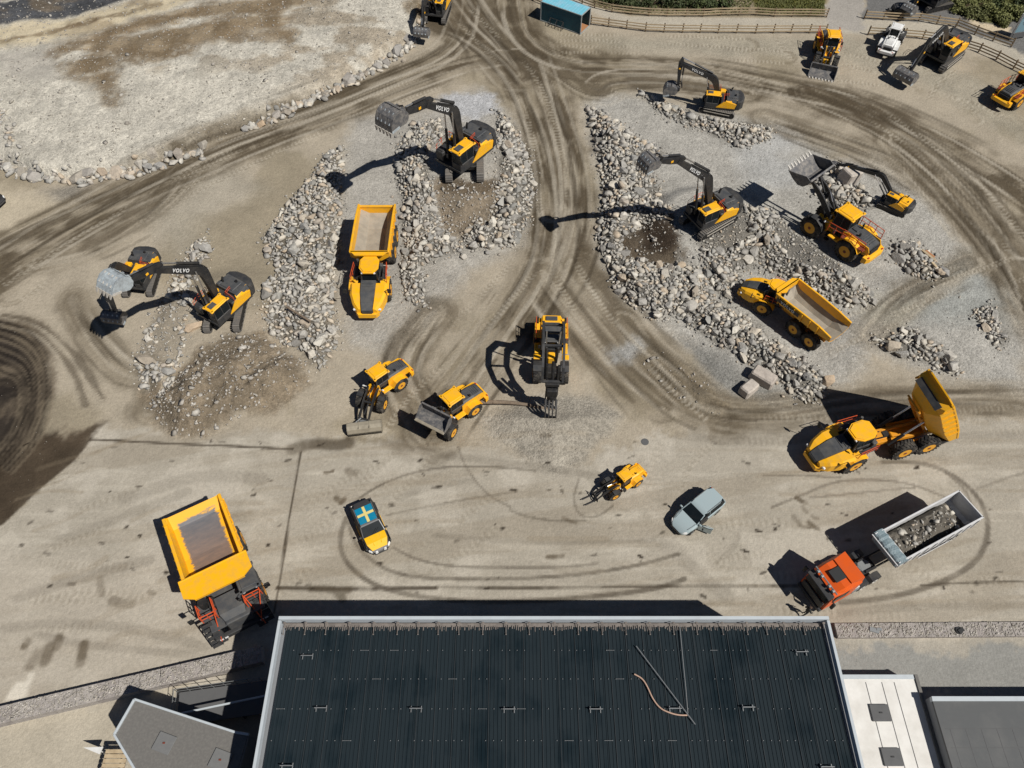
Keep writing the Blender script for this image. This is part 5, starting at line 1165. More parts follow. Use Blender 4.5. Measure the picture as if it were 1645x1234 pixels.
def build_haulers():
    # 1: facing the camera in the lane between heaps
    g = G(588.5, 503.5, 1.5); s = 1.17
    hauler('articulated_hauler', 'yellow hauler parked between two long rock heaps, nose towards the viewer, body empty', (g[0] + .05, g[1] + 4.4 * s), s, 270, 270, gate=.42, L=5.6)
    # 2: angled, body down
    a = Vector(G(*Z7((1170, 420), 7.833, (780, 935)))); b = Vector(G(*Z7((1170, 420), 7.833, (970, 1090)))); f = Vector(G(*Z7((1170, 420), 7.833, (330, 605))))
    s = .97; d = (a - b).normalized(); rd = math.degrees(math.atan2(d.y, d.x)); left = Vector((-d.y, d.x)); c = (a + b) / 2 - left * 1.6 * s; j = c + d * 3.72 * s
    hauler('articulated_hauler', 'yellow hauler with open sandy body standing diagonally between rock bands', (j.x, j.y), s, 149, rd, L=6.2, word=True, nar=.1)
    # 3: tipping
    o = ((1260, 590), 5.672); f = Vector(G(*Z7(*o, (545, 950)))); a = Vector(G(*Z7(*o, (1050, 840)))); b = Vector(G(*Z7(*o, (1270, 792))))
    s = 1.14; d = (a - b).normalized(); rd = math.degrees(math.atan2(d.y, d.x)); left = Vector((-d.y, d.x)); c = (a + b) / 2 - left * 1.6 * s; j = c + d * 3.72 * s
    hauler('articulated_hauler', 'yellow hauler with its dump body tipped up steeply at the back, nose to the left', (j.x, j.y), s, 201, rd % 360, tip=57, L=5.7)

def build_rigid():
    hd = 299.5; c = G(360, 925, 0)
    # rim corners of the body at 5.2 m give the place and size
    h = 5.0; A, B, D_ = Vector(G(260.5, 835, h)), Vector(G(353, 793, h)), Vector(G(295, 936, h))
    ax = Vector((math.cos(R(hd)), math.sin(R(hd)))); lf = Vector((-ax.y, ax.x)); wd = abs((B - A).dot(lf)); ln = abs((D_ - A).dot(ax))
    rear = (A + B) / 2; loc = rear + ax * 1.2
    root = empty('rigid_hauler', (loc.x, loc.y, 0)); tag(root, 'big rigid haul truck with bright yellow body and orange railings beside the hall corner', 'rigid haul truck')
    X = Matrix.Rotation(R(hd), 4, 'Z')   # x forwards from the rear axle
    w = wd / 2
    for sy in (-1, 1):
        wheel(root, .9, sy * (w - .55), 1.05, .9, sy, X=X); wheel(root, 5.6, sy * (w - .35), 1.05, .7, sy, X=X)
    m = MB(X)
    for sy in (-1, 1): m.bar((-.6, sy * .5, 1.5), (7.4, sy * .5, 1.3), .3, .5)
    m.box((5.6, 0, 1.9), (2.6, 2.2, .5), .06); m.box((.9, 0, 1.05), (.8, 2.2, .7), .1); m.build('chassis', 'black part', root)
    z0 = h - 1.0
    m = MB(X); t = .14; x0 = -1.2; x1 = x0 + ln
    O = [[(x, -w, h), (x, -w * .96, z0 - .3 + q), (x, w * .96, z0 - .3 + q), (x, w, h)] for x, q in ((x1, -.5), (x1 * .5, -.6), (x0 + .8, -.1), (x0, .75))]
    m.loft(O, cap=False, closed=False)
    for sy in (-1, 1): m.bar((x1, sy * (w - t * .6), h), (x0 + .8, sy * (w - t * .6), h), t * 1.7, .2); m.bar((x0 + .8, sy * (w - t * .6), h), (x0, sy * (w - t * .6), h - .04), t * 1.7, .2)
    for i in range(7):
        for sy in (-1, 1): m.bar((x0 + .5 + i * .75, sy * (w + .04), h - .1), (x0 + .5 + i * .75, sy * w * .97, z0 - .4), .16, .12)
    body = m.build('dump_body', 'yellow paint', root)
    m = MB(X)
    I = [[(x, -w + t, h), (x, -w * .9 + t, z0 + q), (x, w * .9 - t, z0 + q), (x, w - t, h)] for x, q in ((x1, -.15), (x1 * .5, -.15), (x0 + .8, .25), (x0, .92))]
    m.loft([[r[0], r[1]] for r in I], cap=False, closed=False); m.loft([[r[2], r[3]] for r in I], cap=False, closed=False); m.build('inner_wall', 'yellow paint', body)
    m = MB(Matrix.Identity(4)); m.loft([[r[1], r[2]] for r in I], cap=False, closed=False); fl = m.build('body_floor', 'scraped body floor', body); fl.rotation_euler[2] = R(hd)
    for v in fl.data.vertices: pass
    m = MB(X)
    wc = w + .28; k = 1.62
    m.slab([(x1 - .12, -wc), (x1 + k * .75, -wc), (x1 + k, -wc * .72), (x1 + k, wc * .72), (x1 + k * .75, wc), (x1 - .12, wc)], h + .02, h + .14)
    for i in range(1): m.box((x1 - .1, 0, h + .0), (.12, wc * 2, .34), .02)
    m.slab([(x1 + k - .04, -wc * .72), (x1 + k + .03, -wc * .72), (x1 + k + .03, wc * .72), (x1 + k - .04, wc * .72)], h - .12, h + .12)
    for y in (-.66, .66): m.bar((x1, y * w, h - .02), (x1 + k, y * w, h - .02), .08, .06)
    m.build('cab_canopy', 'yellow paint', body)
    # front deck
    x2 = x1 + k; zd = 2.75
    m = MB(X); m.slab([(x1 - .2, -w - .05), (x2 + .8, -w - .05), (x2 + .8, w + .05), (x1 - .2, w + .05)], zd - .12, zd)
    m.box((x2 + .2, .1, 2.1), (3.0, 1.9, 1.2), .08)
    m.build('deck', 'grey hood plastic', root)
    m = MB(X); m.loft([[(x2 - .3, -1.0, zd), (x2 - .3, .9, zd), (x2 - .3, .85, zd + .5), (x2 - .3, -.95, zd + .5)], [(x2 + 1.0, -1.0, zd - .1), (x2 + 1.0, .9, zd - .1), (x2 + 1.0, .85, zd + .4), (x2 + 1.0, -.95, zd + .4)], [(x2 + 1.45, -.9, 1.6), (x2 + 1.45, .8, 1.6), (x2 + 1.45, .7, zd + .0), (x2 + 1.45, -.8, zd + .0)]])
    m.build('engine_hood', 'grey hood plastic', root)
    m = MB(X); m.box((x2 + 1.75, 0, 1.2), (.35, w * 1.9, .5), .05)
    for i in range(6): m.box((x2 + 1.7 + .1 * i * 0, -w + .5 + .0, .6 + .3 * i), (.4, .6, .05), .01); m.box((x2 + 1.35 + .12 * (5 - i), .62 + .6, .6 + .36 * i), (.35, .7, .05), .01)
    m.build('bumper', 'charcoal paint', root)
    cab_parts(root, X, (x2 - .1, 1.7, zd), (1.7, 1.3, 1.6), 'grey hood plastic')
    m = MB(X); m.cyl((x2 - .4, -1.7, zd), (x2 - .4, -1.7, zd + .7), .35, n=14); m.box((x2 - .2, -1.2, zd + .25), (.8, .5, .5), .05); m.build('air_cleaner', 'black part', root)
    m = MB(X); q = .04
    rail(m, [(x2 - .2, -w, zd), (x2 + .8, -w, zd), (x2 + .8, -1.15, zd)], 1.0, q); rail(m, [(x2 - .2, w, zd), (x2 + .8, w, zd), (x2 + .8, 1.05, zd)], 1.0, q)
    rail(m, [(x2 - .3, -1.1, zd + .1), (x2 + 1.0, -1.1, zd + .1)], .9, q); rail(m, [(x2 - .3, 1.0, zd + .1), (x2 + 1.3, 1.0, zd + .1)], .9, q)
    m.tube([(x2 + .8, -1.15, zd + .9), (x2 + 2.0, -1.7, 1.2)], q); m.tube([(x2 + .8, 1.05, zd + .9), (x2 + 2.1, 1.4, 1.2)], q); m.tube([(x2 + .8, w, zd + .9), (x2 + 2.0, w - .9, 1.2)], q); m.tube([(x2 + .8, 1.05, zd + .5), (x2 + 2.1, 1.4, .8)], q)
    m.build('handrail', 'orange rail', root)
    for y in (1.75, -2.1):
        m = MB(X)
        for i in range(6): m.box((x2 + 1.0 + .19 * i, y, zd - .25 - .34 * i), (.26, .62, .05), .01)
        for s_ in (-.34, .34): m.bar((x2 + .9, y + s_, zd - .05), (x2 + 2.05, y + s_, .75), .06, .14)
        m.build('access_stair', 'charcoal paint', root)
    m = MB(X); m.box((x2 + 1.2, 0, zd - .35), (.9, w * 1.8, .1), .02); m.build('front_platform', 'grey hood plastic', root)
    for sy in (-1, 1):
        m = MB(X); m.tube([(x2 + .6, sy * w, zd + .8), (x2 + .7, sy * (w + .5), zd + .9)], .04); m.box((x2 + .7, sy * (w + .6), zd + .8), (.12, .35, .6), .03); m.build('mirror', 'black part', root)
    m = MB(X)
    for sy in (-1, 1):
        for k_ in range(2): m.box((x2 + 1.93, sy * (w - .5 - k_ * .35), 1.25), (.06, .25, .2), .02)
    m.build('headlight', 'letter white', root)

# ---------------------------------------------------------------- road truck with tipping trailer
def build_truck():
    rl = Vector(G(*Z7((1280, 780), 5.14, (1340, 45)), 3.3)); rr = Vector(G(*Z7((1280, 780), 5.14, (1535, 262)), 3.3)); rear = (rl + rr) / 2
    hb = (Vector(G(*Z7((1280, 780), 5.14, (640, 390)), 3.4)) + Vector(G(*Z7((1280, 780), 5.14, (845, 655)), 3.4))) / 2
    d = (hb - rear).normalized(); hd = math.degrees(math.atan2(d.y, d.x)); Lb = (hb - rear).length - .85
    root = empty('road_truck', (rear.x, rear.y, 0)); tag(root, 'truck with orange cab pulling a white open tipping trailer', 'truck')
    X = Matrix.Rotation(R(hd), 4, 'Z'); w = 1.27
    m = MB(X)
    for sy in (-1, 1): m.bar((.4, sy * .45, 1.1), (Lb + 2.2, sy * .45, 1.2), .12, .35)
    for sy in (-1, 1): m.bar((Lb + .8, sy * .42, .95), (Lb + 5.9, sy * .42, .95), .12, .3)
    m.build('chassis', 'black part', root)
    for sy in (-1, 1):
        for x in (1.3, 2.65, 4.0): wheel(root, x, sy * 1.03, .52, .42, sy, 'rim white', 'letter black', X=X)
        for x in (Lb + 1.6, Lb + 2.8): wheel(root, x, sy * .98, .52, .52, sy, 'rim white', 'letter black', X=X)
        wheel(root, Lb + 5.5, sy * 1.03, .52, .34, sy, 'rim white', 'letter black', X=X)
    z0, z1 = 1.35, 3.3; t = .07
    m = MB(X); sec = [(0, z0 + .35), (.9, z0), (Lb, z0)]
    m.loft([[(x, -w, z1), (x, -w, z + .25), (x, -w * .6, z), (x, w * .6, z), (x, w, z + .25), (x, w, z1)] for x, z in sec], cap=True, closed=False) if 0 else m.loft([[(x, -w, z1), (x, -w, z + .25), (x, -w * .6, z), (x, w * .6, z), (x, w, z + .25), (x, w, z1)] for x, z in sec], cap=False, closed=False)
    for sy in (-1, 1):
        m.bar((-.05, sy * (w - .03), z1), (Lb, sy * (w - .03), z1), .13, .12)
        for i in range(9): m.bar((.3 + i * Lb / 9, sy * (w + .03), z1 - .1), (.3 + i * Lb / 9, sy * (w + .03), z0 + .4), .08, .05)
    m.bar((0, -w, z1), (0, w, z1), .1, .12); m.bar((Lb, -w, z1), (Lb, w, z1), .1, .12)
    body = m.build('tipping_body', 'trailer white', root)
    m = MB(X); m.box((-.02, 0, (z0 + z1) / 2 + .2), (.08, 2 * w - .05, z1 - z0 - .35), .02); m.build('tailgate', 'trailer white', body); m = MB(X); m.box((Lb, 0, (z0 + z1) / 2), (.08, 2 * w - .05, z1 - z0 - .1), .02); m.build('headboard', 'trailer white', body)
    m = MB(X); m.loft([[(x, -w + t, z1), (x, -w + t, z + .3), (x, -w * .6, z + .06), (x, w * .6, z + .06), (x, w - t, z + .3), (x, w - t, z1)] for x, z in sec], cap=False, closed=False); m.build('inner_wall', 'trailer white', body)
    # rolled tarp on the headboard
    m = MB(X); r0 = random.Random(9); rings = []
    for i in range(15):
        y = -w - .12 + (2 * w + .24) * i / 14; rr_ = .34 + r0.uniform(-.04, .05); rings.append([(Lb + .42 + math.cos(a) * rr_ * 1.35, y, z1 + .02 + math.sin(a) * rr_ * .55) for a in [2 * math.pi * k / 12 for k in range(12)]])
    m.loft(rings); m.box((Lb + .4, 0, z1 - .5), (.7, 2 * w, .8), .08); m.build('rolled_tarp', 'tarp', body)
    m = MB(X)
    for sy in (-1, 1): m.bar((Lb + .85, sy * w, z1 + .15), (Lb + .05, sy * w, z1 + .15), .07)
    m.bar((Lb + .95, -w - .1, z1 - .05), (Lb + .95, w + .1, z1 - .05), .08); m.box((3.6, -w - .02, .95), (3.2, .05, .35), .02); m.box((3.6, w + .02, .95), (3.2, .05, .35), .02)
    m.build('guard', 'trailer white', body)
    # soil load: heap surface, sides falling to the walls
    n, k = 60, 26; vs = []; fs = []
    xs = np.linspace(.55, Lb - .05, n); ys = np.linspace(-w + .1, w - .1, k); XX, YY = np.meshgrid(xs, ys, indexing='ij')
    e = np.minimum(ss(.5, 2.0, XX), 1) * ss(0, .7, (w - .1) - np.abs(YY + .1) + .15)
    H_ = z0 + .35 + e * (.6 + .85 * fbm(XX * 1.2, YY * 1.6, 77, 4)) + .22 * fbm(XX * 4, YY * 4, 78, 3)
    vs = [(float(XX[i, j]), float(YY[i, j]), float(H_[i, j])) for i in range(n) for j in range(k)]
    fs = [(i * k + j, (i + 1) * k + j, (i + 1) * k + j + 1, i * k + j + 1) for i in range(n - 1) for j in range(k - 1)]
    m = MB(X @ Matrix.Translation((0, 0, 0))); m.add(vs, fs); ld = m.build('soil_load', 'load soil', None, True); ld.location = (rear.x, rear.y, 0)
    tag(ld, 'brown soil heaped in the white trailer', 'soil load', kind='stuff')
    its = []; r1 = random.Random(21)
    for i in range(150):
        a, b_ = r1.uniform(.9, Lb - .2), r1.uniform(-w + .3, w - .3); ii = int((a - .55) / (Lb - .6) * (n - 1)); jj = int((b_ + w - .1) / (2 * w - .2) * (k - 1)); q = X @ Vector((a, b_, 0)); rr_ = r1.uniform(.04, .1) if i > 14 else r1.uniform(.15, .3)
        its.append((rear.x + q.x, rear.y + q.y, float(H_[max(0, min(n - 1, ii)), max(0, min(k - 1, jj))]) + rr_ * .35, rr_, r1.uniform(0, 6), 1.2, .9, .3, r1.random()))
    stuff_mesh('load_stones', its, HU, 'grey rock mass', 'stones lying in the soil of the white trailer', 'load stones')
    # orange cab
    c0 = Lb + 4.15; X0 = X; X = X @ Matrix.Translation((c0, 0, 0)) @ Matrix.Diagonal((1.24, 1.03, 1, 1)) @ Matrix.Translation((-c0, 0, 0))
    m = MB(X); zb = .75
    m.loft([[(c0, -1.2, zb), (c0, 1.2, zb), (c0, 1.2, 3.3), (c0, .95, 3.75), (c0, -.95, 3.75), (c0, -1.2, 3.3)], [(c0 + 1.2, -1.24, zb), (c0 + 1.2, 1.24, zb), (c0 + 1.2, 1.22, 3.1), (c0 + 1.2, 1.0, 3.5), (c0 + 1.2, -1.0, 3.5), (c0 + 1.2, -1.22, 3.1)], [(c0 + 2.05, -1.22, .55), (c0 + 2.05, 1.22, .55), (c0 + 1.9, 1.16, 2.9), (c0 + 1.9, .95, 3.1), (c0 + 1.9, -.95, 3.1), (c0 + 1.9, -1.16, 2.9)]])
    m.loft([[(c0 - .35, sy * 1.2, 3.0) if 0 else (c0 - .05, -1.15, 3.2), (c0 - .05, 1.15, 3.2), (c0 - .05, 1.05, 3.95), (c0 - .05, -1.05, 3.95)] for sy in (1,)] + [[(c0 + .75, -1.1, 3.3), (c0 + .75, 1.1, 3.3), (c0 + .75, .95, 3.72), (c0 + .75, -.95, 3.72)]])
    cab = m.build('cab', 'orange cab paint', root)
    m = MB(X); m.loft([[(c0 + 2.07, -1.12, 1.65), (c0 + 2.07, 1.12, 1.65), (c0 + 1.96, 1.08, 2.75), (c0 + 1.96, -1.08, 2.75)], [(c0 + 2.1, -1.1, 1.65), (c0 + 2.1, 1.1, 1.65), (c0 + 1.99, 1.06, 2.75), (c0 + 1.99, -1.06, 2.75)]])
    for sy in (-1, 1): m.prism([(c0 + .75, 1.85), (c0 + 1.7, 1.7), (c0 + 1.7, 2.7), (c0 + .75, 2.8)], sy * 1.235 - .015, sy * 1.235 + .015)
    m.build('window', 'dark glass', cab)
    m = MB(X); m.box((c0 + 1.1, 0, 3.57), (.75, .95, .1), .03, Matrix.Rotation(R(8), 4, 'Y')); m.build('roof_hatch', 'letter black', cab)
    m = MB(X); m.box((c0 + 2.12, 0, 3.0), (.45, 2.35, .12), .04, Matrix.Rotation(R(20), 4, 'Y')); m.build('sun_visor', 'charcoal paint', cab); m = MB(X); m.box((c0 + 2.12, 0, 1.1), (.12, 2.1, .8), .03); m.build('grille', 'charcoal paint', cab); m = MB(X); m.box((c0 + 2.1, 0, .45), (.3, 2.4, .3), .05); m.build('bumper', 'charcoal paint', cab)
    m = MB(X); m.cyl((c0 + 1.85, -1.15, 3.42), (c0 + 1.85, 1.15, 3.42), .05, n=8)
    for y in (-.8, -.4, .4, .8): m.cyl((c0 + 1.85, y, 3.42), (c0 + 2.0, y, 3.42), .13, n=10)
    m.build('light_bar', 'galvanised', cab)
    for sy in (-1, 1):
        m = MB(X); m.tube([(c0 + 1.95, sy * 1.2, 2.7), (c0 + 2.1, sy * 1.5, 2.7)], .04); m.box((c0 + 2.05, sy * 1.52, 2.3), (.14, .24, .8), .04); m.build('mirror', 'black part', cab)
    X = X0
    m = MB(X); m.box((c0 - .45, 0, 1.45), (.5, 2.1, .3), .05); m.box((c0 - .3, .2, 2.2), (.25, .9, .9), .05); m.box((Lb + 3.4, -.95, .95), (1.1, .5, .6), .06); m.build('catwalk', 'trailer white', root)
    for sy in (-1, 1): m = MB(X); m.cyl((Lb + 3.2, sy * .95, .8), (Lb + 4.0, sy * .95, .8), .3, n=14); m.build('fuel_tank', 'galvanised', root)
    m = MB(X); m.box((Lb + 2.4, 0, 1.1), (2.6, 1.1, .14), .03); m.box((Lb + 3.5, .2, 1.25), (.5, 1.0, .35), .05); m.box((Lb + 3.75, -.5, 1.5), (.35, .4, .8), .06); m.build('chassis_deck', 'black part', root)
    for sy in (-1, 1):
        for x in (Lb + 1.6, Lb + 2.8):
            m = MB(X); A = [R(15), R(50), R(90), R(130), R(165)]
            for q in (.1, .13): m.loft([[(x + math.cos(a) * (.52 + q), sy * .7, .52 + math.sin(a) * (.52 + q)) for a in A], [(x + math.cos(a) * (.52 + q), sy * 1.25, .52 + math.sin(a) * (.52 + q)) for a in A]], cap=False, closed=False)
            m.build('mudguard', 'charcoal paint', root)
    m = MB(X); m.cyl((Lb + 3.3, .55, 1.1), (Lb + 3.3, .55, 1.75), .13, n=10)
    for i in range(4): m.tube([(c0 - .3, -.3 + .2 * i, 1.9), (Lb + 3.1, -.25 + .15 * i, 1.5), (Lb + 2.4, -.1 + .1 * i, 1.5)], .03)
    m.cyl((Lb + 1.9, 0, 1.05), (Lb + 1.9, 0, 1.2), .5, n=16); m.build('air_line', 'galvanised', root)
    return root

# ---------------------------------------------------------------- cars
def car(name, label, c, hd, paint, L=4.9, w=.98, H=1.72, suv=True, cat='car', flag=False, door=False):
    root = empty(name, (c[0], c[1], 0)); tag(root, label, cat); X = Matrix.Rotation(R(hd), 4, 'Z')
    hl = L / 2
    for sy in (-1, 1):
        for x in (-L * .3, L * .3): wheel(root, x, sy * (w - .12), .37, .25, sy, 'galvanised', 'letter black', X=X)
    def sec(x, hw, zb, zt, cr=.12): return [(x, -hw * .92, zb), (x, -hw, zb + .2), (x, -hw, zt - cr), (x, -hw * .86, zt), (x, hw * .86, zt), (x, hw, zt - cr), (x, hw, zb + .2), (x, hw * .92, zb)]
    m = MB(X); zt = 1.08
    m.loft([sec(-hl, w * .80, .42, .98, .1), sec(-hl + .12, w * .92, .32, zt), sec(-hl + .6, w, .26, zt + .02), sec(0, w, .24, zt), sec(hl - 1.55, w, .25, zt - .01), sec(hl - .9, w * .98, .26, zt - .06), sec(hl - .42, w * .88, .3, zt - .16), sec(hl - .14, w * .70, .38, zt - .3), sec(hl, w * .46, .42, zt - .42)])
    body = m.build('body', paint, root, True)
    # glasshouse
    x0, x1, x2, x3 = -hl + .1, -hl + .38, hl - 2.2, hl - 1.42
    m = MB(X); a = w * .95; b = w * .80
    m.loft([[(x0, -a * .9, zt), (x0, a * .9, zt), (x1, b * .92, H - .09), (x1, -b * .92, H - .09)], [(x1 + .2, -a, zt), (x1 + .2, a, zt), (x1 + .3, b, H - .04), (x1 + .3, -b, H - .04)], [(x2, -a, zt), (x2, a, zt), (x2 - .05, b, H - .05), (x2 - .05, -b, H - .05)], [(x3 + .05, -a * .93, zt - .04), (x3 + .05, a * .93, zt - .04), (x2 + .0, b * .95, H - .07), (x2 + .0, -b * .95, H - .07)]])
    m.build('window', 'car glass', body)
    m = MB(X); rp = 'car dark grey' if flag else paint
    m.loft([[(x1 - .1, -b * .72, H - .14), (x1 - .1, b * .72, H - .14), (x1 - .1, b * .66, H - .08), (x1 - .1, -b * .66, H - .08)], [(x1 + .4, -b * 1.02, H - .07), (x1 + .4, b * 1.02, H - .07), (x1 + .4, b * .93, H), (x1 + .4, -b * .93, H)], [(x2 - .35, -b * 1.02, H - .07), (x2 - .35, b * 1.02, H - .07), (x2 - .35, b * .93, H), (x2 - .35, -b * .93, H)], [(x2 + .08, -b * .97, H - .1), (x2 + .08, b * .97, H - .1), (x2 + .02, b * .9, H - .05), (x2 + .02, -b * .9, H - .05)]])
    for sy in (-1, 1):
        m.bar((x2, sy * b * .97, H - .09), (x3 + .05, sy * a * .95, zt - .01), .07, .05); m.bar((x1, sy * b * .98, H - .09), (x0 + .02, sy * a * .92, zt), .12, .08)
        m.bar((x1 + 1.6, sy * b * 1.01, H - .08), (x1 + 1.65, sy * a * 1.0, zt), .07, .03)
    roof = m.build('roof', rp, body, True)
    for sy in (-1, 1):
        m = MB(X); m.bar((x1 + .3, sy * b * .96, H + .03), (x2 - .3, sy * b * .96, H + .03), .04, .04); m.build('roof_rail', 'galvanised', roof)
    for sy in (-1, 1):
        m = MB(X); m.loft([[(hl - .32, sy * w * .74, .7), (hl - .32, sy * w * .9, .7), (hl - .4, sy * w * .9, .84), (hl - .4, sy * w * .74, .84)], [(hl - .1, sy * w * .6, .68), (hl - .16, sy * w * .75, .68), (hl - .24, sy * w * .75, .8), (hl - .2, sy * w * .6, .8)]]); m.build('headlight', 'letter white', body)
    for sy in (-1, 1):
        m = MB(X); m.box((-hl + .06, sy * w * .8, .9), (.1, .16, .26), .03); m.build('tail_lamp', 'red lamp', body)
    m = MB(X)
    for sy in (-1, 1): m.bar((x3 + .0, sy * .1, zt + .03), (x3 - .28, sy * .1 + .42, zt + .22), .02)
    m.bar((hl - .5, -w * .7, zt - .10), (x3 + .1, -w * .8, zt + .012), .015); m.bar((hl - .5, w * .7, zt - .10), (x3 + .1, w * .8, zt + .012), .015)
    m.build('wiper', 'letter black', body)
    m = MB(X); m.box((hl - .02, 0, .5), (.1, w * 1.1, .2), .04); m.box((-hl + .0, 0, .5), (.12, w * 1.6, .24), .05); m.build('bumper', 'car dark grey', body)
    for sy in (-1, 1):
        m = MB(X); m.box((x3 - .1, sy * (w + .1), zt + .06), (.14, .24, .16), .04); m.build('mirror', paint, body)
    if flag:
        m = MB(X); m.loft([[(x3 + .05, -w * .86, zt - .0), (x3 + .05, w * .86, zt - .0), (x3 + .05, w * .86, zt + .03), (x3 + .05, -w * .86, zt + .03)], [(hl - .75, -w * .86, zt - .04), (hl - .75, w * .86, zt - .04), (hl - .75, w * .84, zt + .0), (hl - .75, -w * .84, zt + .0)], [(hl - .22, -w * .62, zt - .22), (hl - .22, w * .62, zt - .22), (hl - .25, w * .6, zt - .19), (hl - .25, -w * .6, zt - .19)]])
        for sy in (-1, 1): m.bar((x3 + .1, sy * .42, zt + .04), (hl - .5, sy * .3, zt - .05), .05, .03)
        m.build('bonnet', 'car yellow', body)
        for sy in (-1, 1):
            m = MB(X); m.box((.1, sy * w * .985, .72), (2.3, .05, .34), .02); m.box((.3, sy * (w + .01), .35), (2.2, .1, .12), .03); m.build('side_stripe', 'car yellow', body)
        m = MB(X)
        for sy in (-1, 1):
            for x in (-L * .3, L * .3): m.box((x, sy * (w + .0), .78), (.95, .14, .3), .08)
        m.build('arch_flare', 'grey hood plastic', body)
        m = MB(X); xa, xb = x1 + .45, x2 - .1; yb = b * .88; z = H + .006; cr = xb - .75
        for u0, u1 in ((xa, cr - .12), (cr + .12, xb)):
            for v0, v1 in ((-yb, -.12), (.12, yb)): m.box(((u0 + u1) / 2, (v0 + v1) / 2, z), (u1 - u0, v1 - v0, .012), .002)
        m.build('flag_field', 'flag blue', roof)
        m = MB(X); m.box(((xa + xb) / 2, 0, z), (xb - xa, .22, .012), .002); m.box((cr, yb * .56, z), (.22, yb - .13, .012), .002); m.box((cr, -yb * .56, z), (.22, yb - .13, .012), .002); m.build('flag_cross', 'flag yellow', roof)
        for sy in (-1, 1):
            m = MB(X); m.cyl((hl - .1, sy * .35, .75), (hl + .04, sy * .35, .75), .12, n=10); m.build('spot_lamp', 'letter white', body)
    if door:
        Xd = X @ Matrix.Translation((x3 - .12, w - .02, 0)) @ Matrix.Rotation(R(-62 if 0 else 118), 4, 'Z')
        Xd = X @ Matrix.Translation((x3 - .12, w, 0)) @ Matrix.Rotation(R(118), 4, 'Z')
        m = MB(Xd); m.loft([[(0, -.04, .3), (0, .04, .3), (0, .04, 1.05), (0, -.04, 1.05)], [(1.05, -.05, .3), (1.05, .05, .3), (1.05, .05, 1.08), (1.05, -.05, 1.08)]])
        m.bar((.1, 0, 1.05), (.5, -.1, 1.52), .05); m.bar((.5, -.1, 1.52), (1.05, -.12, 1.5), .05); m.bar((1.05, 0, 1.05), (1.05, -.12, 1.5), .05)
        dr = m.build('door', paint, body); m = MB(Xd); m.box((.52, .06, .7), (.9, .03, .5), .01); m.box((.35, -.25, .98), (.12, .2, .14), .04); m.build('door_trim', 'black part', dr)
        m = MB(X); m.box((x3 - .65, w - .05, .75), (.95, .16, .55), .02); m.box((x3 - .65, w * .93, 1.25), (.85, .06, .35), .01); m.build('door_opening', 'letter black', body)
    return root
def build_cars():
    a = Vector(G(1155, 794, .9)); b = Vector(G(1085, 851, .6)); d = (b - a).normalized(); hd = math.degrees(math.atan2(d.y, d.x)); c = (a + b) / 2
    car('parked_car', 'grey-blue estate car standing on the apron with its front door open', c, hd, 'car grey blue', L=4.75, w=.95, H=1.68, door=True)
    a = Vector(G(579, 808, 1.)); b = Vector(G(612, 884, .6)); d = (b - a).normalized(); hd = math.degrees(math.atan2(d.y, d.x)); c = (a + b) / 2
    car('show_car', 'grey and yellow pickup-style car with a blue and yellow cross flag on its roof', c, hd, 'car dark grey', L=4.55, w=.98, H=1.62, flag=True)
    c = G(3, 331); car('parked_car', 'small black car only just showing at the left edge', (c[0] - 1.6, c[1] + .6), 340, 'letter black', L=4.2, w=.9, H=1.5)

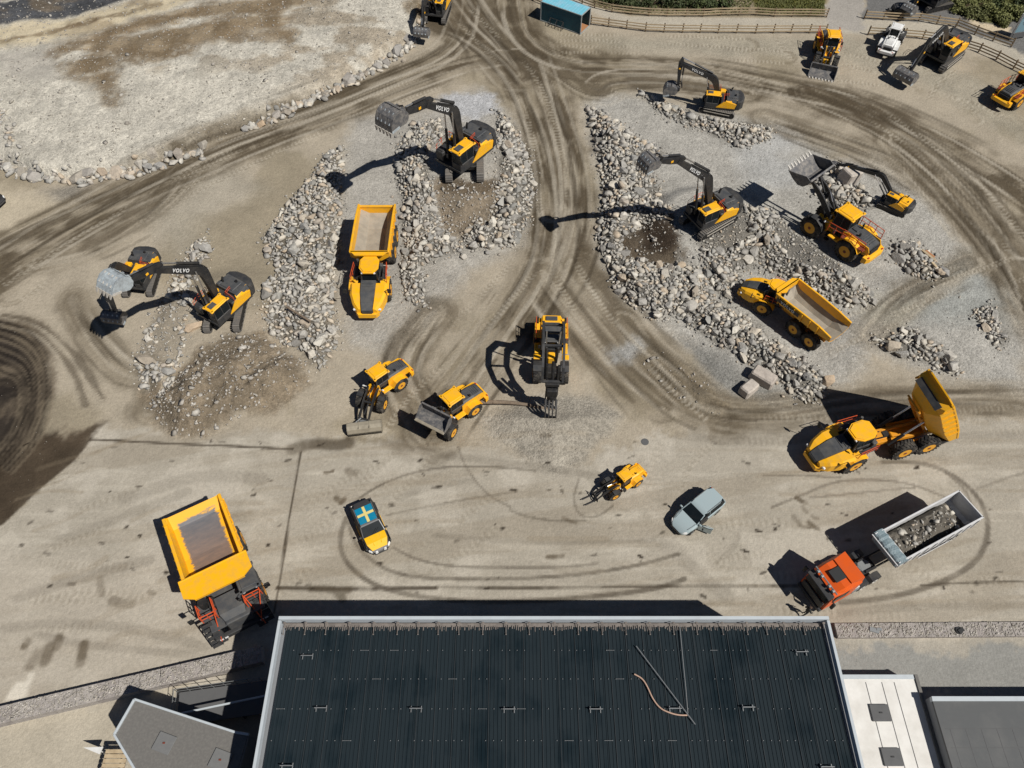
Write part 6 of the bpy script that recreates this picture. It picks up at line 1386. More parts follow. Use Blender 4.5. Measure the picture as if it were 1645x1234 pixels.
# ---------------------------------------------------------------- person
def person(c, face):
    root = empty('person', (c[0], c[1], 0), R(face)); tag(root, 'person in dark clothes with pale shoes walking beside the orange truck cab', 'person')
    def skin(name, V, Ed, Rd, material, par, rootv=0):
        me = bpy.data.meshes.new(name); me.from_pydata(V, Ed, []); o = bpy.data.objects.new(name, me); scene.collection.objects.link(o); o.parent = par
        md = o.modifiers.new('skin', 'SKIN'); md.use_smooth_shade = True; sub = o.modifiers.new('sub', 'SUBSURF'); sub.levels = 1; sub.render_levels = 2
        for i, r in enumerate(Rd): me.skin_vertices[0].data[i].radius = (r, r) if isinstance(r, float) else r
        me.skin_vertices[0].data[rootv].use_root = True; me.materials.append(M[material]); return o
    V = [(0, 0, .95), (0, 0, 1.15), (0, 0, 1.38), (.01, 0, 1.5), (.03, 0, 1.58), (.05, 0, 1.68), (.04, 0, 1.75),
         (0, .1, .9), (.14, .1, .5), (.05, .11, .1), (.16, .11, .05), (0, -.1, .9), (-.08, -.1, .5), (-.28, -.1, .14), (-.18, -.1, .07),
         (0, .19, 1.4), (-.08, .25, 1.13), (.04, .27, .9), (.08, .27, .84), (0, -.19, 1.4), (.08, -.26, 1.14), (.25, -.25, 1.0), (.3, -.24, .96)]
    E_ = [(0, 1), (1, 2), (2, 3), (3, 4), (4, 5), (5, 6), (0, 7), (7, 8), (8, 9), (9, 10), (0, 11), (11, 12), (12, 13), (13, 14), (2, 15), (15, 16), (16, 17), (17, 18), (2, 19), (19, 20), (20, 21), (21, 22)]
    for b0, sy in ((18, 1), (22, -1)):
        base = Vector(V[b0])
        for k in range(4):
            V.append(tuple(base + Vector((.03 - .02 * k + .02, sy * .0, -.05)))); V.append(tuple(base + Vector((.05 - .025 * k, sy * -.01, -.095 + .006 * abs(k - 1)))))
            E_ += [(b0, len(V) - 2), (len(V) - 2, len(V) - 1)]
        V.append(tuple(base + Vector((.05, -sy * .03, -.02)))); E_ += [(b0, len(V) - 1)]
    Rd = [(.15, .11), (.14, .1), (.17, .11), .06, .055, (.085, .095), .075, .095, .06, .045, .05, .095, .06, .045, .05, .06, .048, .035, .035, .06, .048, .035, .035] + ([.01] * 8 + [.012]) * 2
    body = skin('body', V, E_, Rd, 'dark trousers', root)
    V = [(0, 0, .98), (0, 0, 1.15), (0, 0, 1.36), (.01, 0, 1.47), (0, .19, 1.4), (-.08, .25, 1.13), (.03, .265, .93), (0, -.19, 1.4), (.08, -.26, 1.14), (.22, -.25, 1.02)]
    skin('jacket', V, [(0, 1), (1, 2), (2, 3), (2, 4), (4, 5), (5, 6), (2, 7), (7, 8), (8, 9)], [(.175, .13), (.165, .125), (.19, .13), .075, .08, .065, .05, .08, .065, .05], 'dark jacket', body)
    h = skin('head', [(.03, 0, 1.57), (.05, 0, 1.66), (.05, 0, 1.74)], [(0, 1), (1, 2)], [.058, (.085, .1), (.07, .085)], 'skin', body)
    m = MB(); m.cyl((.145, 0, 1.67), (.17, 0, 1.655), .015, .01, 6)
    for sy in (-1, 1): m.cyl((.05, sy * .088, 1.68), (.05, sy * .1, 1.68), .025, n=8)
    m.build('nose_and_ears', 'skin', h)
    m = MB()
    for sy in (-1, 1): m.cyl((.13, sy * .035, 1.69), (.142, sy * .035, 1.69), .012, n=6)
    m.box((.137, 0, 1.625), (.012, .05, .012), .003); m.build('eyes_and_mouth', 'letter black', h)
    skin('hair', [(.02, 0, 1.71), (.03, 0, 1.78)], [(0, 1)], [(.095, .105), (.075, .085)], 'hair brown', body)
    m = MB()
    for q in ((.12, .11, .045), (-.2, -.1, .075)): m.box(q, (.27, .1, .09), .03)
    m.build('shoes', 'shoe pale', body)
# ---------------------------------------------------------------- rocks
def rock_mesh(name, seed, n=16, flat=.75, matn='grey rock'):
    r = random.Random(seed); bm = bmesh.new()
    for i in range(n):
        v = Vector((r.gauss(0, 1), r.gauss(0, 1), r.gauss(0, 1))).normalized() * r.uniform(.82, 1.08); bm.verts.new((v.x, v.y * r.uniform(.85, 1), v.z * flat))
    res = bmesh.ops.convex_hull(bm, input=bm.verts)
    bmesh.ops.delete(bm, geom=[g for g in res['geom_interior'] if isinstance(g, bmesh.types.BMVert)], context='VERTS')
    bmesh.ops.dissolve_limit(bm, angle_limit=R(14), verts=bm.verts, edges=bm.edges)
    bmesh.ops.bevel(bm, geom=list(bm.edges), offset=.035, segments=1, affect='EDGES')
    bmesh.ops.recalc_face_normals(bm, faces=bm.faces)
    me = bpy.data.meshes.new(name); bm.to_mesh(me); bm.free(); me.materials.append(M[matn]); return me
ROCKS = [rock_mesh('rock', 100 + i, 13 + i % 6, (.7, .85, .6)[i % 3]) for i in range(14)]
BOULD = [rock_mesh('boulder', 300 + i, 17 + i % 5, .85, 'tan boulder') for i in range(8)]
def hull_np(seed, n=11, flat=.75):
    r = random.Random(seed); bm = bmesh.new()
    for i in range(n):
        v = Vector((r.gauss(0, 1), r.gauss(0, 1), r.gauss(0, 1))).normalized(); bm.verts.new((v.x, v.y, v.z * flat))
    res = bmesh.ops.convex_hull(bm, input=bm.verts); bmesh.ops.delete(bm, geom=[g for g in res['geom_interior'] if isinstance(g, bmesh.types.BMVert)], context='VERTS')
    bmesh.ops.triangulate(bm, faces=bm.faces); bm.verts.ensure_lookup_table(); bm.verts.index_update()
    V = np.array([v.co[:] for v in bm.verts]); Fa = np.array([[v.index for v in f.verts] for f in bm.faces]); bm.free(); return V, Fa
HU = [hull_np(500 + i, 12 + i % 5, .8) for i in range(10)]; HS = [hull_np(700 + i, 8, .7) for i in range(6)]
def stuff_mesh(name, items, protos, matn, label, cat):
    """items: (x, y, z, r, rz, sx, sy, tilt, tone) -> one mesh"""
    Vs, Fs, Ts = [], [], []; k = 0
    for i, (x, y, z, r, a, sx, sy, tl, tone) in enumerate(items):
        V, Fa = protos[i % len(protos)]; V = V * np.array([r * sx, r * sy, r]); c, s = math.cos(tl), math.sin(tl)
        V = V @ np.array([[1, 0, 0], [0, c, s], [0, -s, c]]); c, s = math.cos(a), math.sin(a); V = V @ np.array([[c, s, 0], [-s, c, 0], [0, 0, 1]]) + np.array([x, y, z])
        Vs.append(V); Fs.append(Fa + k); Ts.append(np.full(len(V), tone)); k += len(V)
    V = np.concatenate(Vs).astype(np.float32); Fa = np.concatenate(Fs).astype(np.int32); T = np.concatenate(Ts).astype(np.float32)
    me = bpy.data.meshes.new(name); me.vertices.add(len(V)); me.vertices.foreach_set('co', V.ravel()); n = len(Fa); me.loops.add(n * 3); me.polygons.add(n)
    me.loops.foreach_set('vertex_index', Fa.ravel()); me.polygons.foreach_set('loop_start', np.arange(0, n * 3, 3, dtype=np.int32)); me.update(calc_edges=True)
    me.attributes.new('tone', 'FLOAT', 'POINT').data.foreach_set('value', T); me.materials.append(M[matn])
    o = bpy.data.objects.new(name, me); scene.collection.objects.link(o); tag(o, label, cat, kind='stuff'); return o
def inb(p, P):
    c = False; n = len(P)
    for i in range(n):
        x0, y0 = P[i]; x1, y1 = P[(i + 1) % n]
        if (y0 > p[1]) != (y1 > p[1]) and p[0] < (x1 - x0) * (p[1] - y0) / (y1 - y0) + x0: c = not c
    return c
KEEP = []   # discs kept free of rocks (machine tracks and wheels)
def near_machine(x, y):
    return any((x - a) ** 2 + (y - b) ** 2 < c * c for a, b, c in KEEP)
def build_rocks():
    r = random.Random(11); allr = []
    for key, (pts, h, (ra, rb), lab) in HEAPS.items():
        P = HP[key][0]; x0, x1 = min(p[0] for p in P), max(p[0] for p in P); y0, y1 = min(p[1] for p in P), max(p[1] for p in P)
        area = abs(sum(P[i][0] * P[(i + 1) % len(P)][1] - P[(i + 1) % len(P)][0] * P[i][1] for i in range(len(P)))) / 2
        grid = {}; got = []; k = {'k': .62, 'c': .9}.get(key, 1.)
        for t in range(int(area * 70)):
            x, y = r.uniform(x0, x1), r.uniform(y0, y1)
            if not inb((x, y), P) or near_machine(x, y): continue
            rad = ra * .8 + (rb * 1.15 - ra * .8) * (r.random() ** 2.5)
            if r.random() < .03: rad *= 1.5
            if key in 'abdef' and fbm(np.array([x * .45]), np.array([y * .45]), 93)[0] < .33 and r.random() < .6: continue
            if key == 'k' and fbm(np.array([x * .4]), np.array([y * .4]), 90)[0] < .45: continue
            gx, gy = int(x // 1.2), int(y // 1.2); ok = True
            for i in (-1, 0, 1):
                for j in (-1, 0, 1):
                    for (a, b, c) in grid.get((gx + i, gy + j), ()):
                        if (a - x) ** 2 + (b - y) ** 2 < (.66 * (c + rad)) ** 2: ok = False; break
                    if not ok: break
                if not ok: break
            if not ok: continue
            grid.setdefault((gx, gy), []).append((x, y, rad)); got.append((x, y, rad))
        # second tier lodged on top
        for (x, y, rad) in list(got):
            if r.random() < .38: got.append((x + r.uniform(-.4, .4), y + r.uniform(-.4, .4), -abs(rad * r.uniform(.5, .8))))
        for g in got: allr.append((key, lab) + g)
    for line_, n_, rm in ((W([(2,262),(30,276),(60,284),(125,288),(165,281),(205,276),(265,262),(330,238)], .3), 190, .5), (W([(388,206),(440,186),(480,168),(520,150),(560,130),(592,113),(628,94),(655,74),(672,52),(680,25)], .3), 260, .5), (W([(8,180),(14,205),(24,235),(34,262)], .3), 40, .35)):
        for i in range(n_):
            k_ = r.randrange(len(line_) - 1); t = r.random(); a, b = line_[k_], line_[k_ + 1]; allr.append(('m', 'pale stone wedged in the boulder row along the foot of the berm', a[0] + (b[0] - a[0]) * t + r.gauss(0, .25), a[1] + (b[1] - a[1]) * t + r.gauss(0, .45), r.uniform(.14, rm)))
    X = np.array([[a[2] for a in allr]]); Y = np.array([[a[3] for a in allr]]); Z = hfun(X, Y)[0]
    out = []
    for (key, lab, x, y, rad), z in zip(allr, Z):
        top = rad < 0; rad = abs(rad); zz = z + rad * (.35 if not top else .95); d = math.hypot(y, HC); out.append((rad / d, key, lab, x, y, zz, rad, top))
    out.sort(key=lambda t: -t[0])
    NB = 300 - 62; big = out[:NB]; rest = out[NB:]
    for i, (_, key, lab, x, y, z, rad, top) in enumerate(big):
        o = bpy.data.objects.new('rock', ROCKS[i % len(ROCKS)]); scene.collection.objects.link(o); o.location = (x, y, z)
        o.scale = (rad * r.uniform(1.0, 1.4), rad * r.uniform(.85, 1.1), rad * r.uniform(.9, 1.15)); o.rotation_euler = (r.uniform(-.4, .4), r.uniform(-.4, .4), r.uniform(0, 6.28))
        tag(o, 'large ' + lab, 'rock', 'large rocks: ' + lab)
    items = [(x, y, z, rad, r.uniform(0, 6.28), r.uniform(.9, 1.7), r.uniform(.65, 1.0), r.uniform(-.9, .9), r.random()) for (_, key, lab, x, y, z, rad, top) in rest]
    stuff_mesh('rock_rubble', items, HU, 'grey rock mass', 'tumbled grey rocks filling the heaps between the machines', 'rock rubble')
    # rubble chips round the heaps, stones in the spoil and on the pale berm
    ch = []
    for key, (P, h) in HP.items():
        x0, x1 = min(p[0] for p in P) - 1.5, max(p[0] for p in P) + 1.5; y0, y1 = min(p[1] for p in P) - 1.5, max(p[1] for p in P) + 1.5
        for t in range(int((x1 - x0) * (y1 - y0) * 9)):
            x, y = r.uniform(x0, x1), r.uniform(y0, y1)
            ch.append((x, y, r.uniform(.04, .14) if r.random() < .8 else r.uniform(.12, .24), key))
    Xc = np.array([c[0] for c in ch]); Yc = np.array([c[1] for c in ch]); keep = np.zeros(len(ch), bool)
    for key, (P, h) in HP.items(): sd = sdist(Xc, Yc, P); keep |= sd > -1.1 * np.random.RandomState(1).rand(len(ch)) ** 2
    ch = [c for c, k in zip(ch, keep) if k]; Zc = hfun(np.array([[c[0] for c in ch]]), np.array([[c[1] for c in ch]]))[0]
    items = [(c[0], c[1], z + c[2] * .3, c[2], r.uniform(0, 6), 1.2, .9, .2, r.random()) for c, z in zip(ch, Zc)]
    stuff_mesh('rock_chips', items, HS, 'grey rock mass', 'small broken stone scattered round the rock heaps', 'stone chips')
    ch = []
    def scatter(P, dens, lo, hi, pw, big=.02):
        x0, x1 = max(-75, min(p[0] for p in P)), max(p[0] for p in P); y0, y1 = min(p[1] for p in P), min(112, max(p[1] for p in P))
        for t in range(int((x1 - x0) * (y1 - y0) * dens)):
            x, y = r.uniform(x0, x1), r.uniform(y0, y1)
            if inb((x, y), P): rr = lo + (hi - lo) * r.random() ** pw; ch.append((x, y, rr * (2.2 if r.random() < big else 1)))
    for i, (P, h) in enumerate(SP): scatter(P, (13, 12, 8, 2)[i], .03, .2, 3, .07)
    scatter(BERM, 2.8, .03, .16, 2.4, .03); scatter(GPILE, 3, .02, .07, 2, 0)
    scatter(W([(980,160),(1250,200),(1420,250),(1560,420),(1640,600),(1400,560),(1240,660),(1100,560),(1010,500)]), .9, .02, .09, 2.5, .02)
    scatter(W([(0,480),(90,480),(170,680),(60,800),(0,850)]), .3, .02, .05, 2, .0)
    Zc = hfun(np.array([[c[0] for c in ch]]), np.array([[c[1] for c in ch]]))[0]
    items = [(c[0], c[1], z + c[2] * .25, c[2], r.uniform(0, 6), 1.2, .9, .2, r.random()) for c, z in zip(ch, Zc)]
    stuff_mesh('pale_stones', items, HS, 'pale pebble', 'pale loose stones on the berm, the spoil heaps and the flats', 'loose stones')
    # row of boulders holding the berm
    px = [(12,266,1.0,'r'),(34,272,.9,0),(52,281,1.35,0),(72,284,.6,0),(92,283,.55,0),(105,286,.6,0),(123,283,1.25,0),(143,276,1.15,0),(165,275,1.0,0),(187,274,1.3,0),(207,276,.8,0),(222,264,1.1,0),(236,264,1.,0),(247,252,1.2,0),(256,264,.9,0),(266,250,.7,0),(284,247,1.2,0),(306,243,.8,0),(325,230,.95,0),(20,244,.5,0),(30,228,.45,0),(16,214,.45,0),(26,190,.5,0),(14,176,.4,0),(38,262,.6,0),(60,262,.5,0),
          (392,203,.7,0),(404,198,.75,0),(418,196,.8,0),(432,190,.6,0),(443,181,1.,0),(459,176,1.,0),(470,170,.6,0),(480,164,.9,0),(493,160,.7,0),(505,154,.7,0),(521,148,.9,0),(541,141,.9,0),(559,126,1.35,0),(577,119,.9,0),(588,115,.8,0),(605,104,1.0,0),(620,96,.9,0),(640,80,1.45,1),(656,60,1.2,0),(668,22,.8,0),(655,42,.6,0),(648,93,.5,0)]
    for i, (a, b, s, w_) in enumerate(px):
        x, y = G(a, b, .5); o = bpy.data.objects.new('boulder', BOULD[i % len(BOULD)]); scene.collection.objects.link(o); s *= .92
        o.location = (x, y, hz(x, y) * .5 + s * .2); o.scale = (s * r.uniform(.85, 1.1), s * r.uniform(.7, .9), s * r.uniform(.65, .85)); o.rotation_euler = (r.uniform(-.2, .2), r.uniform(-.2, .2), r.uniform(0, 6.28))
        if a == 640: tag(o, 'largest pale boulder at the upper end of the row, by the top excavator', 'boulder')
        elif a < 350: tag(o, 'tan boulder in the lower left row along the foot of the pale berm', 'boulder', 'boulders along the lower left foot of the berm')
        else: tag(o, 'tan boulder in the upper row between the berm and the haul road', 'boulder', 'boulders along the upper foot of the berm')
    # named single stones
    for (a, b, s, sq, rz, lab, me) in [(1588,0,0,0,0,None,None)][:0]: pass
    for (a, b, sx, sy, sz, rz, lab) in [(236,580,1.5,.6,.35,-25,'long flat slab at the lower left end of the slab pile'),(312,530,1.2,.55,.4,30,'long pale slab leaning in front of the left excavator tracks'),(1328,612,.85,.75,.7,20,'round pale boulder closing the lower end of the rock band'),(1224,400,.9,.55,.8,70,'dark rounded boulder above the diagonal hauler'),(1296,290,1.1,.5,.5,-20,'dark flat boulder left of the raised loader arms'),(1432,556,1.0,.7,.6,0,'brown boulder at the left end of the small heap above the tipping hauler'),(1112,478,.9,.45,.6,60,'dark grey slab standing in the middle of the right-hand heap'),(745,411,.45,.4,.35,0,'lone pale boulder below the pit of the largest excavator'),(782,404,.35,.3,.3,0,'small lone boulder right of the other below the excavator pit')]:
        x, y = G(a, b, .3); o = bpy.data.objects.new('boulder', BOULD[(a * 7) % 8]); scene.collection.objects.link(o); o.location = (x, y, hz(x, y) + sz * .5); o.scale = (sx, sy, sz); o.rotation_euler = (.15, .1, R(rz)); tag(o, lab, 'boulder')
    # quarried blocks
    for (a, b, d, rz, tl, lab) in [(1203, 624, (1.7, 1.1, 1.0), 40, 0, 'smaller pale cut stone block lying lower left of its longer neighbour'), (1226, 606, (2.3, 1.3, 1.1), -38, .05, 'long pale cut stone block beside the end of the rock band'), (1361, 291, (2.0, 1.7, 1.9), 30, .1, 'big square stone block between the raised bucket and the small excavator'), (1352, 277, (1.3, 1., 1.0), 10, .2, 'brownish stone block behind the big square one')]:
        x, y = G(a, b, .5); m = MB(); m.box((0, 0, 0), d, .13, top=(.94, .95)); o = m.build('stone_block', 'cut granite'); o.location = (x, y, hz(x, y) + d[2] * .48); o.rotation_euler = (tl, tl, R(rz)); tag(o, lab, 'stone block')
    # timber oddments
    def timber(pa, pb, w, mt, lab, cat='timber', z=.0):
        a = G(*pa, .6); b = G(*pb, .6); m = MB(); za = hz(*a) + .35 + z; zb = hz(*b) + .35 + z; m.bar((a[0], a[1], za), (b[0], b[1], zb), w, .16, .02); o = m.build('timber_beam', mt); tag(o, lab, cat)
    timber((464, 502), (502, 526), .2, 'log bark', 'brown timber lying across the long rock heap', z=.35)
    timber((1480, 404), (1503, 418), .3, 'timber fence', 'light broken plank on the heap behind the big loader')
    timber((1487, 402), (1502, 412), .22, 'warm floor', 'second plank, more orange, on the heap behind the big loader')
    timber((1495, 424), (1504, 430), .25, 'timber fence', 'short pale board lowest on the heap behind the big loader')
    x, y = G(1036, 710); m = MB(); m.cyl((x, y, .0), (x, y, .02), .34, n=24, ch=.005); m.cyl((x, y, .02), (x, y, .026), .25, n=24); o = m.build('manhole_cover', 'hatch grey'); tag(o, 'round metal manhole cover at the upper edge of the apron', 'manhole cover')

# ---------------------------------------------------------------- container, fences, sign
def build_container():
    a = Vector(G(871.5, 34.5)); b = Vector(G(932.2, 56.2)); d = (b - a).normalized(); hd = math.degrees(math.atan2(d.y, d.x)); L = 6.3; Wd = 2.44; H = 2.65
    root = empty('shipping_container', (b.x, b.y, 0)); tag(root, 'teal open-ended shipping container standing where the path fence begins', 'shipping container')
    X = Matrix.Rotation(R(hd), 4, 'Z'); n = 36   # x: -L..0 , y: 0..Wd (away from the camera)
    def corr(y, out): return [(-L + .12 + (L - .24) * i / (4 * n) , y + (out if (i % 4) in (1, 2) else 0)) for i in range(4 * n + 1)]
    m = MB(X)
    for y, o in ((.05, -.035), (Wd - .05, .035)):
        pts = corr(y, o); m.loft([[(p[0], p[1], .15) for p in pts], [(p[0], p[1], H - .12) for p in pts]], cap=False, closed=False)
    m.build('wall', 'teal container wall', root)
    m = MB(X); m.box((-L + .08, Wd / 2, H / 2), (.06, Wd - .2, H - .2), .01); m.build('end_wall', 'teal container wall', root)
    m = MB(X)
    m.box((-L / 2, Wd / 2, H - .03), (L - .1, Wd - .1, .05), .01)
    for i in range(14): m.box((-L + .35 + i * .43, Wd / 2, H + .005), (.12, Wd - .25, .03), .01)
    m.build('roof', 'teal container roof', root)
    m = MB(X)
    for y in (.04, Wd - .04):
        m.bar((-L, y, .07), (0, y, .07), .12, .16); m.bar((-L, y, H - .05), (0, y, H - .05), .1, .12)
        for x in (-L + .05, -.05): m.bar((x, y, 0), (x, y, H), .14)
    for x in (-L + .05, -.05): m.bar((x, 0, H - .05), (x, Wd, H - .05), .12); m.bar((x, 0, .07), (x, Wd, .07), .12)
    m.build('frame', 'container frame', root)
    m = MB(X); m.box((-L / 2, Wd / 2, .12), (L - .2, Wd - .2, .05), .01); m.build('floor', 'warm floor', root)
    # rack standing against the wall
    m = MB(X)
    for x in (-4.6, -3.6, -2.6): m.bar((x, -.15, 0), (x, -.15, 1.0), .06); m.bar((x, -.7, 0), (x, -.7, .55), .06); m.bar((x, -.15, 1.0), (x, -.7, .55), .05); m.bar((x, -.15, .1), (x, -.7, .1), .06)
    for y, z in ((-.15, 1.0), (-.7, .55), (-.45, .3)): m.bar((-4.7, y, z), (-2.5, y, z), .06)
    o = m.build('steel_rack', 'charcoal paint'); o.location = (b.x, b.y, 0); tag(o, 'low dark steel rack leaning against the teal container', 'steel rack')
def fence(base, label, dark=True, h=1.3, rails=(.35, .72, 1.08), post='dark timber', railm='timber fence', split=1, xo=0):
    """posts at the given photo points, three rails; every post and rail a part"""
    P = [Vector(G(*p)) for p in base]; root = empty('wooden_fence', (P[0].x, P[0].y, 0)); tag(root, label, 'fence', 'timber rail fences round the yard')
    O = P[0]
    for p in P:
        q = p - O; m = MB(); m.box((q.x, q.y, h / 2), (.15, .15, h), .02); m.build('post', post, root)
    for k, z in enumerate(rails):
        for a, b in zip(P[:-1], P[1:]):
            a = a - O; b = b - O; d = (b - a).normalized() ; nrm = Vector((-d.y, d.x)) * -.09
            m = MB(); m.bar((a.x + nrm.x, a.y + nrm.y, z), (b.x + nrm.x, b.y + nrm.y, z), .05, .16, .01); m.build('rail', railm, root)
    return root
def build_fences():
    fence([(880,-22),(915,-4),(935,6),(955,13),(983,20),(1013,23.5),(1042,26),(1071,27),(1101,27),(1129,27),(1157,25.5),(1186,25),(1214,25),(1243,27),(1272,27),(1299,27),(1327,28)], 'upper timber fence on the far side of the path, left of the gap')
    fence([(949,39.6),(977,43.4),(1006,47.2),(1036.5,51),(1066,52.3),(1096,52.8),(1124,53),(1153,53.6),(1182.5,53.6),(1213,54),(1241.6,53.6),(1269.7,53.6),(1299.5,53.6),(1325,54)], 'lower timber fence from the container to the loader by the gap')
    fence([(1388,30.6),(1418,32.3),(1445,33.9),(1475,34),(1504,39.5),(1535,43.5),(1565.5,55.6),(1594.5,66),(1623.5,76)], 'upper timber fence right of the gap, in front of the asphalt')
    fence([(1393.7,56.5),(1422.7,58.4),(1451,60.5),(1481,63),(1513,68),(1545,75.8),(1571.5,84),(1600,96.3),(1627.2,110.9),(1655,124),(1684,140)], 'lower timber fence right of the gap, curving down behind the parked machines')
    fence([(795,-34),(830,-14),(857,1),(872,8)], 'short timber fence running up to the left end of the container')
    fence([(-30,50),(2,38),(35,28.2),(68,17.5),(103,14),(137,11.5),(165,6),(195,0),(230,-8)], 'pale timber fence at the far left corner above the dark gravel', post='timber fence')
    # sign pylon
    x, y = G(1633, 62); root = empty('sign_board', (x, y, 0)); tag(root, 'tall blue-grey information board on a white frame at the right edge', 'sign board')
    X = Matrix.Rotation(R(14), 4, 'Z'); m = MB(X); m.box((0, 0, 1.9), (2.3, .3, 3.3), .03); m.build('frame', 'white paint', root)
    m = MB(X); m.box((0, -.17, 2.25), (2.15, .04, 2.4), .01); m.build('panel', 'sign blue grey', root)
    m = MB(X); m.box((0, -.2, 2.35), (1.2, .02, .14), .005); m.box((0, -.2, 2.1), (.9, .02, .09), .003); m.box((0, -.2, 3.15), (1.9, .02, .4), .005); m.box((0, -.18, .62), (2.2, .05, .75), .01); m.build('dark_band', 'hatch grey', root)
    x, y = G(1446, 22); m = MB(Matrix.Rotation(R(-3), 4, 'Z')); m.box((0, 0, .55), (2.3, 1.4, .9), .05); m.bar((-1.1, 0, .2), (-1.9, 0, .5), .4, .5); m.box((.0, 0, 1.03), (1.9, 1.1, .08), .02); o = m.build('attachment_box', 'charcoal paint'); o.location = (x, y, 0); tag(o, 'dark grey metal box behind the upper fence, left of the dark excavator', 'metal box')

# ---------------------------------------------------------------- plants
def shrub(name, x, y, r, h, label, cat, grp, leaf, seed, n=700):
    rr = random.Random(seed); root = empty(name, (x, y, 0)); tag(root, label, cat, grp); m = MB()
    for i in range(7):
        a = rr.uniform(0, 6.28); m.tube([(0, 0, 0), (math.cos(a) * r * .3, math.sin(a) * r * .3, h * .4), (math.cos(a + .4) * r * .7, math.sin(a + .4) * r * .7, h * .8)], .03, 5)
    m.build('stem', 'twig', root)
    cl = [(rr.uniform(-1, 1) * r * .65, rr.uniform(-1, 1) * r * .65, h * rr.uniform(.3, .85), rr.uniform(.3, .55) * r) for _ in range(9)]
    V = []; Fc = []
    for i in range(n):
        cx, cy, cz, cr = rr.choice(cl); d = Vector((rr.gauss(0, 1), rr.gauss(0, 1), rr.gauss(0, 1))).normalized() * cr * rr.uniform(.5, 1.1)
        p = Vector((cx, cy, max(.08, cz + d.z * .8))) + Vector((d.x, d.y, 0)); u = Vector((rr.gauss(0, 1), rr.gauss(0, 1), rr.gauss(0, .6))).normalized() * rr.uniform(.1, .2); v = u.cross(Vector((rr.gauss(0, 1), rr.gauss(0, 1), 1))).normalized() * .09
        k = len(V); V += [tuple(p - u), tuple(p + v), tuple(p + u), tuple(p - v)]; Fc.append((k, k + 1, k + 2, k + 3))
    m = MB(); m.add(V, Fc); m.build('foliage', leaf, root)
def build_plants():
    rr = random.Random(4)
    for i, (a, b, r_, h) in enumerate([(1000,10,1.3,1.3),(1022,13,1.1,1.1),(1045,12,1.4,1.4),(1068,10,1.2,1.2),(1092,13,1.2,1.1),(1115,11,1.5,1.5),(1140,14,1.3,1.2),(1165,12,1.3,1.3),(975,4,1.1,1.1)]):
        x, y = G(a, b); shrub('shrub', x, y, r_, h, 'dark green shrub in the verge row behind the upper left fence', 'shrub', 'shrubs behind the upper left fence', 'leaf dark', i)
    k = 0
    for (a, b) in [(1525,8),(1545,15),(1565,9),(1585,20),(1605,12),(1625,18),(1600,30),(1575,30),(1556,24),(1640,6),(1640,30),(1530,-6),(1560,-8),(1590,-5),(1620,-6),(1612,38)]:
        x, y = G(a + rr.uniform(-4, 4), b + rr.uniform(-2, 2)); k += 1; shrub('shrub', x, y, rr.uniform(1.0, 1.7), rr.uniform(.45, 1.0), 'olive green bush on the rough bank at top right', 'shrub', 'bushes on the top right bank', 'leaf olive' if k % 5 else 'leaf dark', 50 + k, 800)
    # grass tufts
    V = []; Fc = []
    def tuft(P, n):
        x0, x1 = min(p[0] for p in P), max(p[0] for p in P); y0, y1 = min(p[1] for p in P), max(p[1] for p in P)
        for i in range(n):
            x, y = rr.uniform(x0, x1), rr.uniform(y0, y1)
            if not inb((x, y), P): continue
            for j in range(3):
                a = rr.uniform(0, 6.28); hgt = rr.uniform(.12, .4); w = .05; k_ = len(V); dx, dy = math.cos(a), math.sin(a)
                V.extend([(x - dy * w, y + dx * w, 0), (x + dy * w, y - dx * w, 0), (x + dx * hgt * .5, y + dy * hgt * .5, hgt)]); Fc.append((k_, k_ + 1, k_ + 2))
    tuft(W([(1216,-20),(1214,22),(1325,23),(1322,-20)]), 2600); tuft(W([(1505,-15),(1512,12),(1560,30),(1600,36),(1645,20),(1660,-15)]), 3500)
    tuft(W([(950,-10),(955,10),(1010,23),(1200,24),(1215,-10)]), 2500)
    m = MB(); m.add(V, Fc); o = m.build('grass', 'leaf olive'); tag(o, 'rough green grass on the verges beyond the path', 'grass', kind='stuff')

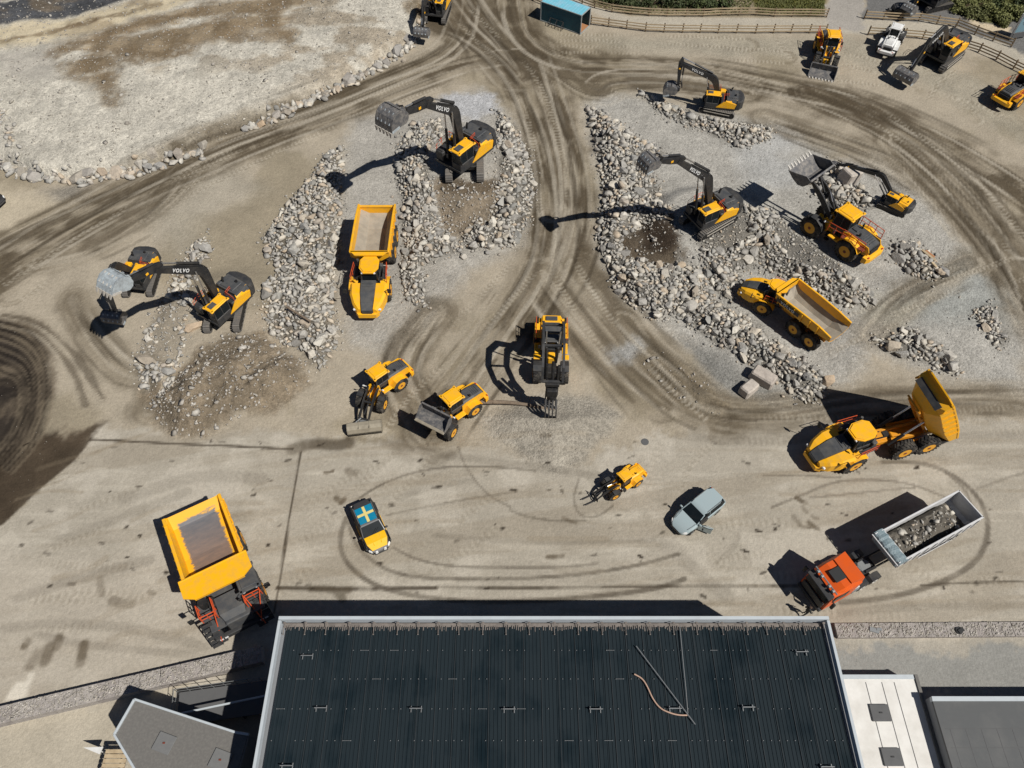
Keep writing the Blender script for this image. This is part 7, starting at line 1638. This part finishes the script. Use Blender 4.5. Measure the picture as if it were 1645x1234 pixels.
# ---------------------------------------------------------------- the hall and its annexes
def build_buildings():
    HB = 9.07; x0, x1, y1, y0 = -14.65, 19.9, 15.17, -6.
    root = empty('industrial_hall', (0, y1, 0)); tag(root, 'large hall with dark ribbed metal roof along the bottom of the yard', 'hall')
    O = Matrix.Translation((0, -y1, 0))
    m = MB(O); zr = HB - .42
    m.slab([(x0, y0), (x1, y0), (x1, y1), (x0, y1)], -.5, zr - .3); m.build('wall', 'wall cladding', root)
    # ribbed roof sheets
    xs = []; x = x0 + .5; k = 0
    while x < x1 - .55:
        xs += [(x, 0), (x + .13, 0), (x + .155, .05), (x + .205, .05), (x + .23, 0)]; x += .23; k += 1
        if k % 12 == 0: xs += [(x + .005, .0), (x + .01, .085), (x + .06, .085), (x + .065, 0)]; x += .07
    m = MB(O); ya, yb = y1 - .55, y0 + .1
    m.loft([[(a, ya, zr + b * .6 - .05) for a, b in xs], [(a, yb, zr + b * .6) for a, b in xs]], cap=False, closed=False)
    roof = m.build('roof', 'hall roof sheet', root)
    # pale standing laps where the sheets overlap
    x = x0 + 1.6; r = random.Random(31)
    while x < x1 - 1:
        m = MB(O); m.bar((x, ya - .2, zr + .0), (x, yb, zr + .045), .035, .02); m.build('sheet_lap', 'roof lap', roof); x += 1.06
    # fastener rows and sheet laps
    r = random.Random(2)
    for py in (1045, 1091, 1139, 1190, 1240):
        yy = G(800, py, zr)[1]; m = MB(O); x = x0 + .7
        while x < x1 - .6:
            if r.random() < .75: m.box((x, yy, zr + .03), (.05, .05, .06), .01)
            if r.random() < .07: m.box((x + .2, yy, zr + .03), (.45, .02, .06), .004)
            x += .46
        m.build('fastener_row', 'galvanised', roof)
    # parapet flashing
    for n_, q in (('rear', [(x0, y1 - .21), (x1, y1 - .21), (x1, y1), (x0, y1)]), ('left', [(x0, y0), (x0 + .17, y0), (x0 + .17, y1 - .265), (x0, y1 - .265)]), ('right', [(x1 - .17, y0), (x1, y0), (x1, y1 - .265), (x1 - .17, y1 - .265)])):
        m = MB(O); m.slab(q, zr - .1, HB); m.build('parapet', 'white flashing', root)
    # gutter fringe with dirty sheet ends and brackets
    m = MB(O); m.box(((x0 + x1) / 2, y1 - .43, zr - .12), (x1 - x0 - .6, .3, .06), .01)
    x = x0 + .5
    while x < x1 - .5:
        if r.random() < .8: m.box((x, y1 - .56 - r.uniform(0, .12), zr - .02), (r.uniform(.03, .08), r.uniform(.1, .34), .03), .008)
        x += .13
    m.build('gutter', 'dirty fringe', root)
    bx = [459, 493, 526, 563, 602, 640, 673, 705, 738, 776, 813, 850, 890, 928, 966, 1004, 1042, 1080, 1117, 1158, 1197, 1228, 1256, 1288, 1320]
    for i, p in enumerate(bx):
        xx = G(p, 1000, zr)[0]; m = MB(O); lean = (p - 822) / 822 * .05
        m.box((xx, y1 - .38, HB - .16), (.18, .14, .1), .03); m.bar((xx, y1 - .4, HB - .2), (xx + lean, y1 - .95, zr + .05), .04); m.box((xx + lean, y1 - 1.02, zr + .06), (.09, .09, .08), .02)
        m.build('roof_bracket', 'dirty fringe', root)
    for i, (p, q) in enumerate([(493,1053),(515,1137),(668,1138),(818,1139),(957,1139),(1085,1138),(1203,1136),(1289,1047),(460,1230),(1330,1232)]):
        xx, yy = G(p, q, zr + .3); m = MB(O); m.bar((xx - .38, yy, zr + .3), (xx + .38, yy, zr + .3), .05)
        for sx in (-1, 1): m.bar((xx + sx * .3, yy, zr - .02), (xx + sx * .3, yy, zr + .3), .04); m.bar((xx + sx * .3, yy - .18, zr + .08), (xx + sx * .3, yy + .18, zr + .08), .05)
        m.build('roof_step', 'galvanised', roof)
    # things lying on the roof
    def pole(pts, rr_, mt, name, lab, cat, dz=.1):
        P = [G(a, b, zr + dz) + (zr + dz,) for a, b in pts]; m = MB(); m.tube(P, rr_, 8); o = m.build(name, mt); tag(o, lab, cat)
    pole([(1022, 1038), (1117, 1164)], .035, 'galvanised', 'roof_pole', 'long thin pole lying diagonally on the dark hall roof', 'pole', .16)
    pole([(1092, 1006), (1097, 1060), (1102, 1110), (1105, 1146)], .028, 'galvanised', 'roof_pole', 'thin pole lying almost straight up the dark hall roof', 'pole')
    pole(smooth_line([(1019, 1083), (1032, 1090), (1040, 1103), (1048, 1122), (1060, 1138), (1075, 1145), (1090, 1149), (1104, 1149)]), .045, 'hose salmon', 'roof_hose', 'salmon coloured hose lying in a curve on the dark hall roof', 'hose', .12)
    # white deck roof on the right
    h = 1.6; ax0, ax1, ay1 = 22.6, G(1468, 1086, h)[0], G(1400, 1084, h)[1]
    root = empty('white_annex', (ax0, ay1, 0)); tag(root, 'low white flat-roofed annex beside the hall with two dark hatches', 'annex'); O = Matrix.Translation((-ax0, -ay1, 0))
    m = MB(O); m.slab([(x1 + .3, -6), (ax1, -6), (ax1, ay1), (x1 + .3, ay1)], -.3, h); m.build('roof', 'concrete white roof', root)
    m = MB(O); m.slab([(x1 + .3, ay1 - .3), (ax1, ay1 - .3), (ax1, ay1), (x1 + .3, ay1)], h + .003, h + .04); m.build('edge', 'white flashing', root)
    m = MB(O); m.slab([(ax1 + .01, -6), (ax1 + .22, -6), (ax1 + .22, ay1), (ax1 + .01, ay1)], -.3, h + .12); m.build('parapet', 'speckled felt', root)
    for p, q in ((1414, 1145), (1433, 1216)):
        xx, yy = G(p, q, h + .1); m = MB(O); m.box((xx, yy, h + .07), (1.25, 1.08, .14), .02); hb = m.build('roof_hatch', 'hatch grey', root); m = MB(O); m.box((xx + .02, yy, h + .16), (.22, .09, .04), .01); m.build('hatch_handle', 'letter black', hb)
    m = MB(O)
    for p in ((1388, 1408), (1420, 1445), (1440, 1465)):
        a = G(p[0], 1100, h)[0]
    for a in (G(1394, 1110, h)[0], G(1420, 1110, h)[0], G(1440, 1110, h)[0]): m.bar((a, ay1 - .5, h + .006), (a + .15, -6, h + .006), .05, .012)
    m.build('roof_seam', 'hatch grey', root)
    # dark grey roof far right
    h = 2.7; gx0 = ax1 + .24; gy1 = G(1560, 1119, h)[1]
    root = empty('grey_annex', (gx0, gy1, 0)); tag(root, 'grey felt-roofed building with a white front edge at the bottom right corner', 'annex'); O = Matrix.Translation((-gx0, -gy1, 0))
    m = MB(O); m.slab([(gx0, -6), (60, -6), (60, gy1), (gx0, gy1)], -.3, h - .2); m.build('wall', 'wall cladding', root)
    m = MB(O); m.slab([(gx0, -6), (60, -6), (60, gy1 - .3), (gx0, gy1 - .3)], h - .197, h - .02); rf = m.build('roof', 'grey membrane', root)
    m = MB(O); m.slab([(gx0 - .05, gy1 - .3), (60, gy1 - .3), (60, gy1), (gx0 - .02, gy1)], h - .3, h + .06); m.build('roof_edge', 'white flashing', root)
    m = MB(O)
    for i in range(26): m.bar((gx0 + .6 + i * 1.02, gy1 - 2.0, h - .016), (gx0 + .6 + i * 1.02, -6, h - .016), .045, .012)
    for i in range(9): m.bar((gx0 + .3, gy1 - 2.0 - i * 1.15 * (1 if i else 1), h - .014), (50, gy1 - 2.0 - i * 1.15, h - .014), .03, .01)
    m.build('roof_seam', 'hatch grey', rf)
    # polygon building, bottom left
    h = 4.4; P = W([(216, 1123.5), (183.5, 1180), (240, 1275), (372, 1275), (400, 1180), (378, 1176.5)], h); P[2] = (P[2][0], P[2][1]);
    cx, cy = P[0]; root = empty('corner_building', (cx, cy, 0)); tag(root, 'small angular building with speckled grey roof and two square hatches at lower left', 'building'); O = Matrix.Translation((-cx, -cy, 0))
    Q = [(a, b) for a, b in P]; m = MB(O); m.slab(Q, -.3, h - .15); m.build('wall', 'wall cladding', root)
    c = (sum(p[0] for p in Q) / 6, sum(p[1] for p in Q) / 6); m = MB(O); m.slab([(c[0] + (a - c[0]) * .98, c[1] + (b - c[1]) * .98) for a, b in Q], h - .147, h - .05); m.build('roof', 'speckled felt', root)
    m = MB(O)
    for a, b in ((0, 1), (1, 2), (5, 0), (4, 5)): m.bar((*Q[a], h - .02), (*Q[b], h - .02), .14, .2)
    m.build('roof_edge', 'white flashing', root)
    for p, q in ((264, 1194), (354, 1221)):
        xx, yy = G(p, q, h); m = MB(O @ Matrix.Translation((xx, yy, h)) @ Matrix.Rotation(R(-18), 4, 'Z')); m.box((0, 0, .0), (1.2, 1.1, .12), .02); hb = m.build('roof_hatch', 'speckled hatch', root); m = MB(O @ Matrix.Translation((xx, yy, h))); m.box((0, 0, .09), (.15, .1, .05), .01); m.build('hatch_handle', 'rust red', hb)
    # low gabion walls
    def gabion(base, w, h, label, nb):
        P = [Vector(G(*p)) for p in base]; root = empty('gabion_wall', (P[0].x, P[0].y, 0)); tag(root, label, 'gabion wall'); d = (P[1] - P[0]); L = d.length; d.normalize(); n = Vector((d.y, -d.x))
        for i in range(nb):
            a = d * (L * i / nb + .02); b = d * (L * (i + 1) / nb - .02); m = MB(); m.slab([(a.x, a.y), (b.x, b.y), (b.x + n.x * w, b.y + n.y * w), (a.x + n.x * w, a.y + n.y * w)], 0, h); m.build('basket', 'gabion stone', root)
        return P[0], d, n, L
    gabion([(-40, 1150), (425, 1041)], 1.2, .75, 'long low gabion wall of pinkish stone running under the corner building shadow', 14)
    p0, d, n, L = gabion([(1338, 1003.5), (1760, 1000)], 1.05, .3, 'low gabion strip of grey stone running right from the hall corner', 12)
    r = random.Random(8); its = []
    for (base, w, h) in (([(-40, 1150), (425, 1041)], 1.2, .75), ([(1338, 1003.5), (1760, 1000)], 1.05, .3)):
        P = [Vector(G(*p)) for p in base]; d = P[1] - P[0]; L = d.length; d.normalize(); n = Vector((d.y, -d.x))
        for i in range(int(L * w * 60)):
            q = P[0] + d * r.uniform(0, L) + n * r.uniform(.04, w - .04); its.append((q.x, q.y, h + .0, r.uniform(.04, .1), r.uniform(0, 6), 1.2, .9, 0, r.random()))
    stuff_mesh('gabion_fill', its, HS, 'pale pebble', 'broken stone showing in the tops of the gabion walls', 'stone fill')
    x, y = G(1541, 1013, .4); m = MB(); m.cyl((x, y, .3), (x, y, .42), .26, n=14); m.box((x + .1, y, .45), (.5, .3, .1), .03, Matrix.Rotation(.5, 4, 'Z')); o = m.build('drain_cap', 'letter black'); tag(o, 'dark cap on the grey gabion strip near the right edge', 'drain cap')
    x, y = G(1405, 1012, .4); m = MB(); m.box((x, y, .36), (.7, .35, .06), .02, Matrix.Rotation(-.3, 4, 'Z')); m.box((x + .35, y + .05, .38), (.4, .2, .08), .02); o = m.build('rag', 'galvanised'); tag(o, 'crumpled grey scrap lying on the gabion strip near the hall', 'scrap')
    # steel mesh platform with railing behind the corner building
    a = G(293, 1100, 1.); b = G(352, 1085, 1.); root = empty('steel_platform', (a[0], a[1] - 1.2, 0)); tag(root, 'steel walkway platform with thin railings between hall and corner building', 'platform')
    L = 6.5; m = MB(Matrix.Rotation(R(8), 4, 'Z')); m.box((L / 2, -.4, .9), (L, 2.2, .08), .01)
    for x in (0, 2.2, 4.4, 6.4): m.box((x, -1.4, .45), (.12, .12, .9), .01); m.box((x, .6, .45), (.12, .12, .9), .01)
    m.build('deck', 'hatch grey', root); m = MB(Matrix.Rotation(R(8), 4, 'Z'))  # deck colour darkened to put deeper shade beside the hall
    rail(m, [(0, .65, .94), (L, .65, .94)], 1.1, .025); rail(m, [(0, -1.45, .94), (0, .65, .94)], 1.1, .025); m.build('handrail', 'galvanised', root)
    a = G(292, 1146, 2.2); b = G(430, 1117, 2.2); m = MB(); m.bar((a[0], a[1], 2.2), (b[0], b[1], 2.2), .12); m.cyl((a[0], a[1], 0), (a[0], a[1], 2.2), .08); m.cyl((b[0], b[1], 0), (b[0], b[1], 2.2), .08); o = m.build('steel_beam', 'white flashing'); tag(o, 'thin pale beam crossing the shade beside the hall', 'steel beam')
    # wooden canopy and white sheet
    x, y = G(184, 1222, 1.8); root = empty('timber_canopy', (x, y, 0)); tag(root, 'small slatted timber canopy against the corner building at the bottom edge', 'timber canopy'); m = MB()
    for i in range(9): m.box((0, .55 - i * .28, 1.8), (1.5, .24, .04), .01)
    m.build('slat', 'timber fence', root); m = MB()
    for sx in (-.68, .68):
        for yy in (.55, -1.6): m.box((sx, yy, .88), (.1, .1, 1.76), .01)
        m.box((sx, -.55, 1.72), (.08, 2.4, .1), .01)
    m.build('post', 'dark timber', root)
    x, y = G(160, 1209, .6); m = MB(); m.slab([(-.7, .15), (.6, .2), (.5, -.25)], 1.5, 1.56); m.bar((.3, 0, 0), (.3, 0, 1.5), .07); o = m.build('white_awning', 'white paint'); o.location = (x, y, 0); tag(o, 'small white triangular awning beside the timber canopy', 'awning')
# ---------------------------------------------------------------- special materials and assembly
def extra_mats():
    m = bpy.data.materials.new('hall roof sheet'); m.use_nodes = True; nt = m.node_tree; N = nt.nodes; L = nt.links; b = N['Principled BSDF']; b.inputs['Roughness'].default_value = .7; b.inputs['Specular IOR Level'].default_value = .15
    tc = N.new('ShaderNodeTexCoord'); mp = N.new('ShaderNodeMapping'); mp.inputs['Scale'].default_value = (1., .08, 1); L.new(tc.outputs['Object'], mp.inputs[0])
    nz = N.new('ShaderNodeTexNoise'); nz.inputs['Scale'].default_value = 1.6; nz.inputs['Detail'].default_value = 8; nz.inputs['Roughness'].default_value = .75; L.new(mp.outputs[0], nz.inputs['Vector'])
    n2 = N.new('ShaderNodeTexNoise'); n2.inputs['Scale'].default_value = .35; n2.inputs['Detail'].default_value = 4; L.new(tc.outputs['Object'], n2.inputs['Vector'])
    ad = N.new('ShaderNodeMath'); ad.operation = 'ADD'; L.new(nz.outputs['Fac'], ad.inputs[0]); L.new(n2.outputs['Fac'], ad.inputs[1])
    cr = N.new('ShaderNodeValToRGB'); cr.color_ramp.elements[0].position = .75; cr.color_ramp.elements[0].color = (.0022, .0092, .0140, 1); cr.color_ramp.elements[1].position = 1.25; cr.color_ramp.elements[1].color = (.014, .022, .027, 1)
    L.new(ad.outputs[0], cr.inputs[0]); L.new(cr.outputs[0], b.inputs['Base Color']); M['hall roof sheet'] = m
    mat('roof lap', (.020, .027, .031), .7, dirt=(.012, .016, .02), dirt_amt=.9, scale=1.5)
    mat('speckled hatch', (.15, .15, .148), .9, dirt=(.2, .2, .19), dirt_amt=.5, scale=4)
    rock_mat('gabion stone', [(.30, .27, .25), (.36, .33, .30)], False, 1.)
extra_mats()
KEEP += [(-5.2, 67.8, 4.6), (-27.2, 47, 3.9), (20.5, 58.9, 4.3), (32, 57, 5.0), (-36.7, 51.6, 3)]
build_excavators(); build_loaders(); build_haulers(); build_rigid(); build_truck(); build_cars()
c = G(1290.5, 988); person(c, 15)
build_rocks(); build_container(); build_fences(); build_plants(); build_buildings()
